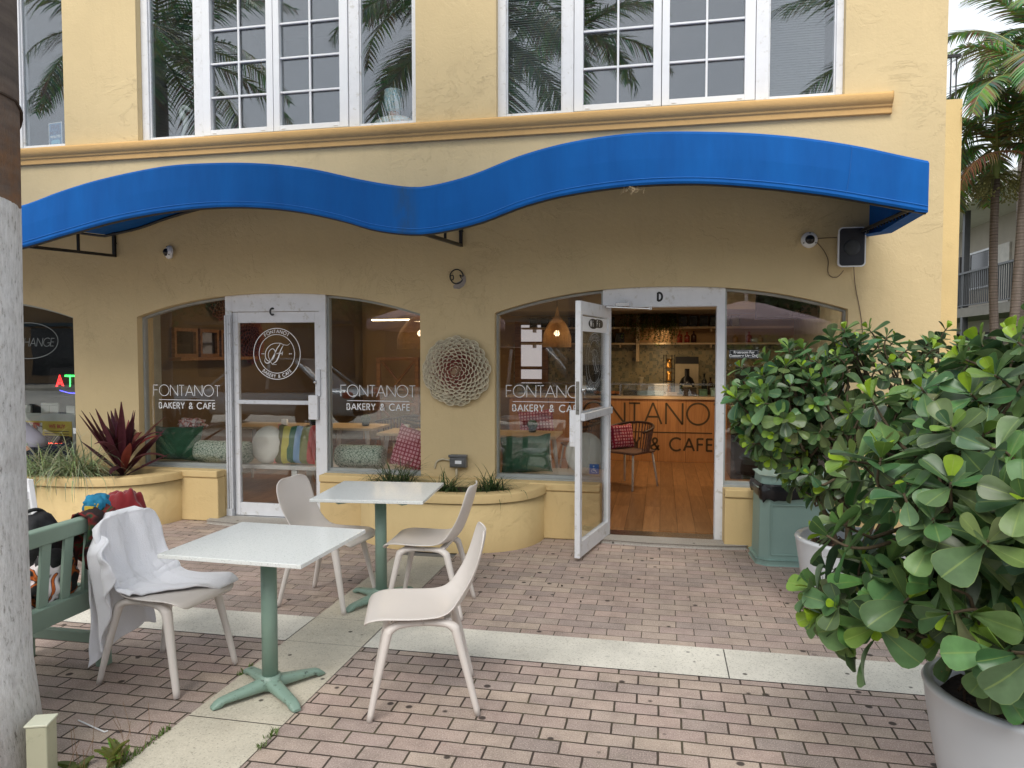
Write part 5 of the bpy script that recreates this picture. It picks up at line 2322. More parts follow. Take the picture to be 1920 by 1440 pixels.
def bush(label, loc, crowns, nros, size, seed, dense=.75, group='potted round-leaved bushes', potlabel=None, trunks=5):
    """crowns: list of (centre, radii) in local coordinates; pot is built at the same place"""
    random.seed(seed)
    t = thing('clusia_bush', label, 'bush', loc, 0, group)
    lf, br = MB(), MB()
    stems = []
    for i in range(trunks):
        a = 2 * PI * i / trunks + random.random()
        b = Vector((.09 * math.cos(a), .09 * math.sin(a), .44))
        m_ = Vector((.22 * math.cos(a), .22 * math.sin(a), .75 + .1 * random.random()))
        e = Vector((.30 * math.cos(a + .3), .28 * math.sin(a + .3), 1.05 + .2 * random.random()))
        pts = cat_rom([tuple(b), tuple(b.lerp(m_, .5) + Vector((.02, 0, 0))), tuple(m_), tuple(e)], 5)
        br.tube(pts, [lerp(.017, .010, k / (len(pts) - 1)) for k in range(len(pts))], 8)
        stems += [Vector(p) for p in pts[5:]]
    tips = []
    tries = 0
    while len(tips) < nros and tries < 40000:
        tries += 1
        c, r = random.choice(crowns)
        d = Vector((random.gauss(0, 1), random.gauss(0, 1), random.gauss(0, 1))).normalized()
        k = random.uniform(.45, 1.) ** .45
        p = Vector(c) + Vector((d.x * r[0], d.y * r[1], d.z * r[2])) * k
        if p.z < .52:
            continue
        if noise.noise(p * 2.6 + Vector((seed, 0, 0))) < -.28 and k > .8:
            continue
        if any((p - q[0]).length < size * dense for q in tips):
            continue
        cc = Vector(c)
        n_ = Vector(((p.x - cc.x) / r[0] ** 1.2, (p.y - cc.y) / r[1] ** 1.2, (p.z - cc.z) / r[2] ** 1.2)).normalized()
        ax = (n_ + Vector((0, 0, .45)) + Vector((random.gauss(0, .25), random.gauss(0, .25), random.gauss(0, .2)))).normalized()
        tips.append((p, ax, k))
    for p, ax, k in tips:
        s0 = min(stems, key=lambda q: (q - p).length + .4 * max(0, q.z - p.z))
        mid = s0.lerp(p, .55) + Vector((0, 0, -.06)) + Vector((random.gauss(0, .02), random.gauss(0, .02), 0))
        e = p - ax * .10
        pts = cat_rom([tuple(s0), tuple(mid), tuple(e), tuple(p)], 4)
        br.tube(pts, [lerp(.0085, .0038, i / (len(pts) - 1)) for i in range(len(pts))], 6)
        rosette(lf, p, ax, size * random.uniform(.75, 1.15), random.choice((3, 4, 4)))
        # a looser pair or two further down the twig
        for j in range(random.choice((1, 1, 2))):
            q = p - ax * (size * (.45 + .45 * j)) + Vector((random.gauss(0, .01),) * 3)
            rosette(lf, q, (ax + Vector((random.gauss(0, .3), random.gauss(0, .3), .1))).normalized(), size * random.uniform(.8, 1.05), 1, young=False)
    lf.build('foliage', M['leaf'], t, smooth=True)
    br.build('branches', M['bark'], t, smooth=True)
    return t


def pot(label, loc, R0=.335, H=.50, rb=.24):
    t = thing('plant_pot', label, 'plant pot', loc, 0, 'white glazed pots on the right')
    mb = MB()
    prof = [(rb * .96, 0), (rb, .012)]
    for i in range(1, 9):
        f = i / 8
        prof.append((lerp(rb, R0, f ** .75), H * .96 * f))
    prof += [(R0 + .004, H - .012), (R0 - .004, H), (R0 - .028, H + .001), (R0 - .036, H - .012), (R0 - .045, H - .10)]
    mb.lathe(prof, 56)
    mb.build('pot_wall', M['pot'], t, smooth=True, auto=True)
    mb = MB()
    mb.grid(lambda u, v: ((R0 - .04) * v * math.cos(2 * PI * u), (R0 - .04) * v * math.sin(2 * PI * u), H - .085 + .03 * noise.noise(Vector((v * 3 * math.cos(2 * PI * u), v * 3 * math.sin(2 * PI * u), 1)))), 40, 12, wrap=True)
    mb.build('soil', M['soil'], t, smooth=True)
    mb = MB()
    random.seed(int(loc[0] * 100))
    for k in range(60):
        a, r_ = random.uniform(0, 6.28), (R0 - .07) * math.sqrt(random.random())
        x, y = r_ * math.cos(a), r_ * math.sin(a)
        b = random.uniform(0, 6.28)
        l = random.uniform(.03, .12)
        x2, y2 = x + l * math.cos(b), y + l * math.sin(b)
        if math.hypot(x2, y2) > R0 - .06:
            continue
        mb.tube([(x, y, H - .07), ((x + x2) / 2, (y + y2) / 2, H - .05 + random.random() * .02), (x2, y2, H - .07)], random.uniform(.002, .005), 5)
    mb.build('mulch', mat('mulch_%d' % len(bpy.data.materials), S(84, 64, 50), .95, var=.4, vs=12), t)
    return t


P1, P2 = (1.262, 2.765, 0), (1.18, 4.86, 0)
pot('near glazed pot at the lower right corner', P1)
pot('far glazed pot beside the green litter bin', P2)
bush('large glossy round-leaved bush in the near pot', P1,
     [((.05, .05, 1.22), (.70, .66, .52)), ((-.31, -.12, 1.04), (.42, .42, .40)), ((-.46, .0, .80), (.30, .30, .15)), ((.3, .2, 1.2), (.6, .6, .55)), ((-.1, -.3, 1.0), (.45, .36, .42)), ((.1, -.1, .95), (.5, .42, .4)), ((.2, .1, 1.42), (.55, .5, .42)), ((-.12, -.12, .78), (.36, .34, .22))],
     250, .134, 5, dense=.64)
bush('smaller-looking round-leaved bush in the far pot in front of the window', P2,
     [((-.05, 0, 1.40), (.72, .55, .45)), ((-.40, -.05, 1.28), (.34, .40, .34)), ((.25, .0, 1.45), (.6, .5, .42)), ((.0, .0, 1.0), (.5, .45, .4))],
     270, .108, 17, dense=.68)

# ------------------------------------------------------------------ litter bin
t = thing('litter_bin', 'sage green litter bin with a black liner next to door D', 'litter bin', (1.02, 6.12, 0), R(4))
mb = MB()


def octa(w, d, c):
    return [(-w + c, -d), (w - c, -d), (w, -d + c), (w, d - c), (w - c, d), (-w + c, d), (-w, d - c), (-w, -d + c)]


mb.prism(octa(.27, .20, .06), lambda x, y: (x * 1.0, y, 0.02), lambda x, y: (x * .97, y * .97, .53))
mb.build('bin_body', M['bin'], t, bevel=.01)
mb = MB()
mb.prism(octa(.285, .215, .065), lambda x, y: (x, y, .0), lambda x, y: (x, y, .045))
mb.build('bin_foot', M['bin'], t, bevel=.01)
mb = MB()
mb.box(-.19, -.2045, .08, .19, -.199, .09)
mb.box(-.19, -.2035, .47, .19, -.198, .48)
mb.box(-.19, -.2043, .09, -.18, -.199, .47)
mb.box(.18, -.2043, .09, .19, -.199, .47)
mb.build('panel_trim', M['bin'], t, bevel=.002)
mb = MB()
mb.prism(octa(.262, .195, .06), lambda x, y: (x, y, .60), lambda x, y: (x * .96, y * .96, .70))
mb.box(-.25, .1, .53, -.20, .16, .60)
mb.box(.20, .1, .53, .25, .16, .60)
mb.build('bin_hood', M['bin'], t, bevel=.02)
mb = MB()


def liner(u, v):
    a = 2 * PI * u
    rx, ry = .285 + .02 * math.sin(3 * a + 1), .215
    x = rx * math.copysign(abs(math.cos(a)) ** .5, math.cos(a))
    y = ry * math.copysign(abs(math.sin(a)) ** .5, math.sin(a))
    ruf = noise.noise(Vector((math.cos(a) * 5, math.sin(a) * 5, v * 3)))
    k = 1 + .05 * math.sin(PI * v) + .05 * ruf
    return (x * k, y * k, .635 - v * (.11 + .03 * ruf + .015 * math.sin(2 * a)))


mb.grid(liner, 60, 8, wrap=True)
mb.build('bin_liner', M['bag'], t, smooth=True, solid=.003)

# doorstep slabs of rough cement
for nm, lab, pts in (('doorstep', 'rough cement doorstep in front of door D', [(-.62, 6.50), (-.50, 6.33), (-.1, 6.29), (.35, 6.30), (.6, 6.33), (.72, 6.36), (.70, 6.50)]),
                     ('doorstep', 'rough cement doorstep in front of door C', [(-4.35, 6.50), (-4.3, 6.28), (-3.9, 6.22), (-3.4, 6.25), (-3.12, 6.3), (-3.05, 6.50)])):
    mb = MB()
    mb.prism(pts, lambda x, y: (x, y, .0), lambda x, y: (x, y, .032))
    tag(mb.build(nm, M['cement'], bevel=.01), kind='structure')

# ------------------------------------------------------------------ motel and palms behind on the right
t = thing('motel', 'grey two storey motel with a railed gallery behind the palms', 'building', (9.0, 20, 0))
mm = mat('motel_wall', S(168, 160, 146), .8, var=.06, vs=2)
mb = MB()
mb.box(1.5, -14, 0, 1.8, 12, 6.2)
mb.build('wall', mm, t)
mb = MB()
mb.box(-.0, -14, 2.72, 1.5, 12, 3.0)
mb.build('gallery_floor', mat('motel_slab', S(122, 118, 110), .8, var=.08), t)
mb = MB()
mb.box(-.35, -14.3, 5.95, 8, 12.3, 6.28)
mb.build('roof', mat('motel_eave', S(212, 208, 198), .7, var=.04), t)
mp_ = mat('motel_post', S(74, 76, 78), .5)
for k in range(5):
    mb = MB()
    mb.box(-.0, -12.1 + k * 5.6, 3.0, .16, -11.94 + k * 5.6, 5.95)
    mb.box(-.0, -12.1 + k * 5.6, 0, .16, -11.94 + k * 5.6, 2.72)
    mb.build('post', mp_, t)
mb = MB()
y = -13.8
while y < 12:
    mb.box(-.01, y, 3.08, .02, y + .02, 4.02)
    y += .13
mb.box(-.03, -14, 4.02, .04, 12, 4.08)
mb.box(-.02, -14, 3.05, .03, 12, 3.08)
mb.build('railing', mp_, t)
for k, y in enumerate((-10, -6.2, -2.4, 1.4, 5.2, 9)):
    mb = MB()
    mb.box(1.44, y, 3.0, 1.5, y + .95, 5.05)
    d = mb.build('door', mat('motel_door_%d' % k, S(84, 80, 78) if k % 2 else S(196, 192, 182), .6), t)
    mb = MB()
    mb.box(1.45, y + 1.4, 3.85, 1.5, y + 2.9, 5.0)
    w = mb.build('window', mat('motel_glass_%d' % k, (.02, .022, .024), .15), t)
    mb = MB()
    for a, b, c, d_ in ((y + 1.34, 3.79, y + 2.96, 3.85), (y + 1.34, 5.0, y + 2.96, 5.06), (y + 1.34, 3.85, y + 1.4, 5.0), (y + 2.9, 3.85, y + 2.96, 5.0)):
        mb.box(1.42, a, b, 1.5, c, d_)
    mb.build('window_frame', M['white_plain'], w)
mb = MB()
y = -13
while y < 11:
    mb.box(1.2, y, .0, 1.5, y + 2.0, 2.3)
    y += 3.1
mb.build('ground_floor_doors', mat('motel_dark', S(60, 56, 52), .8), t)

BG = 'palms in front of the motel'
palm('slim palm with low fruit clusters in front of the motel', 5.13, 12.8, 4.35, 1.35, 13, r=.062, group=BG, nleaf=46, leafL=.42, el=(80, -20), fruit=True, seed=31, lean=(-.05, 0), droop=(1.2, 2.0))
palm('leaning palm at the right edge before the motel gallery', 4.98, 12.0, 5.1, 1.75, 17, r=.066, group=BG, nleaf=54, leafL=.5, el=(78, -25), fruit=True, seed=36, lean=(.26, 0), droop=(1.4, 2.3))
palm('tall feathery palm at the top right corner', 6.6, 15.4, 7.1, 1.7, 18, r=.1, group=BG, nleaf=52, leafL=.45, el=(80, -40), seed=44, lean=(.0, 0), droop=(1.2, 2.1))
# dead brown frond hanging by the leaning palm trunk
mb = MB()
random.seed(77)
frond(mb, (0, 0, 0), R(200), R(10), 1.35, 1.9, 34, .34, (S(96, 70, 50), S(140, 104, 74), S(120, 90, 60)), hang=.9, wid=.02)
tag(mb.build('dead_frond', M['palm'], loc=(5.12, 11.9, 4.5)), 'dead brown frond hanging below the leaning palm crown', 'palm frond')
# hedge and lawn line far behind
mb = MB()
mb.box(2.6, 13, -.01, 60, 60, -.004)
tag(mb.build('lawn', mat('lawn_green', S(74, 92, 50), .95, var=.3, vs=3)), kind='structure')


# ------------------------------------------------------------------ cafe interior
IX0, IX1, IY1, IZ = -5.5, 2.2, 12.9, 2.75
M['floor'] = woodmat('oak_floor', S(140, 98, 62), S(176, 130, 86), .3, 1, .16)
M['oak'] = woodmat('oak_front', S(168, 116, 68), S(196, 140, 86), .45, 2, 0)
M['pale_wood'] = woodmat('pale_wood', S(196, 170, 132), S(216, 192, 156), .45, 0, 0)
M['rough_wood'] = woodmat('rough_wood', S(120, 82, 50), S(166, 120, 78), .6, 0, 0)
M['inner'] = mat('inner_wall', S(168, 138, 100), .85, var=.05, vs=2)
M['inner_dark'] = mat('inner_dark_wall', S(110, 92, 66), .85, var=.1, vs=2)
M['ceil'] = mat('inner_ceiling', S(150, 138, 122), .9, var=.03)
mb = MB()
mb.box(IX0, YF + .25, -.05, IX1 - .02, IY1, .03)
mb.build('interior_floor', M['floor'], building)
mb = MB()
mb.box(IX0, YF + .26, IZ, IX1 - .02, IY1, IZ + .05)
mb.box(-2.6, 11.4, 2.3, IX1 - .02, 11.46, IZ)       # soffit over the counter
mb.box(-2.6, 11.46, 2.3, IX1 - .02, IY1, 2.34)
mb.build('interior_ceiling', M['ceil'], building)
mb = MB()
mb.box(IX0 - .03, IY1, 0, IX1, IY1 + .05, IZ)
mb.build('interior_wall', M['inner'], building)
mb = MB()
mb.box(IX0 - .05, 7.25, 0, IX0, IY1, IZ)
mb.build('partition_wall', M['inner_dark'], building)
mb = MB()
mb.box(IX0 - .05, YF + .25, 0, IX0, 7.25, IZ)
mb.box(IX1 - .04, YF + .25, 0, IX1 - .02, IY1, IZ)
mb.build('partition_end', mat('inner_pale', S(176, 180, 170), .8), building)


def tilemat():
    m, nt, b = newmat('hexagon_tiles')
    v = coords(nt)
    vo = _n(nt, 'ShaderNodeTexVoronoi')
    vo.inputs['Scale'].default_value = 17
    vo.inputs['Randomness'].default_value = .0
    nt.links.new(v, vo.inputs['Vector'])
    c = ramp(nt, vo.outputs['Color'], [(.2, S(130, 128, 100)), (.35, S(166, 152, 114)), (.6, S(176, 160, 120)), (.8, S(156, 148, 116))])
    c = mixc(nt, ramp(nt, noise_t(nt, v, 22, 1), [(.6, 0.), (.64, .7)]), c, S(86, 92, 78))
    nt.links.new(c, b.inputs['Base Color'])
    b.inputs['Roughness'].default_value = .3
    return m


mb = MB()
mb.box(-2.6, IY1 - .02, .9, IX1 - .02, IY1 - .001, 1.8)
mb.build('tiled_backsplash', tilemat(), building)
# counter
CY = 11.05
t = thing('counter', 'oak fronted service counter with large dark lettering inside door D', 'counter', (0, CY, .03))
mb = MB()
mb.box(-2.3, 0, 0, .98, .65, .93)
mb.build('front', M['oak'], t, bevel=.004)
mb = MB()
mb.box(-2.34, -.03, .931, 1.0, .68, .965)
mb.build('counter_top', mat('counter_top', S(206, 180, 146), .35), t, bevel=.004)
mb = MB()
shop_sign(mb, -1.36, .56, 2.28, lambda u, v: (u, -.004, v), hh=.105, thin=.009, bold=.0095)
mb.build('lettering', mat('dark_green_paint', S(76, 60, 38), .6), t)
mb = MB()
for i in range(9):
    mb.box(-2.3 + i * .41 + .2, -.0025, .0, -2.3 + i * .41 + .204, -.0005, .93)
mb.build('panel_joints', mat('joint_shadowgap', S(70, 44, 26), .8), t)
# back shelves
for i, (z, lab) in enumerate(((2.07, 'upper long pale wall shelf behind the counter'), (1.80, 'lower long pale wall shelf behind the counter'))):
    mb = MB()
    mb.box(-2.4, 12.55, z - .015, IX1 - .1, 12.878, z + .015)
    for q in (-2.2, -.7, .8):
        mb.box(q, 12.56, z - .07, q + .02, 12.878, z - .016)
    tag(mb.build('wall_shelf', M['pale_wood'], bevel=.002), lab, 'shelf')
mb = MB()
mb.box(-.42, 12.5, 1.5, -.37, 12.878, 2.3)
tag(mb.build('shelf_upright', M['pale_wood']), 'pale upright board between the wall shelves', 'shelf')
random.seed(60)
M['cup'] = mat('cup_cream', S(196, 186, 160), .4)
bc = [mat('jar_%d' % i, c, .25) for i, c in enumerate([(.012, .012, .014), S(60, 34, 22), S(40, 46, 40), S(150, 60, 44), S(168, 130, 72)])]
places = ('above the counter', 'on the shelf')


def bottle(x, y, z, h, r, m, lab, grp='bottles and jars behind the counter'):
    b = MB()
    b.lathe([(0, 0), (r, 0), (r, h * .58), (r * .85, h * .66), (r * .34, h * .76), (r * .34, h * .95), (r * .42, h * .955), (r * .42, h), (0, h)], 14)
    o = b.build('bottle', m, smooth=True, loc=(x, y, z))
    return tag(o, lab, 'bottle', grp)


def tin(x, y, z, w, h, m, lab, grp='dark tins on the wall shelves'):
    b = MB()
    b.box(-w / 2, -.05, 0, w / 2, .05, h * .88)
    b.box(-w / 2 - .003, -.053, h * .885, w / 2 + .003, .053, h)
    o = b.build('tin', m, bevel=.006, loc=(x, y, z))
    return tag(o, lab, 'tin', grp)


for i in range(8):
    tin(-2.2 + i * .19 + random.uniform(-.02, .02), 12.7, 2.0865, .13, .17, bc[0], 'dark tea tin in the row on the upper wall shelf')
for i in range(7):
    tin(.18 + i * .17, 12.7, 2.0865, .13, .18, bc[0], 'dark tea tin right of the hanging plants on the upper shelf')
for i in range(6):
    tin(-1.7 + i * .2, 12.7, 1.8165, .15, .17, bc[0], 'dark box in the row on the lower wall shelf')
for i, (x, h, mi) in enumerate(((.30, .2, 3), (.42, .18, 3), (.53, .2, 1), (1.2, .14, 4), (1.42, .18, 3), (1.6, .12, 4))):
    bottle(x, 12.68, 1.8165, h, .045, bc[mi], ['reddish jar left of the dark bottle on the lower shelf', 'second reddish jar on the lower shelf', 'brown bottle on the lower shelf above the espresso machine', 'tan pot on the lower shelf seen through the right window', 'reddish vase on the lower shelf seen through the right window', 'small tan bowl jar at the right end of the lower shelf'][i])
# hanging plants over the counter
def hanging(name, label, x, y, z, n, L, w):
    b = MB()
    for i in range(n):
        px, py, pz = x + random.gauss(0, w), y + random.gauss(0, .06), z
        l = L * random.uniform(.4, 1.1)
        k = 10
        dx = random.gauss(0, .05)
        pts = [(px + dx * j / k + .01 * math.sin(j), py, pz + .05 * math.sin(PI * min(1, j / 3)) - l * j / k) for j in range(k + 1)]
        b.tube(pts, .002, 3, tint=S(70, 80, 40))
        for p in pts:
            for q in range(3):
                a = random.uniform(0, 6.28)
                s_ = random.uniform(.012, .028)
                c = Vector(p)
                d = Vector((math.cos(a), math.sin(a) * .6, random.uniform(-.9, .1))).normalized() * s_ * 1.6
                e = Vector((-math.sin(a), math.cos(a), .2)) * s_ * .5
                b.add([c, c + d * .5 + e, c + d, c + d * .5 - e], [(0, 1, 2, 3)], tint=tuple(lerp(m, o_, random.random()) for m, o_ in zip(S(60, 74, 34), S(128, 132, 66))))
    return tag(b.build(name, M['grass']), label, 'plant', 'trailing plants over the counter')


hanging('hanging_plant', 'trailing plant hanging at the left above the counter', -1.02, 12.45, 2.28, 34, .62, .08)
hanging('hanging_plant', 'bushy trailing plant hanging above the middle of the counter', -.26, 12.4, 2.28, 60, .42, .2)
hanging('hanging_plant', 'trailing plant hanging right of the pale upright board', .12, 12.42, 2.28, 44, .5, .09)
# display case and things on the counter
t = thing('display_case', 'low glass display case on the counter', 'display case', (0, 11.2, .996))
mb = MB()
for x in (-2.2, -.62, -.61, .92):
    mb.box(x, 0, 0, x + .008, .008, .17)
    mb.box(x, .4, 0, x + .008, .408, .17)
mb.box(-2.2, 0, .17, .928, .008, .178)
mb.box(-2.2, .4, .17, .928, .408, .178)
mb.build('case_frame', M['steel'], t)
mb = MB()
mb.box(-2.19, .002, 0, .92, .005, .17)
mb.box(-2.19, .005, .172, .92, .4, .176)
mb.build('pane', M['glass'], t)
mb = MB()
mb.box(-1.0, .05, .001, -.63, .36, .015)
tag(mb.build('tray', mat('tray_dark', (.02, .02, .022), .4), loc=(0, 11.2, .996), bevel=.004), 'dark tray of pastries on the counter', 'tray')
pm = mat('pastry_crust', S(186, 116, 58), .6, var=.35, vs=14, bmp=.8, bs=20)
for i in range(9):
    mb = MB()
    blob(mb, (0, 0, .022), (.045, .03, .024), .3, 3, i, 14, 8)
    o = mb.build('pastry', pm, smooth=True, loc=(-.98 + (i % 5) * .082, 11.3 + (i // 5) * .12, 1.012))
    tag(o, 'baked pastry on the dark tray on the counter', 'pastry', 'pastries on the counter tray')
for i, (x, w, h, c, lab) in enumerate(((-.46, .22, .075, (.02, .02, .02), 'black box left of the blue tray'), (-.16, .40, .07, S(110, 134, 150), 'pale blue tray on the counter'), (.16, .16, .05, S(180, 160, 140), 'beige tray right of the pale blue one'), (.42, .2, .13, S(60, 44, 34), 'brown basket near the right end of the counter'), (.62, .12, .1, S(96, 134, 110), 'green tub on the counter'), (.78, .1, .12, S(160, 190, 186), 'pale tub at the right end of the counter'))):
    mb = MB()
    mb.box(-w / 2, 0, 0, w / 2, .2, h * .8)
    mb.box(-w / 2 - .006, -.006, h * .8 + .0005, w / 2 + .006, .206, h)
    o = mb.build('tub', mat('tub_%d' % i, c, .4), bevel=.01, loc=(x, 11.28, .997))
    tag(o, lab, 'container')
# machines and bottles on the back counter
mb = MB()
mb.box(-2.4, 12.2, .03, IX1 - .05, 12.87, .93)
mb.box(-2.42, 12.18, .931, IX1 - .05, 12.878, .96)
tag(mb.build('back_counter', mat('back_counter', S(88, 72, 56), .5), bevel=.003), 'dark work counter along the tiled wall', 'counter')
t = thing('coffee_grinder', 'tall black coffee machine at the left end of the work counter', 'coffee machine', (-1.12, 12.45, .961))
mb = MB()
mb.box(-.22, -.2, 0, .22, .22, .12)
mb.box(-.2, .02, .12, .2, .2, .62)
mb.box(-.22, -.2, .5, .22, .02, .78)
mb.build('machine_body', M['black'], t, bevel=.02)
mb = MB()
mb.lathe([(.05, .78), (.11, .95), (.11, 1.0), (0, 1.0)], 16)
mb.build('hopper', mat('hopper_smoke', (.03, .025, .02), .2), t, smooth=True)
t = thing('poster', 'cream poster with a black bottle shape leaning on the tiles', 'poster', (.42, 12.6, .962))
mb = MB()
mb.box(-.19, 0, 0, .19, .02, .62)
mb.build('board', mat('poster_cream', S(196, 180, 150), .6), t, bevel=.003)
mb = MB()
mb.lathe([(0, 0), (.12, 0), (.125, .18), (.09, .26), (.04, .3), (.04, .42), (0, .42)], 18, (0, -.13, .0))
mb.build('syrup_jug', bc[0], t, smooth=True)
mb = MB()
mb.box(-.075, -.258, .03, .075, -.2555, .16)
jl = mb.build('label', M['cup'], t)
mb = MB()
mb.box(-.19, -.005, .5, .19, -.001, .62)
mb.build('header', M['ink'], t)
t = thing('bottle_tower', 'wire stand of gold lit glasses on the counter', 'stand', (.12, 11.75, .997))
mb = MB()
for a in range(6):
    x, y = .085 * math.cos(a * PI / 3), .085 * math.sin(a * PI / 3)
    mb.tube([(x, y, 0), (x, y, .62)], .005, 5)
for z in (.02, .2, .4, .6):
    mb.tube([(.085 * math.cos(R(i * 20)), .085 * math.sin(R(i * 20)), z) for i in range(19)], .004, 5)
mb.build('wire', M['black'], t)
for z in (.03, .21, .41):
    mb = MB()
    mb.lathe([(0, 0), (.045, 0), (.05, .03), (.03, .09), (.045, .15), (0, .15)], 14, (0, 0, z))
    mb.build('gold_glass', mat('gold_glass_%d' % int(z * 100), S(214, 160, 84), .15, metal=.7), t, smooth=True)
for i, (x, h, m_) in enumerate(((.70, .34, 2), (.80, .28, 1), (.9, .24, 2), (.99, .3, 0))):
    bottle(x, 12.5, .961, h, .045, bc[m_], ['tall dark green bottle right of the cream poster', 'amber bottle on the work counter', 'short green bottle on the work counter', 'black bottle at the right of the work counter'][i])
for i in range(4):
    mb = MB()
    mb.lathe([(0, 0), (.032, 0), (.045, .09), (.046, .095), (.041, .095), (.03, .01), (0, .01)], 14)
    o = mb.build('cup', M['cup'], smooth=True, loc=(-.36 + .01 * i, 12.4, .962 + .06 * i))
    tag(o, 'cream cup in the stack on the work counter', 'cup', 'stacked cream cups')

# espresso bar and fridge on the right
t = thing('drinks_fridge', 'black drinks fridge with steel top seen through the right window', 'fridge', (1.5, 9.7, .03))
mb = MB()
mb.box(-.62, 0, 0, .66, .6, .92)
mb.build('fridge_body', mat('fridge_black', (.012, .011, .011), .25), t, bevel=.01)
mb = MB()
mb.box(-.64, -.02, .9205, .66, .62, .95)
mb.build('steel_top', M['steel'], t, bevel=.004)
mb = MB()
mb.box(-.58, -.012, .1, -.01, -.001, .82)
mb.box(.01, -.012, .1, .6, -.001, .82)
mb.build('door', mat('fridge_glass', (.02, .016, .014), .1), t, bevel=.004)
t = thing('espresso_machine', 'dark espresso machine standing on the black fridge', 'coffee machine', (1.32, 9.95, .981))
mb = MB()
mb.box(-.36, -.2, .0, .4, .25, .1)
mb.box(-.36, 0, .1, .4, .25, .42)
mb.box(-.38, -.18, .34, .42, .0, .5)
mb.build('machine_body', M['black'], t, bevel=.02)
for k in range(2):
    mb = MB()
    mb.lathe([(0, 0), (.05, 0), (.05, .03), (.022, .05), (.028, .1), (.022, .15), (.045, .19), (.04, .22), (0, .22)], 18, (-.24 + .28 * k, -.1, .1))
    mb.build('group_head', M['steel'], t, smooth=True)
# menu screen high up on the right, dark
t = thing('menu_screen', 'dark tilted menu screen behind the top of the right window', 'screen', (1.22, 7.9, 2.02))
mb = MB()
mb.box(-.28, -.02, -.02, .34, .03, .36)
mb.build('screen_housing', M['black'], t, bevel=.006)
mb = MB()
mb.box(-.26, -.024, .0, .32, -.0205, .34)
mb.build('display', mat('screen_dark', (.015, .013, .013), .12), t)
t.rotation_euler = (R(-12), 0, R(-14))

# LED strips below the ceiling (lit)
def strip(x0, x1, y, z, lab, e=None):
    mb = MB()
    mb.box(x0, y, z, x1, y + .03, z + .02)
    return tag(mb.build('strip_light', e or M['led']), lab, 'strip light', 'warm strip lights in the cafe')


def lamp(name, x, y, z, e, size=.3, col=(1, .72, .42), rot=None, sy=None):
    l = bpy.data.lights.new(name, 'AREA')
    l.energy = e
    l.size = size
    if sy:
        l.shape = 'RECTANGLE'
        l.size_y = sy
    l.color = col
    o = bpy.data.objects.new(name, l)
    COL.objects.link(o)
    o.location = (x, y, z)
    if rot:
        o.rotation_euler = rot
    return o


for y, py, lab in ((9.6, 566, 'uppermost of three short strip lights behind the right window'), (9.9, 579, 'middle of three short strip lights behind the right window'), (10.2, 597, 'lowest of three short strip lights behind the right window')):
    strip(F(1437, py, y)[0], F(1470, py, y)[0], y, F(1450, py, y)[1] - .01, lab)
strip(-4.9, -4.2, 11.9, 2.20, 'long warm strip light on the far left of the cafe')
strip(-4.35, -3.95, 12.4, 2.2, 'warm strip light glowing behind the left window pendant')
lamp('added_shelf_glow', 0, 12.3, 1.76, 2.5, .2, rot=(R(25), 0, 0), sy=3.8)  # area light added under the lower shelf, where no strip is built
for x, y, e in ((-3.6, 8.9, 12), (.3, 9.6, 14), (1.2, 9.2, 4)):
    lamp('ceiling_glow', x, y, IZ - .06, e, .5)


def cage(name, label, x, y, z, r, h, rod=.5):
    """rattan dome pendant: open bottom, woven hoops and ribs"""
    t = thing(name, label, 'pendant lamp', (x, y, z), 0, 'rattan dome pendant lamps')
    mb = MB()

    def rr(f):      # f 0 top .. 1 bottom
        return r * (.14 + .86 * math.sin(PI / 2 * min(1, f * 1.25)) ** .75)
    n = 26
    for i in range(n + 1):
        f = i / n
        R_ = rr(f)
        zz = h * (1 - f)
        mb.tube([(R_ * math.cos(R(a * 12)), R_ * math.sin(R(a * 12)), zz) for a in range(31)], h / n * .36, 4, cap=False)
    for k in range(36):
        a = 2 * PI * k / 36
        mb.tube([(rr(j / 10) * math.cos(a), rr(j / 10) * math.sin(a), h * (1 - j / 10)) for j in range(11)], .003, 4, cap=False)
    for k in range(4):
        a = PI / 2 * k
        mb.tube([(rr(0) * math.cos(a), rr(0) * math.sin(a), h), (.004, 0, h + h * .35)], .005, 4)
    mb.build('woven_shade', M['rattan'], t)
    mb = MB()
    mb.tube([(0, 0, h * 1.3), (0, 0, h * 1.3 + rod)], .004, 5)
    mb.build('cord', M['black'], t)
    mb = MB()
    mb.ball((0, 0, h * .45), .035, 12, 8)
    mb.build('bulb', M['bulb'], t, smooth=True)
    l = bpy.data.lights.new('pendant_light', 'POINT')
    l.energy = 1.1
    l.color = (1, .7, .4)
    l.shadow_soft_size = .04
    o = bpy.data.objects.new('pendant_light', l)
    COL.objects.link(o)
    o.location = (x, y, z + h * .4)
    return t


M['bulb'] = emis('warm_bulb_soft', (1, .72, .42), 5)
M['rattan'] = mat('rattan', S(190, 152, 98), .6, var=.2, vs=20)
cage('pendant_lamp', 'large rattan dome pendant at the right side of the left shopfront', -2.62, 7.75, 1.70, .255, .37, .35)
cage('pendant_lamp', 'smaller rattan dome pendant behind the window left of door D', -1.20, 8.5, 1.72, .165, .35, .3)

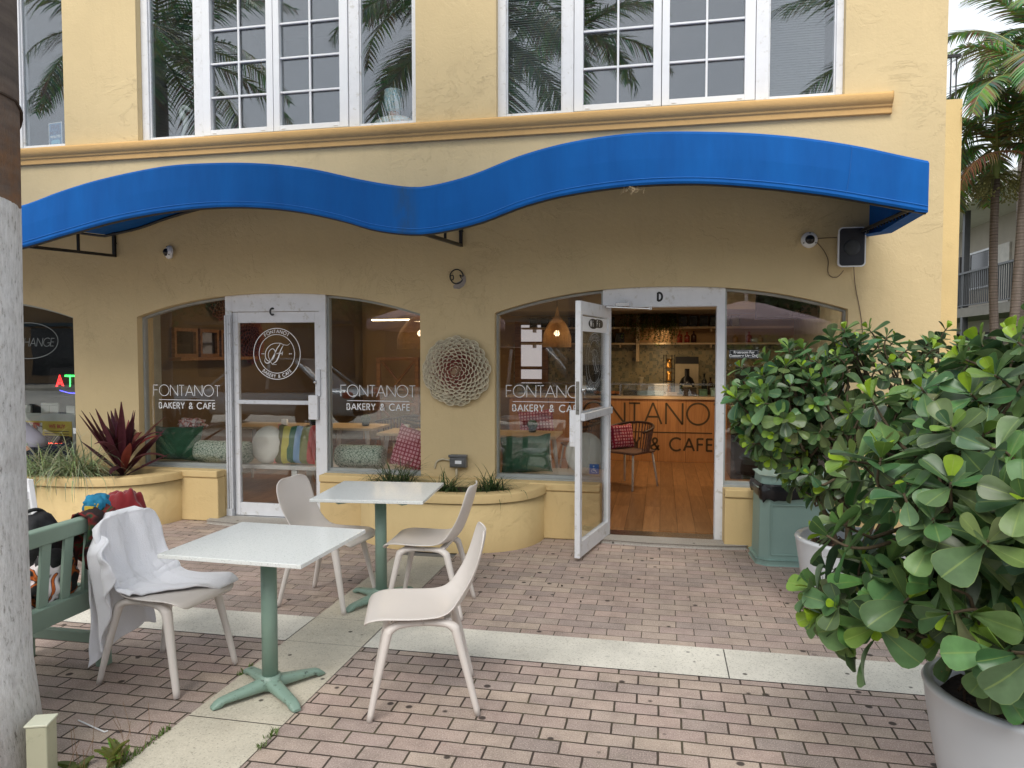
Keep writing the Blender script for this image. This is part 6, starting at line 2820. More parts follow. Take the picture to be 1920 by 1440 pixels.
# window seats
M['seat_white'] = mat('seat_white', S(206, 204, 198), .5)
for x0, x1, lab in ((-5.4, -2.32, 'long white window bench behind the left shopfront'), (-1.46, -.56, 'short white window bench left of door D')):
    t = thing('window_bench', lab, 'bench', ((x0 + x1) / 2, 7.02, .03))
    hw = (x1 - x0) / 2
    mb = MB()
    mb.box(-hw, -.2, .425, hw, .22, .465)
    mb.build('seat', M['seat_white'], t, bevel=.004)
    for s in ((-hw + .12, hw * .12, hw - .12) if hw > 1 else (-hw + .1, hw - .1)):
        mb = MB()
        for y in (-.16, .16):
            mb.box(s - .03, y - .025, .0, s + .03, y + .025, .424)
        mb.box(s - .03, -.134, .0, s + .03, .134, .03)
        mb.build('leg', M['seat_white'], t, bevel=.003)


def cushion(name, label, x, y, z, w, h, d, m, rotz=0, tilt=0, rnd=False, roll=0., seed=1):
    mb = MB()
    if rnd:
        def pt(u, v):
            a = 2 * PI * u
            f = v
            rr = math.sin(PI * f) ** .55 * w / 2
            th = -math.cos(PI * f) * d / 2
            dimple = 1 - .75 * math.exp(-(rr / (w * .09)) ** 2)
            return (rr * math.cos(a), th * dimple * (1 - .12 * (rr / (w / 2)) ** 2), rr * math.sin(a) + w / 2)
        mb.grid(pt, 40, 22, wrap=True)
    else:
        for side in (-1, 1):
            def pt(u, v):
                s, q = u * 2 - 1, v * 2 - 1
                pinch = 1 - .09 * (1 - abs(s) ** 2) * (abs(q) ** 6) - .0
                pinch2 = 1 - .09 * (1 - abs(q) ** 2) * (abs(s) ** 6)
                th = d / 2 * ((1 - s ** 4) * (1 - q ** 4)) ** .45
                r_ = noise.noise(Vector((s * 2.4 + seed, q * 2.4, seed)))
                r2 = noise.noise(Vector((s * 6 + seed, q * 3, seed)))
                return (s * w / 2 * pinch2, side * th * (1 + .25 * r_) + .012 * r2 * (1 if th > .01 else 0), h / 2 + q * h / 2 * pinch + .015 * r_)
            mb.grid(pt, 20, 20)
    o = mb.build(name, m, smooth=True, merge=True)
    o.location = (x, y, z)
    o.rotation_euler = (tilt, roll, rotz)
    return tag(o, label, 'cushion')


def patternmat(name, a, b, kind, scale):
    m, nt, bs = newmat(name)
    v = coords(nt)
    if kind == 'check':
        c = None
        sx = _n(nt, 'ShaderNodeSeparateXYZ')
        nt.links.new(v, sx.inputs[0])
        f = None
        for k in (0, 2):
            mu = _n(nt, 'ShaderNodeMath', _operation='MULTIPLY')
            nt.links.new(sx.outputs[k], mu.inputs[0])
            mu.inputs[1].default_value = scale
            fr = _n(nt, 'ShaderNodeMath', _operation='FRACT')
            nt.links.new(mu.outputs[0], fr.inputs[0])
            gt = _n(nt, 'ShaderNodeMath', _operation='GREATER_THAN')
            nt.links.new(fr.outputs[0], gt.inputs[0])
            gt.inputs[1].default_value = .36
            if f is None:
                f = gt.outputs[0]
            else:
                mm = _n(nt, 'ShaderNodeMath', _operation='MULTIPLY')
                nt.links.new(f, mm.inputs[0])
                nt.links.new(gt.outputs[0], mm.inputs[1])
                f = mm.outputs[0]
        col = mixc(nt, f, a, b)
    elif kind == 'floral':
        vo = _n(nt, 'ShaderNodeTexVoronoi')
        vo.feature = 'DISTANCE_TO_EDGE'
        vo.inputs['Scale'].default_value = scale
        nt.links.new(v, vo.inputs['Vector'])
        f = ramp(nt, vo.outputs['Distance'], [(.06, 0.), (.10, 1.), (.2, 1.), (.26, 0.), (.32, 1.)])
        col = mixc(nt, f, a, b)
    else:
        sx = _n(nt, 'ShaderNodeSeparateXYZ')
        nt.links.new(v, sx.inputs[0])
        mr = _n(nt, 'ShaderNodeMapRange')
        nt.links.new(sx.outputs[0], mr.inputs['Value'])
        mr.inputs['From Min'].default_value = -.24
        mr.inputs['From Max'].default_value = .24
        r = nt.nodes.new('ShaderNodeValToRGB')
        r.color_ramp.interpolation = 'CONSTANT'
        e = r.color_ramp.elements
        cols = [(0, S(206, 130, 120)), (.10, S(86, 84, 46)), (.25, S(186, 178, 76)), (.40, S(22, 92, 60)), (.53, S(134, 164, 196)), (.67, S(118, 124, 70)), (.83, S(190, 76, 70))]
        while len(e) < len(cols):
            e.new(.5)
        for k, (p, c_) in enumerate(cols):
            e[k].position = p
            e[k].color = (*c_, 1)
        nt.links.new(mr.outputs[0], r.inputs[0])
        col = r.outputs[0]
    nt.links.new(col, bs.inputs['Base Color'])
    bs.inputs['Roughness'].default_value = .9
    bump(nt, bs, noise_t(nt, v, 12, 3), .4, .02)
    return m


M['cgreen'] = mat('green_corduroy', S(34, 84, 58), .9, var=.15, vs=4, bmp=.4, bs=20, sheen=.4)
M['cwhite'] = mat('cushion_cream', S(214, 212, 202), .9, var=.03, bmp=.2, bs=15)
M['ccheck'] = patternmat('red_check', S(150, 36, 62), S(214, 150, 160), 'check', 26)
M['cflor'] = patternmat('green_floral', S(52, 92, 74), S(196, 208, 190), 'floral', 38)
M['cstripe'] = patternmat('rainbow_stripe', None, None, 'stripe', 1)
PZ = .498
cushion('cushion', 'dark green cushion at the left end of the left shopfront', F(324, 838, 6.86)[0], 6.86, PZ, .60, .38, .18, M['cgreen'], R(8), R(-14), seed=3)
cushion('cushion', 'dark green cushion behind the window left of door D', F(988, 850, 6.84)[0], 6.84, PZ, .50, .37, .18, M['cgreen'], R(6), R(-12), roll=R(-4), seed=7)
cushion('cushion', 'pink and red checked cushion at the right of the left shopfront', F(762, 838, 6.86)[0], 6.86, PZ, .42, .42, .16, M['ccheck'], R(-12), R(-14), roll=R(12), seed=5)
cushion('cushion', 'cushion with wide rainbow stripes behind door C', F(551, 836, 6.90)[0], 6.90, PZ, .46, .42, .18, M['cstripe'], R(2), R(-16), seed=9)
cushion('cushion', 'red and white checked cushion on the seat behind the window left of door D', F(1008, 792, 9.0)[0], 9.0, .60, .46, .34, .16, M['ccheck'], R(4), R(-10), roll=R(-6), seed=15)
cushion('round_cushion', 'round cream cushion with a button behind door C', F(497, 836, 6.90)[0], 6.90, PZ, .40, .38, .17, M['cwhite'], R(-14), R(-12), True, seed=2)
cushion('round_cushion', 'round cream cushion with a button next to door D', F(1092, 850, 6.90)[0], 6.90, PZ, .40, .38, .16, M['cwhite'], R(-22), R(-12), True, seed=4)


def bolster(label, x, y, z, L, r, rotz=0):
    mb = MB()
    prof = [(0, -L / 2 - .004), (r * .5, -L / 2 - .003), (r * .86, -L / 2 + .006), (r, -L / 2 + .035)] + [(r * (1 + .02 * math.sin(i * 1.7)), -L / 2 + .035 + (L - .07) * i / 8) for i in range(1, 8)] + [(r, L / 2 - .035), (r * .86, L / 2 - .006), (r * .5, L / 2 + .003), (0, L / 2 + .004)]
    mb.lathe(prof, 28, axis=0)
    o = mb.build('bolster', M['cflor'], smooth=True, loc=(x, y, z + r))
    o.rotation_euler = (0, 0, rotz)
    return tag(o, label, 'cushion', 'green floral bolsters on the window bench')


bolster('long green floral bolster left of door C', F(420, 845, 6.88)[0], 6.88, PZ, .62, .115)
bolster('green floral bolster between door C and the checked cushion', F(676, 848, 6.86)[0], 6.86, PZ, .50, .115)
mb = MB()
blob(mb, (0, 0, .05), (.14, .08, .06), .5, 3, 4)
o = mb.build('scarf_bundle', striped('pink_print', [(.4, S(196, 190, 190)), (.5, S(206, 150, 140)), (.58, S(120, 70, 70)), (.66, S(210, 206, 204))], (1, 1, 1), 18, .9), smooth=True, loc=(-4.97, 7.02, .83))
tag(o, 'crumpled pink and white cloth lying behind the dark green cushion', 'cloth')


# dining tables and chairs inside
def inner_table(label, x, y, w=.9, d=.6, rz=0):
    t = thing('dining_table', label, 'table', (x, y, .03), rz, 'pale wooden tables in the cafe')
    mb = MB()
    mb.box(-w / 2, -d / 2, .695, w / 2, d / 2, .725)
    mb.build('table_top', M['pale_wood'], t, bevel=.004)
    for sx in (-1, 1):
        for sy in (-1, 1):
            mb = MB()
            mb.bar((sx * (w / 2 - .03), sy * (d / 2 - .03), 0), (sx * (w / 2 - .10), sy * (d / 2 - .08), .694), .025, .025, w2=.04, h2=.04)
            mb.build('leg', M['seat_white'], t)
    return t


inner_table('pale table behind the dark green cushion on the left', -4.75, 8.3, .95, .6)
inner_table('pale table behind door C', -3.72, 8.4, .75, .6)
inner_table('pale table below the large pendant lamp', -2.72, 7.95, .8, .55)
inner_table('pale table below the smaller pendant lamp', -1.55, 8.0, .9, .6)
tb = [('table_menu', 'small white card holder on the left inner table', -4.55, 8.25), ('table_menu', 'white menu holder on the table below the large pendant', -2.85, 7.9)]
for nm, lab, x, y in tb:
    mb = MB()
    mb.box(-.035, -.02, 0, .035, .02, .075)
    mb.box(-.012, -.0215, .03, .012, -.0205, .05)
    tag(mb.build(nm, M['vinyl'], bevel=.003, loc=(x, y, .757)), lab, 'card holder')
M['cactus'] = mat('cactus_green', S(62, 84, 62), .7, var=.2, vs=30, bmp=.8, bs=60)
for lab, x, y in (('round cactus on the table behind door C', -4.22, 8.35), ('round cactus right of the first one behind door C', -3.55, 8.4), ('round cactus on the table below the large pendant', -2.62, 7.95), ('dark cactus on the table below the smaller pendant', -1.42, 8.1)):
    t = thing('potted_cactus', lab, 'cactus', (x, y, .757), 0, 'round cacti on the cafe tables')
    mb = MB()
    mb.lathe([(0, 0), (.04, 0), (.05, .04), (0, .04)], 14)
    mb.build('bowl', bc[0], t, smooth=True)
    mb = MB()
    mb.grid(lambda u, v: ((.055 + .006 * math.cos(2 * PI * u * 14)) * math.cos(2 * PI * u) * math.sin(PI * v), (.055 + .006 * math.cos(2 * PI * u * 14)) * math.sin(2 * PI * u) * math.sin(PI * v), .085 - .055 * math.cos(PI * v)), 56, 10, wrap=True)
    mb.build('cactus_body', M['cactus'], t, smooth=True)


def inner_chair(label, x, y, rz, cushion_c=None):
    t = thing('woven_chair', label, 'chair', (x, y, .03), rz, 'woven armchairs in the cafe')
    for sx in (-1, 1):
        for sy in (-1, 1):
            mb = MB()
            mb.tube([(sx * .25, sy * .25, 0), (sx * .19, sy * .21, .42)], .013, 8)
            mb.build('leg', M['seat_white'], t, smooth=True)
    mb = MB()
    mb.box(-.21, -.24, .415, .23, .24, .445)
    mb.build('seat', M['wv'], t, bevel=.01)
    mb = MB()
    n = 24
    for i in range(n + 1):
        a = lerp(R(75), R(285), i / n)
        bx, by = .23 * math.cos(a) + .0, .25 * math.sin(a)
        tx, ty = .28 * math.cos(a), .30 * math.sin(a)
        zt = .70 + .06 * -math.cos(a)
        mb.tube([(bx, by, .44), (tx, ty, zt)], .008, 5)
    mb.build('woven_back', M['wv'], t)
    mb = MB()
    mb.tube([(.28 * math.cos(lerp(R(70), R(290), i / n)), .30 * math.sin(lerp(R(70), R(290), i / n)), .70 + .06 * -math.cos(lerp(R(70), R(290), i / n))) for i in range(n + 1)], .016, 8)
    mb.build('arm_rail', M['wv2'], t, smooth=True)
    return t


M['wv'] = mat('woven_brown', S(112, 84, 72), .7, var=.3, vs=30)
M['wv2'] = mat('rail_brown', S(74, 52, 40), .5)
ic = inner_chair('woven armchair just inside open door D', -.38, 8.95, R(-125))
cushion('cushion', 'small red printed cushion in the armchair inside door D', -.45, 9.03, .48, .34, .3, .12, M['ccheck'], R(40), R(-14), seed=25)
dup(ic, (-3.6, 9.6, .03), R(150), 'woven armchair behind the table in the middle of the left shopfront')
dup(ic, (-3.0, 9.0, .03), R(20), 'woven armchair near the bolster right of door C')
dup(ic, (-1.0, 9.4, .03), R(200), 'woven armchair behind the small table left of door D')

# left partition: wood framed hatch, ledge, red petal ornaments, trestle rack
t = thing('framed_mirror_shelf', 'rough wooden hatch frame with ledge on the left cafe wall', 'shelf', (IX0, 0, 0))
mb = MB()
mb.box(.001, 7.38, 1.56, .16, 9.0, 1.60)
mb.build('ledge', M['rough_wood'], t, bevel=.004)
for y0_, y1_ in ((7.42, 7.85), (7.9, 8.28), (8.33, 8.8)):
    mb = MB()
    mb.box(.001, y0_, 1.601, .05, y1_, 1.64)
    mb.box(.001, y0_, 1.90, .05, y1_, 1.94)
    mb.box(.001, y0_, 1.64, .05, y0_ + .04, 1.90)
    mb.box(.001, y1_ - .04, 1.64, .05, y1_, 1.90)
    f = mb.build('frame', M['rough_wood'], t, bevel=.003)
    mb = MB()
    mb.box(.002, y0_ + .04, 1.64, .012, y1_ - .04, 1.90)
    mb.build('mirror', mat('mirror_%d' % int(y0_ * 100), S(120, 110, 96), .05, metal=.9), f)
RD = (S(150, 74, 62), S(110, 44, 38), S(84, 26, 24))
dahlia('petal_ornament', 'dark red petal wall ornament seen through the top of door C', (IX0 + .01, 9.0, 1.83), R(90), .30, *RD, 150, 3)
dahlia('petal_ornament', 'dark red petal ornament high in the corner of the left window', (IX0 + .01, 8.35, 2.32), R(90), .24, *RD, 110, 4)
t = thing('trestle_rack', 'wooden rack with crossed braces behind door C', 'rack', (-4.3, 10.6, .03))
for x in (0, .62):
    mb = MB()
    mb.box(x, 0, 0, x + .06, .06, 1.55)
    mb.build('post', M['rough_wood'], t)
for z in (.08, .8, 1.5):
    mb = MB()
    mb.box(.061, .0, z, .619, .3, z + .05)
    mb.build('shelf_board', M['rough_wood'], t)
for z in (.13, .85):
    mb = MB()
    mb.bar((.07, .02, z), (.61, .02, z + .64), .04, .03)
    mb.bar((.07, .055, z + .64), (.61, .055, z), .04, .03)
    mb.build('brace', M['rough_wood'], t)
# tall pale door frame with daylight panes at the rear (seen left of door D)
t = thing('rear_window', 'narrow rear window with three bright panes behind the small pendant', 'window', (F(997, 660, 12.86)[0], 12.86, .0))
mb = MB()
mb.box(-.30, -.05, 1.1, .30, .03, 1.18)
mb.box(-.30, -.05, 2.14, .30, .03, 2.22)
mb.box(-.30, -.05, 1.18, -.19, .03, 2.14)
mb.box(.19, -.05, 1.18, .30, .03, 2.14)
for z in (1.35, 1.79):
    mb.box(-.19, -.05, z, .19, .03, z + .055)
mb.build('frame', M['rough_wood'], t)
mb = MB()
mb.box(-.19, -.01, 1.18, .19, -.005, 2.14)
mb.build('pane', emis('daylit_pane', S(206, 200, 202), .36), t)

# ------------------------------------------------------------------ neighbouring exchange shop
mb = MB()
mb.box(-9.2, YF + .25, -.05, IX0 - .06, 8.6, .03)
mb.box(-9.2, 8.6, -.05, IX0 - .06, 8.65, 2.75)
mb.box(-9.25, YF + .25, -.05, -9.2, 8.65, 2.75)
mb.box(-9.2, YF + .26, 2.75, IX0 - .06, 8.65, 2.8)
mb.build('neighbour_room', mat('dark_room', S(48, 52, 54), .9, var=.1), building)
mb = MB()
X0, Z0 = -6.96, 1.72
mb2 = wall_map(YG - .004)
for l in text_lines('EXCHANGE', .088, .16, X0 + .10, Z0, .18)[0]:
    ribbon(mb, l, .007, mb2)
ribbon(mb, [(X0 + .36 + .37 * math.cos(R(a * 6)), Z0 + .06 + .19 * math.sin(R(a * 6))) for a in range(61)], .008, mb2)
mb.build('lettering', mat('frosted_vinyl', S(128, 134, 134), .6), wL)
mb = MB()
mb.box(-6.07, YG - .007, .80, -6.0, YG - .004, .86)
mb.build('sticker', M['vinyl'], wL)


def dots(line, step, r, mp, mb):
    acc = 0.
    last = line[0]
    pts = [last]
    for a, b in zip(line, line[1:]):
        L = math.dist(a, b)
        t = step - acc
        while t < L:
            pts.append((lerp(a[0], b[0], t / L), lerp(a[1], b[1], t / L)))
            t += step
        acc = (acc + L) % step
    for p in pts:
        c = mp(*p)
        mb.ball(c, r, 6, 4)


def led_sign(name, label, loc, w, h, parts, rotz=0):
    t = thing(name, label, 'neon sign', loc, rotz)
    mb = MB()
    mb.box(-w / 2, 0, -h / 2, w / 2, .02, h / 2)
    mb.build('panel', M['matte_black'], t, bevel=.004)
    for nm, lines, col in parts:
        mb = MB()
        for l in lines:
            dots(l, .0115, .0036, lambda u, v: (u, -.006, v), mb)
        mb.build(nm, emis(name + nm, col, 5), t)
    return t


A = [(x, y) for x, y in text_lines('A', .13, .1, -.22, -.03)[0][0]]
RED, GRN, BLU = (1, .03, .03), (.05, .9, .12), (.08, .08, 1)
led_sign('atm_sign', 'dotted multicolour ATM light in the left shop window', (F(136, 718, 7.0)[0], 7.0, F(146, 718, 7.0)[1]), .60, .34, [
    ('letter_a', text_lines('A', .125, .1, -.21, -.04)[0] + text_lines('A', .085, .1, -.194, -.04)[0], RED),
    ('letter_t', [[(-.09, .085), (.045, .085)], [(-.022, .085), (-.022, -.04)], [(-.03, .075), (-.03, -.04)], [(-.09, .072), (.045, .072)]], GRN),
    ('letter_m', text_lines('M', .125, .1, .075, -.04)[0], BLU),
    ('underline', [[(-.16 + .30 * i / 12 * 1.15, -.085 - .03 * math.sin(PI * i / 12)) for i in range(13)]], BLU)])
ol = []
for ch, x in (('O', -.19), ('p', -.08), ('e', -.01), ('n', .06)):
    if ch == 'O':
        ol.append([(-.15 + .05 * math.cos(R(a * 15)), .0 + .07 * math.sin(R(a * 15))) for a in range(25)])
    else:
        ol += text_lines(ch, .15, .1, x, -.05, .2)[0]
led_sign('open_sign', 'red dotted Open light standing low in the left shop window', (F(100, 838, 6.95)[0], 6.95, F(100, 838, 6.95)[1]), .46, .24, [('word', ol, (1, .06, .03))])
t = thing('folding_sign', 'cream folding floor sign with yellow notice in the left shop window', 'sign board', (F(92, 838, 7.2)[0], 7.2, -.08))
mb = MB()
mb.box(-.36, 0, .38, .36, .03, 1.03)
for x in (-.36, -.10, .24):
    mb.box(x, 0, 1.0301, x + .12, .03, 1.12)
mb.box(-.10, 0, 1.1201, .14, .03, 1.15)
mb.box(.02, 0, 1.03, .14, .03, 1.12)
mb.box(-.36, .0, 0, -.29, .03, .38)
mb.box(.29, .0, 0, .36, .03, .38)
mb.build('board', mat('sign_cream', S(186, 190, 180), .5), t, bevel=.008)
mb = MB()
mb.box(-.32, -.004, .44, .32, -.001, .94)
yl = mb.build('yellow_notice', mat('notice_yellow', S(190, 170, 50), .5), t)
mb = MB()
mb.box(-.29, -.006, .70, -.08, -.0045, .92)
mb.build('red_picture', striped('truck_print', [(.42, S(170, 60, 50)), (.5, S(196, 140, 110)), (.56, S(90, 100, 110)), (.62, S(206, 206, 200))], sc_=14), yl)
font_mesh('red_lettering', 'WE BUY', .06, mat('red_ink', S(170, 50, 40), .6), yl, (.12, -.006, .86), bold=.002)
font_mesh('red_lettering', 'SELL', .06, bpy.data.materials['red_ink'], yl, (.12, -.006, .70), bold=.002)
mb = MB()
for z in (.82, .79, .765):
    mb.box(-.05, -.006, z, .28, -.0045, z + .008)
mb.build('small_print', M['ink'], yl)

# ------------------------------------------------------------------ upstairs curios
t = thing('blue_sign', 'small blue card reading FIVE MORE MINUTES in the far left upstairs window', 'sign', (F(104, 240, 6.72)[0], 6.72, 3.815), R(-8))
mb = MB()
mb.box(-.095, 0, 0, .095, .01, .27)
mb.build('card', mat('card_blue', S(60, 120, 168), .5), t)
mb = MB()
for a, b, c, d in ((-.095, 0, .095, .006), (-.095, .264, .095, .27), (-.095, .006, -.089, .264), (.089, .006, .095, .264)):
    mb.box(a, -.003, b, c, -.0005, d)
mb.build('card_border', M['vinyl'], t)
dk = mat('card_navy', S(30, 52, 110), .5)
font_mesh('lettering', 'FIVE', .072, dk, t, (0, -.002, .195), bold=.002)
font_mesh('lettering', 'MORE', .06, dk, t, (0, -.002, .145), bold=.001)
font_mesh('lettering', 'MINUTES', .036, M['vinyl'], t, (0, -.002, .112), bold=.0008)
mb = MB()
mb.prism([(-.06, .03), (-.03, .05), (.03, .05), (.06, .03), (.065, .075), (.04, .09), (-.04, .09), (-.065, .075)], lambda x, z: (x, -.001, z), lambda x, z: (x, -.003, z))
mb.build('gamepad_shape', mat('card_cyan', S(110, 190, 220), .5), t)
# seahorse
t = tag(MB().tube(cat_rom([(.035, 0, .33), (.06, 0, .335), (.075, 0, .315), (.03, 0, .345), (-.005, 0, .36), (-.03, 0, .33), (-.02, 0, .28), (.012, 0, .23), (.02, 0, .17), (-.002, 0, .11), (-.018, 0, .06), (-.01, 0, .02), (.012, 0, .008), (.02, 0, .03)], 5),
        [.006, .010, .018, .024, .02, .024, .034, .036, .030, .022, .017, .014, .011, .008], 10).build('seahorse', mat('pale_resin', S(176, 182, 178), .5, bmp=.5, bs=50), smooth=True, loc=(-4.80, 6.76, 3.80)), 'pale seahorse figurine on the sill of the left upstairs window', 'figurine')
# mosaic bust
t = thing('mosaic_bust', 'blue and coral mosaic bust vase on the upstairs sill', 'figurine', (-2.53, 6.73, 3.80))


def mosaic(name, a, b, sc_):
    m, nt, bs = newmat(name)
    v = coords(nt)
    vo = _n(nt, 'ShaderNodeTexVoronoi')
    vo.inputs['Scale'].default_value = sc_
    nt.links.new(v, vo.inputs['Vector'])
    c = ramp(nt, vo.outputs['Color'], [(.3, a), (.6, b), (.8, S(214, 220, 220))])
    ve = _n(nt, 'ShaderNodeTexVoronoi')
    ve.feature = 'DISTANCE_TO_EDGE'
    ve.inputs['Scale'].default_value = sc_
    nt.links.new(v, ve.inputs['Vector'])
    c = mixc(nt, ramp(nt, ve.outputs['Distance'], [(.03, 1.), (.07, 0.)]), c, S(206, 206, 200))
    nt.links.new(c, bs.inputs['Base Color'])
    bs.inputs['Roughness'].default_value = .3
    return m


mb = MB()
blob(mb, (0, 0, .03), (.20, .09, .09), .05, 2, 1, ex=.9)
mb.build('shoulders', mosaic('mosaic_warm', S(214, 180, 150), S(190, 214, 214), 55), t, smooth=True)
mb = MB()
mb.lathe([(.055, .09), (.05, .14), (.052, .15)], 20)
mb.build('neck_band', mosaic('mosaic_coral', S(206, 130, 96), S(210, 150, 120), 70), t, smooth=True)
mb = MB()
mb.lathe([(.06, .15), (.082, .18), (.09, .24), (.092, .30), (.085, .345), (.088, .352), (.075, .355), (.07, .30), (0, .2)], 28)
mb.build('head_vase', mosaic('mosaic_blue', S(150, 196, 214), S(206, 228, 232), 48), t, smooth=True)

# ------------------------------------------------------------------ street behind the viewpoint (seen in the panes)
def parasol(label, x, y, h, r, m):
    t = thing('parasol', label, 'parasol', (x, y, 0), R(12), 'parasols on the pavement')
    mb = MB()
    mb.tube([(0, 0, 0.05), (0, 0, h + .12)], .022, 10)
    mb.build('pole', M['white_plain'], t, smooth=True)
    mb = MB()
    mb.lathe([(0, 0), (.27, 0), (.26, .05), (.05, .07), (0, .07)], 20)
    mb.build('base', M['grey'], t, smooth=True)
    mb = MB()
    n = 8

    def pt(u, v):
        a = 2 * PI * u
        k = (u * n) % 1
        sag = 1 - .06 * math.sin(PI * k) * v
        return (r * v * math.cos(a) * sag, r * v * math.sin(a) * sag, h - .42 * v ** 1.15 - .03 * math.sin(PI * k) * v)
    mb.grid(pt, n * 6, 8, wrap=True)
    mb.grid(lambda u, v: tuple(a - (b_ if i == 2 else 0) for i, (a, b_) in enumerate(zip(pt(u, 1.0), (0, 0, .18 * v)))), n * 6, 2, wrap=True)
    mb.build('canopy', m, t, smooth=True, solid=.003)
    mb = MB()
    for k in range(n):
        a = 2 * PI * k / n
        mb.bar((0, 0, h - .02), (r * math.cos(a), r * math.sin(a), h - .44), .012, .012)
    mb.ball((0, 0, h + .14), .04, 10, 6)
    mb.build('ribs', M['white_plain'], t)
    return t


pink = mat('parasol_pink', S(206, 178, 180), .9, var=.04, vs=3)
parasol('pale pink parasol behind the viewpoint to the right', 1.55, -1.1, 2.62, 1.45, pink)
parasol('pale pink parasol behind the viewpoint to the left', -4.3, -.6, 2.7, 1.4, pink)


def car(label, x, y, rz, paint, suv=False):
    t = thing('parked_car', label, 'car', (x, y, 0), rz, 'cars in the street')
    L, W = 4.5, 1.82
    hb = .98 if suv else .86
    ht = 1.72 if suv else 1.45
    prof = [(-2.22, .38, .86), (-2.25, .62, .88), (-2.1, hb - .12, .90), (-1.2, hb, .94), (-.2, hb + .02, .96), (1.2, hb + .02, .96), (2.0, hb - .02, .92), (2.22, .7, .88), (2.2, .38, .86)]
    mb = MB()

    def body(u, v):
        a = 2 * PI * u
        x_ = -math.cos(PI * v) * 2.25
        top = interp([(-2.3, .62), (-2.2, .72), (-1.9, hb - .1), (-1.1, hb), (0, hb + .02), (1.4, hb + .02), (2.0, hb - .02), (2.3, .7)], x_)
        w = W / 2 * (1 - .16 * abs(x_ / 2.25) ** 5)
        cy_ = math.copysign(abs(math.cos(a)) ** .35, math.cos(a))
        cz_ = math.copysign(abs(math.sin(a)) ** .45, math.sin(a))
        return (x_, cy_ * w * (1 - .06 * max(0, cz_)), (top + .28) / 2 + cz_ * (top - .28) / 2)
    mb.grid(body, 32, 36, wrap=True)
    mb.build('body', paint, t, smooth=True)
    mb = MB()

    def cabin(u, v):
        a = 2 * PI * u
        z = lerp(hb - .04, ht, v)
        f = v
        x0, x1 = lerp(-1.15, -.45, f ** .9), lerp(1.95 if suv else 1.75, 1.6 if suv else .95, f ** .9)
        w = lerp(.86, .64, f)
        cx = math.copysign(abs(math.cos(a)) ** .35, math.cos(a))
        cy_ = math.copysign(abs(math.sin(a)) ** .35, math.sin(a))
        return ((x0 + x1) / 2 + cx * (x1 - x0) / 2, cy_ * w, z + (.05 * (1 - (cx * .5) ** 2) if v > .99 else 0))
    mb.grid(cabin, 40, 8, wrap=True)
    mb.build('windows', M['car_glass'], t, smooth=True)
    mb = MB()
    mb.grid(lambda u, v: tuple(lerp(a, b, v) for a, b in zip(cabin(u, 1.0), ((.5 if suv else .25), 0, ht + .07))), 40, 5, wrap=True)
    for (s) in (-1, 1):
        mb.bar((-1.13, s * .84, hb), (-.42, s * .63, ht), .06, .04)
        mb.bar((.35, s * .84, hb), (.3, s * .655, ht), .07, .04)
        mb.bar(((1.9 if suv else 1.7), s * .82, hb), ((1.55 if suv else .92), s * .63, ht), .09, .05)
    mb.build('roof', paint, t, smooth=True)
    for wx in (-1.38, 1.35):
        for s in (-1, 1):
            mb = MB()
            mb.lathe([(.2, -.11), (.32, -.11), (.335, -.08), (.335, .08), (.32, .11), (.2, .11)], 26, (wx, s * .82, .335), axis=1)
            w = mb.build('wheel', M['tyre'], t, smooth=True)
            mb = MB()
            mb.lathe([(0, s * .09), (.06, s * .105), (.2, s * .09), (.2, s * .04), (0, s * .04)], 20, (wx, s * .82, .335), axis=1)
            mb.build('rim', M['steel'], w, smooth=True)
    for s in (-1, 1):
        mb = MB()
        blob(mb, (-2.08, s * .66, .68), (.14, .16, .07), 0, 1, 1, 14, 8)
        mb.build('headlight', M['vinyl'], t, smooth=True)
        mb = MB()
        blob(mb, (2.1, s * .68, .74), (.11, .15, .07), 0, 1, 1, 14, 8)
        mb.build('tail_light', M['tail'], t, smooth=True)
    return t


M['car_glass'] = mat('car_glass', (.015, .018, .02), .06)
M['tyre'] = mat('tyre', (.015, .015, .015), .8)
M['tail'] = mat('tail_red', (.35, .01, .01), .2)


def paint(n, c):
    return mat(n, c, .3, metal=.3, var=.02, coat=.8)


car('silver saloon parked in the near lane to the left', -8.6, -1.9, 0, paint('paint_silver', S(160, 176, 186)))
car('white off-roader parked in the near lane ahead of the saloon', -2.7, -2.1, PI, paint('paint_white', S(206, 208, 210)), True)
car('grey car parked in the near lane to the right', 3.2, -2.0, PI, paint('paint_grey', S(120, 124, 130)))
t = thing('street_building', 'long low shop building across the street', 'building', (0, -20, 0))
mb = MB()
mb.box(-34, -6, 0, 26, 0, 4.4)
mb.build('wall', mat('street_wall', S(150, 120, 84), .8, var=.1), t)
mb = MB()
mb.box(-34.4, -6.4, 4.4, 26.4, .4, 4.75)
mb.build('roof', mat('street_roof', S(110, 104, 98), .8), t)
for k in range(12):
    mb = MB()
    x = -33 + k * 5
    mb.box(x, .001, .4, x + 3.4, .06, 2.9)
    mb.build('window', M['car_glass'], t)
    mb = MB()
    mb.box(x - .2, .0, 3.0, x + 3.6, .9, 3.15)
    mb.build('canopy', mat('street_canopy_%d' % k, (S(60, 80, 90), S(150, 60, 52), S(120, 110, 96))[k % 3], .8), t)


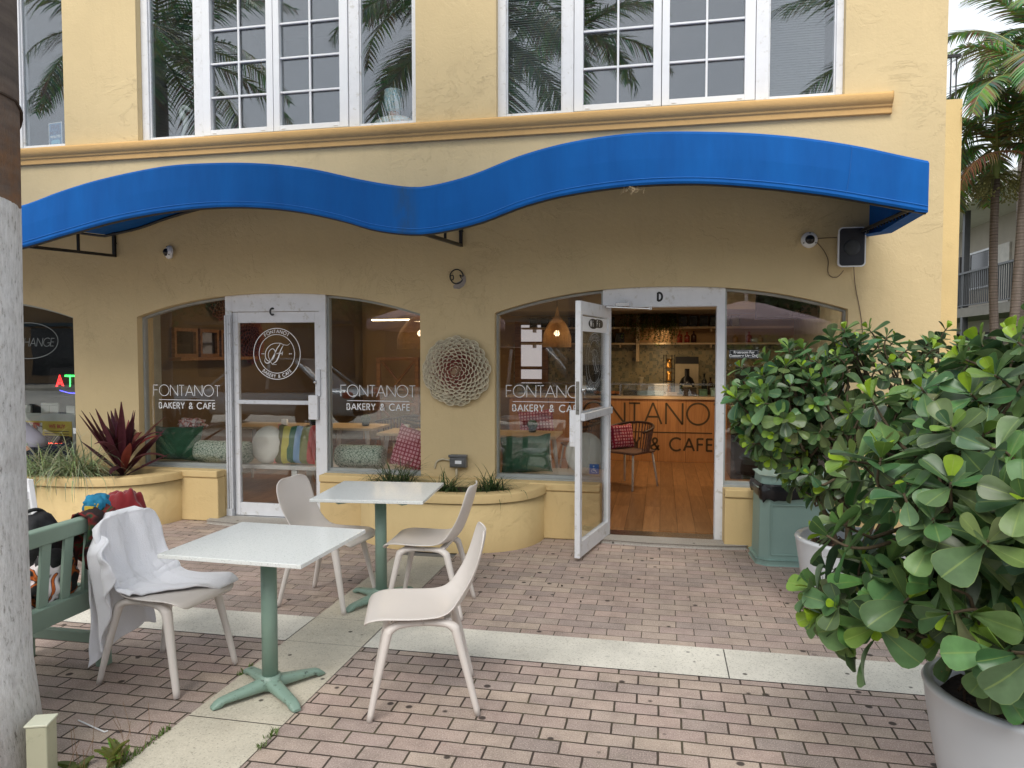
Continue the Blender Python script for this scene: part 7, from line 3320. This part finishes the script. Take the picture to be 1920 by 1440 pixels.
def broadleaf(label, x, y, h, r, seed):
    random.seed(seed)
    t = thing('street_tree', label, 'tree', (x, y, 0), 0, 'trees across the street')
    mb = MB()
    mb.tube([(0, 0, 0), (.05, 0, h * .3), (-.05, .05, h * .62)], [.2, .15, .08], 10)
    for k in range(7):
        a = k * .9
        mb.tube([(0, 0, h * .38), (r * .6 * math.cos(a), r * .6 * math.sin(a), h * .7)], [.07, .02], 6)
    mb.build('trunk', M['bark'], t, smooth=True)
    mb = MB()
    for k in range(2600):
        cl = k % 26
        rnd = random.Random(seed * 100 + cl)
        c = Vector((rnd.gauss(0, .45) * r, rnd.gauss(0, .45) * r, h * .72 + rnd.gauss(0, .3) * r))
        p = c + Vector((random.gauss(0, .2) * r, random.gauss(0, .2) * r, random.gauss(0, .15) * r))
        a = Vector((random.gauss(0, 1), random.gauss(0, 1), random.gauss(0, 1))).normalized() * .12
        b = a.cross(Vector((random.gauss(0, 1), random.gauss(0, 1), 1))).normalized() * .08
        mb.add([p - a, p + b, p + a, p - b], [(0, 1, 2, 3)], tint=S(70, 92, 50, random.uniform(.6, 1.3)))
    mb.build('crown', M['grass'], t)
    return t


broadleaf('round tree left across the street', -13, -17.2, 6.5, 2.6, 3)
broadleaf('round tree right across the street', 3.5, -17.4, 5.6, 2.2, 5)
broadleaf('small tree far left across the street', -24, -17, 6, 2.4, 8)

# ------------------------------------------------------------------ person seated on the window sill by the left planter
def skin_body(name, joints, edges, m, parent=None, sub=2, root=0):
    me = bpy.data.meshes.new(name)
    me.from_pydata([j[0] for j in joints], edges, [])
    me.materials.append(m)
    o = bpy.data.objects.new(name, me)
    COL.objects.link(o)
    md = o.modifiers.new('skin', 'SKIN')
    md.use_smooth_shade = True
    for i, j in enumerate(joints):
        r = j[1]
        me.skin_vertices[0].data[i].radius = r if isinstance(r, tuple) else (r, r)
    me.skin_vertices[0].data[root].use_root = True
    s = o.modifiers.new('sub', 'SUBSURF')
    s.levels = s.render_levels = sub
    if parent:
        o.parent = parent
    return o


px_, py_ = -6.30, 6.28
pr = thing('person', 'person in a grey top and dark jeans bending over beside the left planter', 'person', (px_, py_, 0))
SK = mat('skin', S(176, 128, 102), .55, var=.04)
J = [((.16, .02, .60), .125), ((.02, 0, .72), .115), ((-.16, -.01, .84), .125), ((-.34, -.02, .92), .12), ((-.44, -.02, .95), .055), ((-.50, -.02, .955), .05),
     # legs
     ((.12, .12, .58), .095), ((-.22, .14, .52), .075), ((-.30, .14, .30), .055), ((-.30, .14, .07), .04), ((-.42, .14, .04), .035),
     ((.12, -.10, .58), .095), ((-.24, -.12, .52), .075), ((-.34, -.12, .30), .055), ((-.36, -.12, .07), .04), ((-.48, -.12, .04), .035),
     # arms
     ((-.34, .16, .88), .05), ((-.42, .20, .68), .038), ((-.50, .14, .50), .026), ((-.52, .13, .44), (.036, .018)),
     ((-.34, -.20, .88), .05), ((-.42, -.24, .68), .038), ((-.50, -.16, .50), .026), ((-.52, -.15, .44), (.036, .018))]
E_ = [(0, 1), (1, 2), (2, 3), (3, 4), (4, 5), (0, 6), (6, 7), (7, 8), (8, 9), (9, 10), (0, 11), (11, 12), (12, 13), (13, 14), (14, 15), (3, 16), (16, 17), (17, 18), (18, 19), (3, 20), (20, 21), (21, 22), (22, 23)]
for hb_, yy in ((19, .13), (23, -.15)):
    bx, by, bz = J[hb_][0]
    for q in range(4):
        i0 = len(J)
        J.append(((bx - .012 + .0 * q, by - .027 + .018 * q, bz - .045), .0085))
        J.append(((bx - .0 + .004 * q, by - .030 + .019 * q, bz - .075 + (.006 if q in (0, 3) else 0)), .0075))
        E_ += [(hb_, i0), (i0, i0 + 1)]
    i0 = len(J)
    J.append(((bx + .028, by + .01, bz - .015), .010))
    J.append(((bx + .042, by + .01, bz - .042), .008))
    E_ += [(hb_, i0), (i0, i0 + 1)]
body = skin_body('body', J, E_, SK, pr)
mb = MB()


def head(u, v):
    a, b = 2 * PI * u, PI * v
    x, y, z = math.cos(a) * math.sin(b), math.sin(a) * math.sin(b), -math.cos(b)
    rx, ry, rz = .092, .075, .115
    if z < 0:
        ry *= 1 + .22 * z
        rx *= 1 + .10 * z
    p = Vector((-x * rx, y * ry, z * rz))
    # face looks along -x: nose, brow, sockets, mouth, ears
    fr = max(0, x)
    p.x -= .024 * math.exp(-((y / .16) ** 2) - ((z + .12) / .16) ** 2) * (fr > .5)
    p.x += .010 * math.exp(-(((abs(y) - .36) / .14) ** 2) - ((z - .08) / .10) ** 2) * (fr > .3)
    p.x -= .006 * math.exp(-((y / .3) ** 2) - ((z + .48) / .08) ** 2) * (fr > .3)
    p.y += math.copysign(.016, y) * math.exp(-((abs(y) - 1) / .1) ** 2 - ((x) / .16) ** 2 - ((z + .02) / .25) ** 2)
    return p


mb.grid(head, 48, 32, wrap=True)
hd = mb.build('head', SK, pr, smooth=True, loc=(-.58, -.02, .965))
hd.rotation_euler = (0, R(-40), 0)
mb = MB()


def hairf(u, v):
    a, b = 2 * PI * u, PI * (.42 + .58 * v)
    x, y, z = math.cos(a) * math.sin(b), math.sin(a) * math.sin(b), -math.cos(b)
    k = 1.09 + .04 * noise.noise(Vector((x * 6, y * 6, z * 6)))
    drop = .06 * clamp(-x) * (1 - v)
    return (-x * .094 * k + (.012 if x > 0 else 0), y * .078 * k, z * .118 * k - drop)


mb.grid(hairf, 40, 16, wrap=True)
hr = mb.build('hair', mat('hair_dark', S(40, 30, 24), .6, var=.3, vs=30, bmp=.6, bs=60), hd, smooth=True)
# clothing: slightly larger skins over trunk, arms and legs
cl = skin_body('shirt', [((.13, .01, .63), (.155, .150)), ((.0, 0, .74), (.145, .140)), ((-.16, -.01, .855), (.150, .140)), ((-.33, -.02, .93), (.135, .135)), ((-.41, -.02, .95), .07),
                         ((-.34, .17, .885), .064), ((-.41, .205, .70), .054), ((-.34, -.21, .885), .064), ((-.41, -.245, .70), .054)],
               [(0, 1), (1, 2), (2, 3), (3, 4), (3, 5), (5, 6), (3, 7), (7, 8)], mat('grey_shirt', S(150, 148, 160), .85, var=.08, vs=4, bmp=.5, bs=8), pr)
jn = skin_body('jeans', [((.20, .02, .58), (.16, .14)), ((.12, .12, .57), .115), ((-.22, .14, .52), .09), ((-.30, .14, .30), .068), ((-.30, .14, .10), .06), ((.12, -.10, .57), .115), ((-.24, -.12, .52), .09), ((-.34, -.12, .30), .068), ((-.36, -.12, .10), .06)],
               [(0, 1), (1, 2), (2, 3), (3, 4), (0, 5), (5, 6), (6, 7), (7, 8)], mat('dark_jeans', S(28, 36, 56), .85, var=.2, vs=8, bmp=.4, bs=30), pr)
for s, fx_ in ((.14, -.36), (-.12, -.42)):
    mb = MB()
    blob(mb, (fx_, s, .045), (.13, .045, .045), .1, 2, 2, 20, 12)
    mb.build('shoe', M['white_plain'], pr, smooth=True)
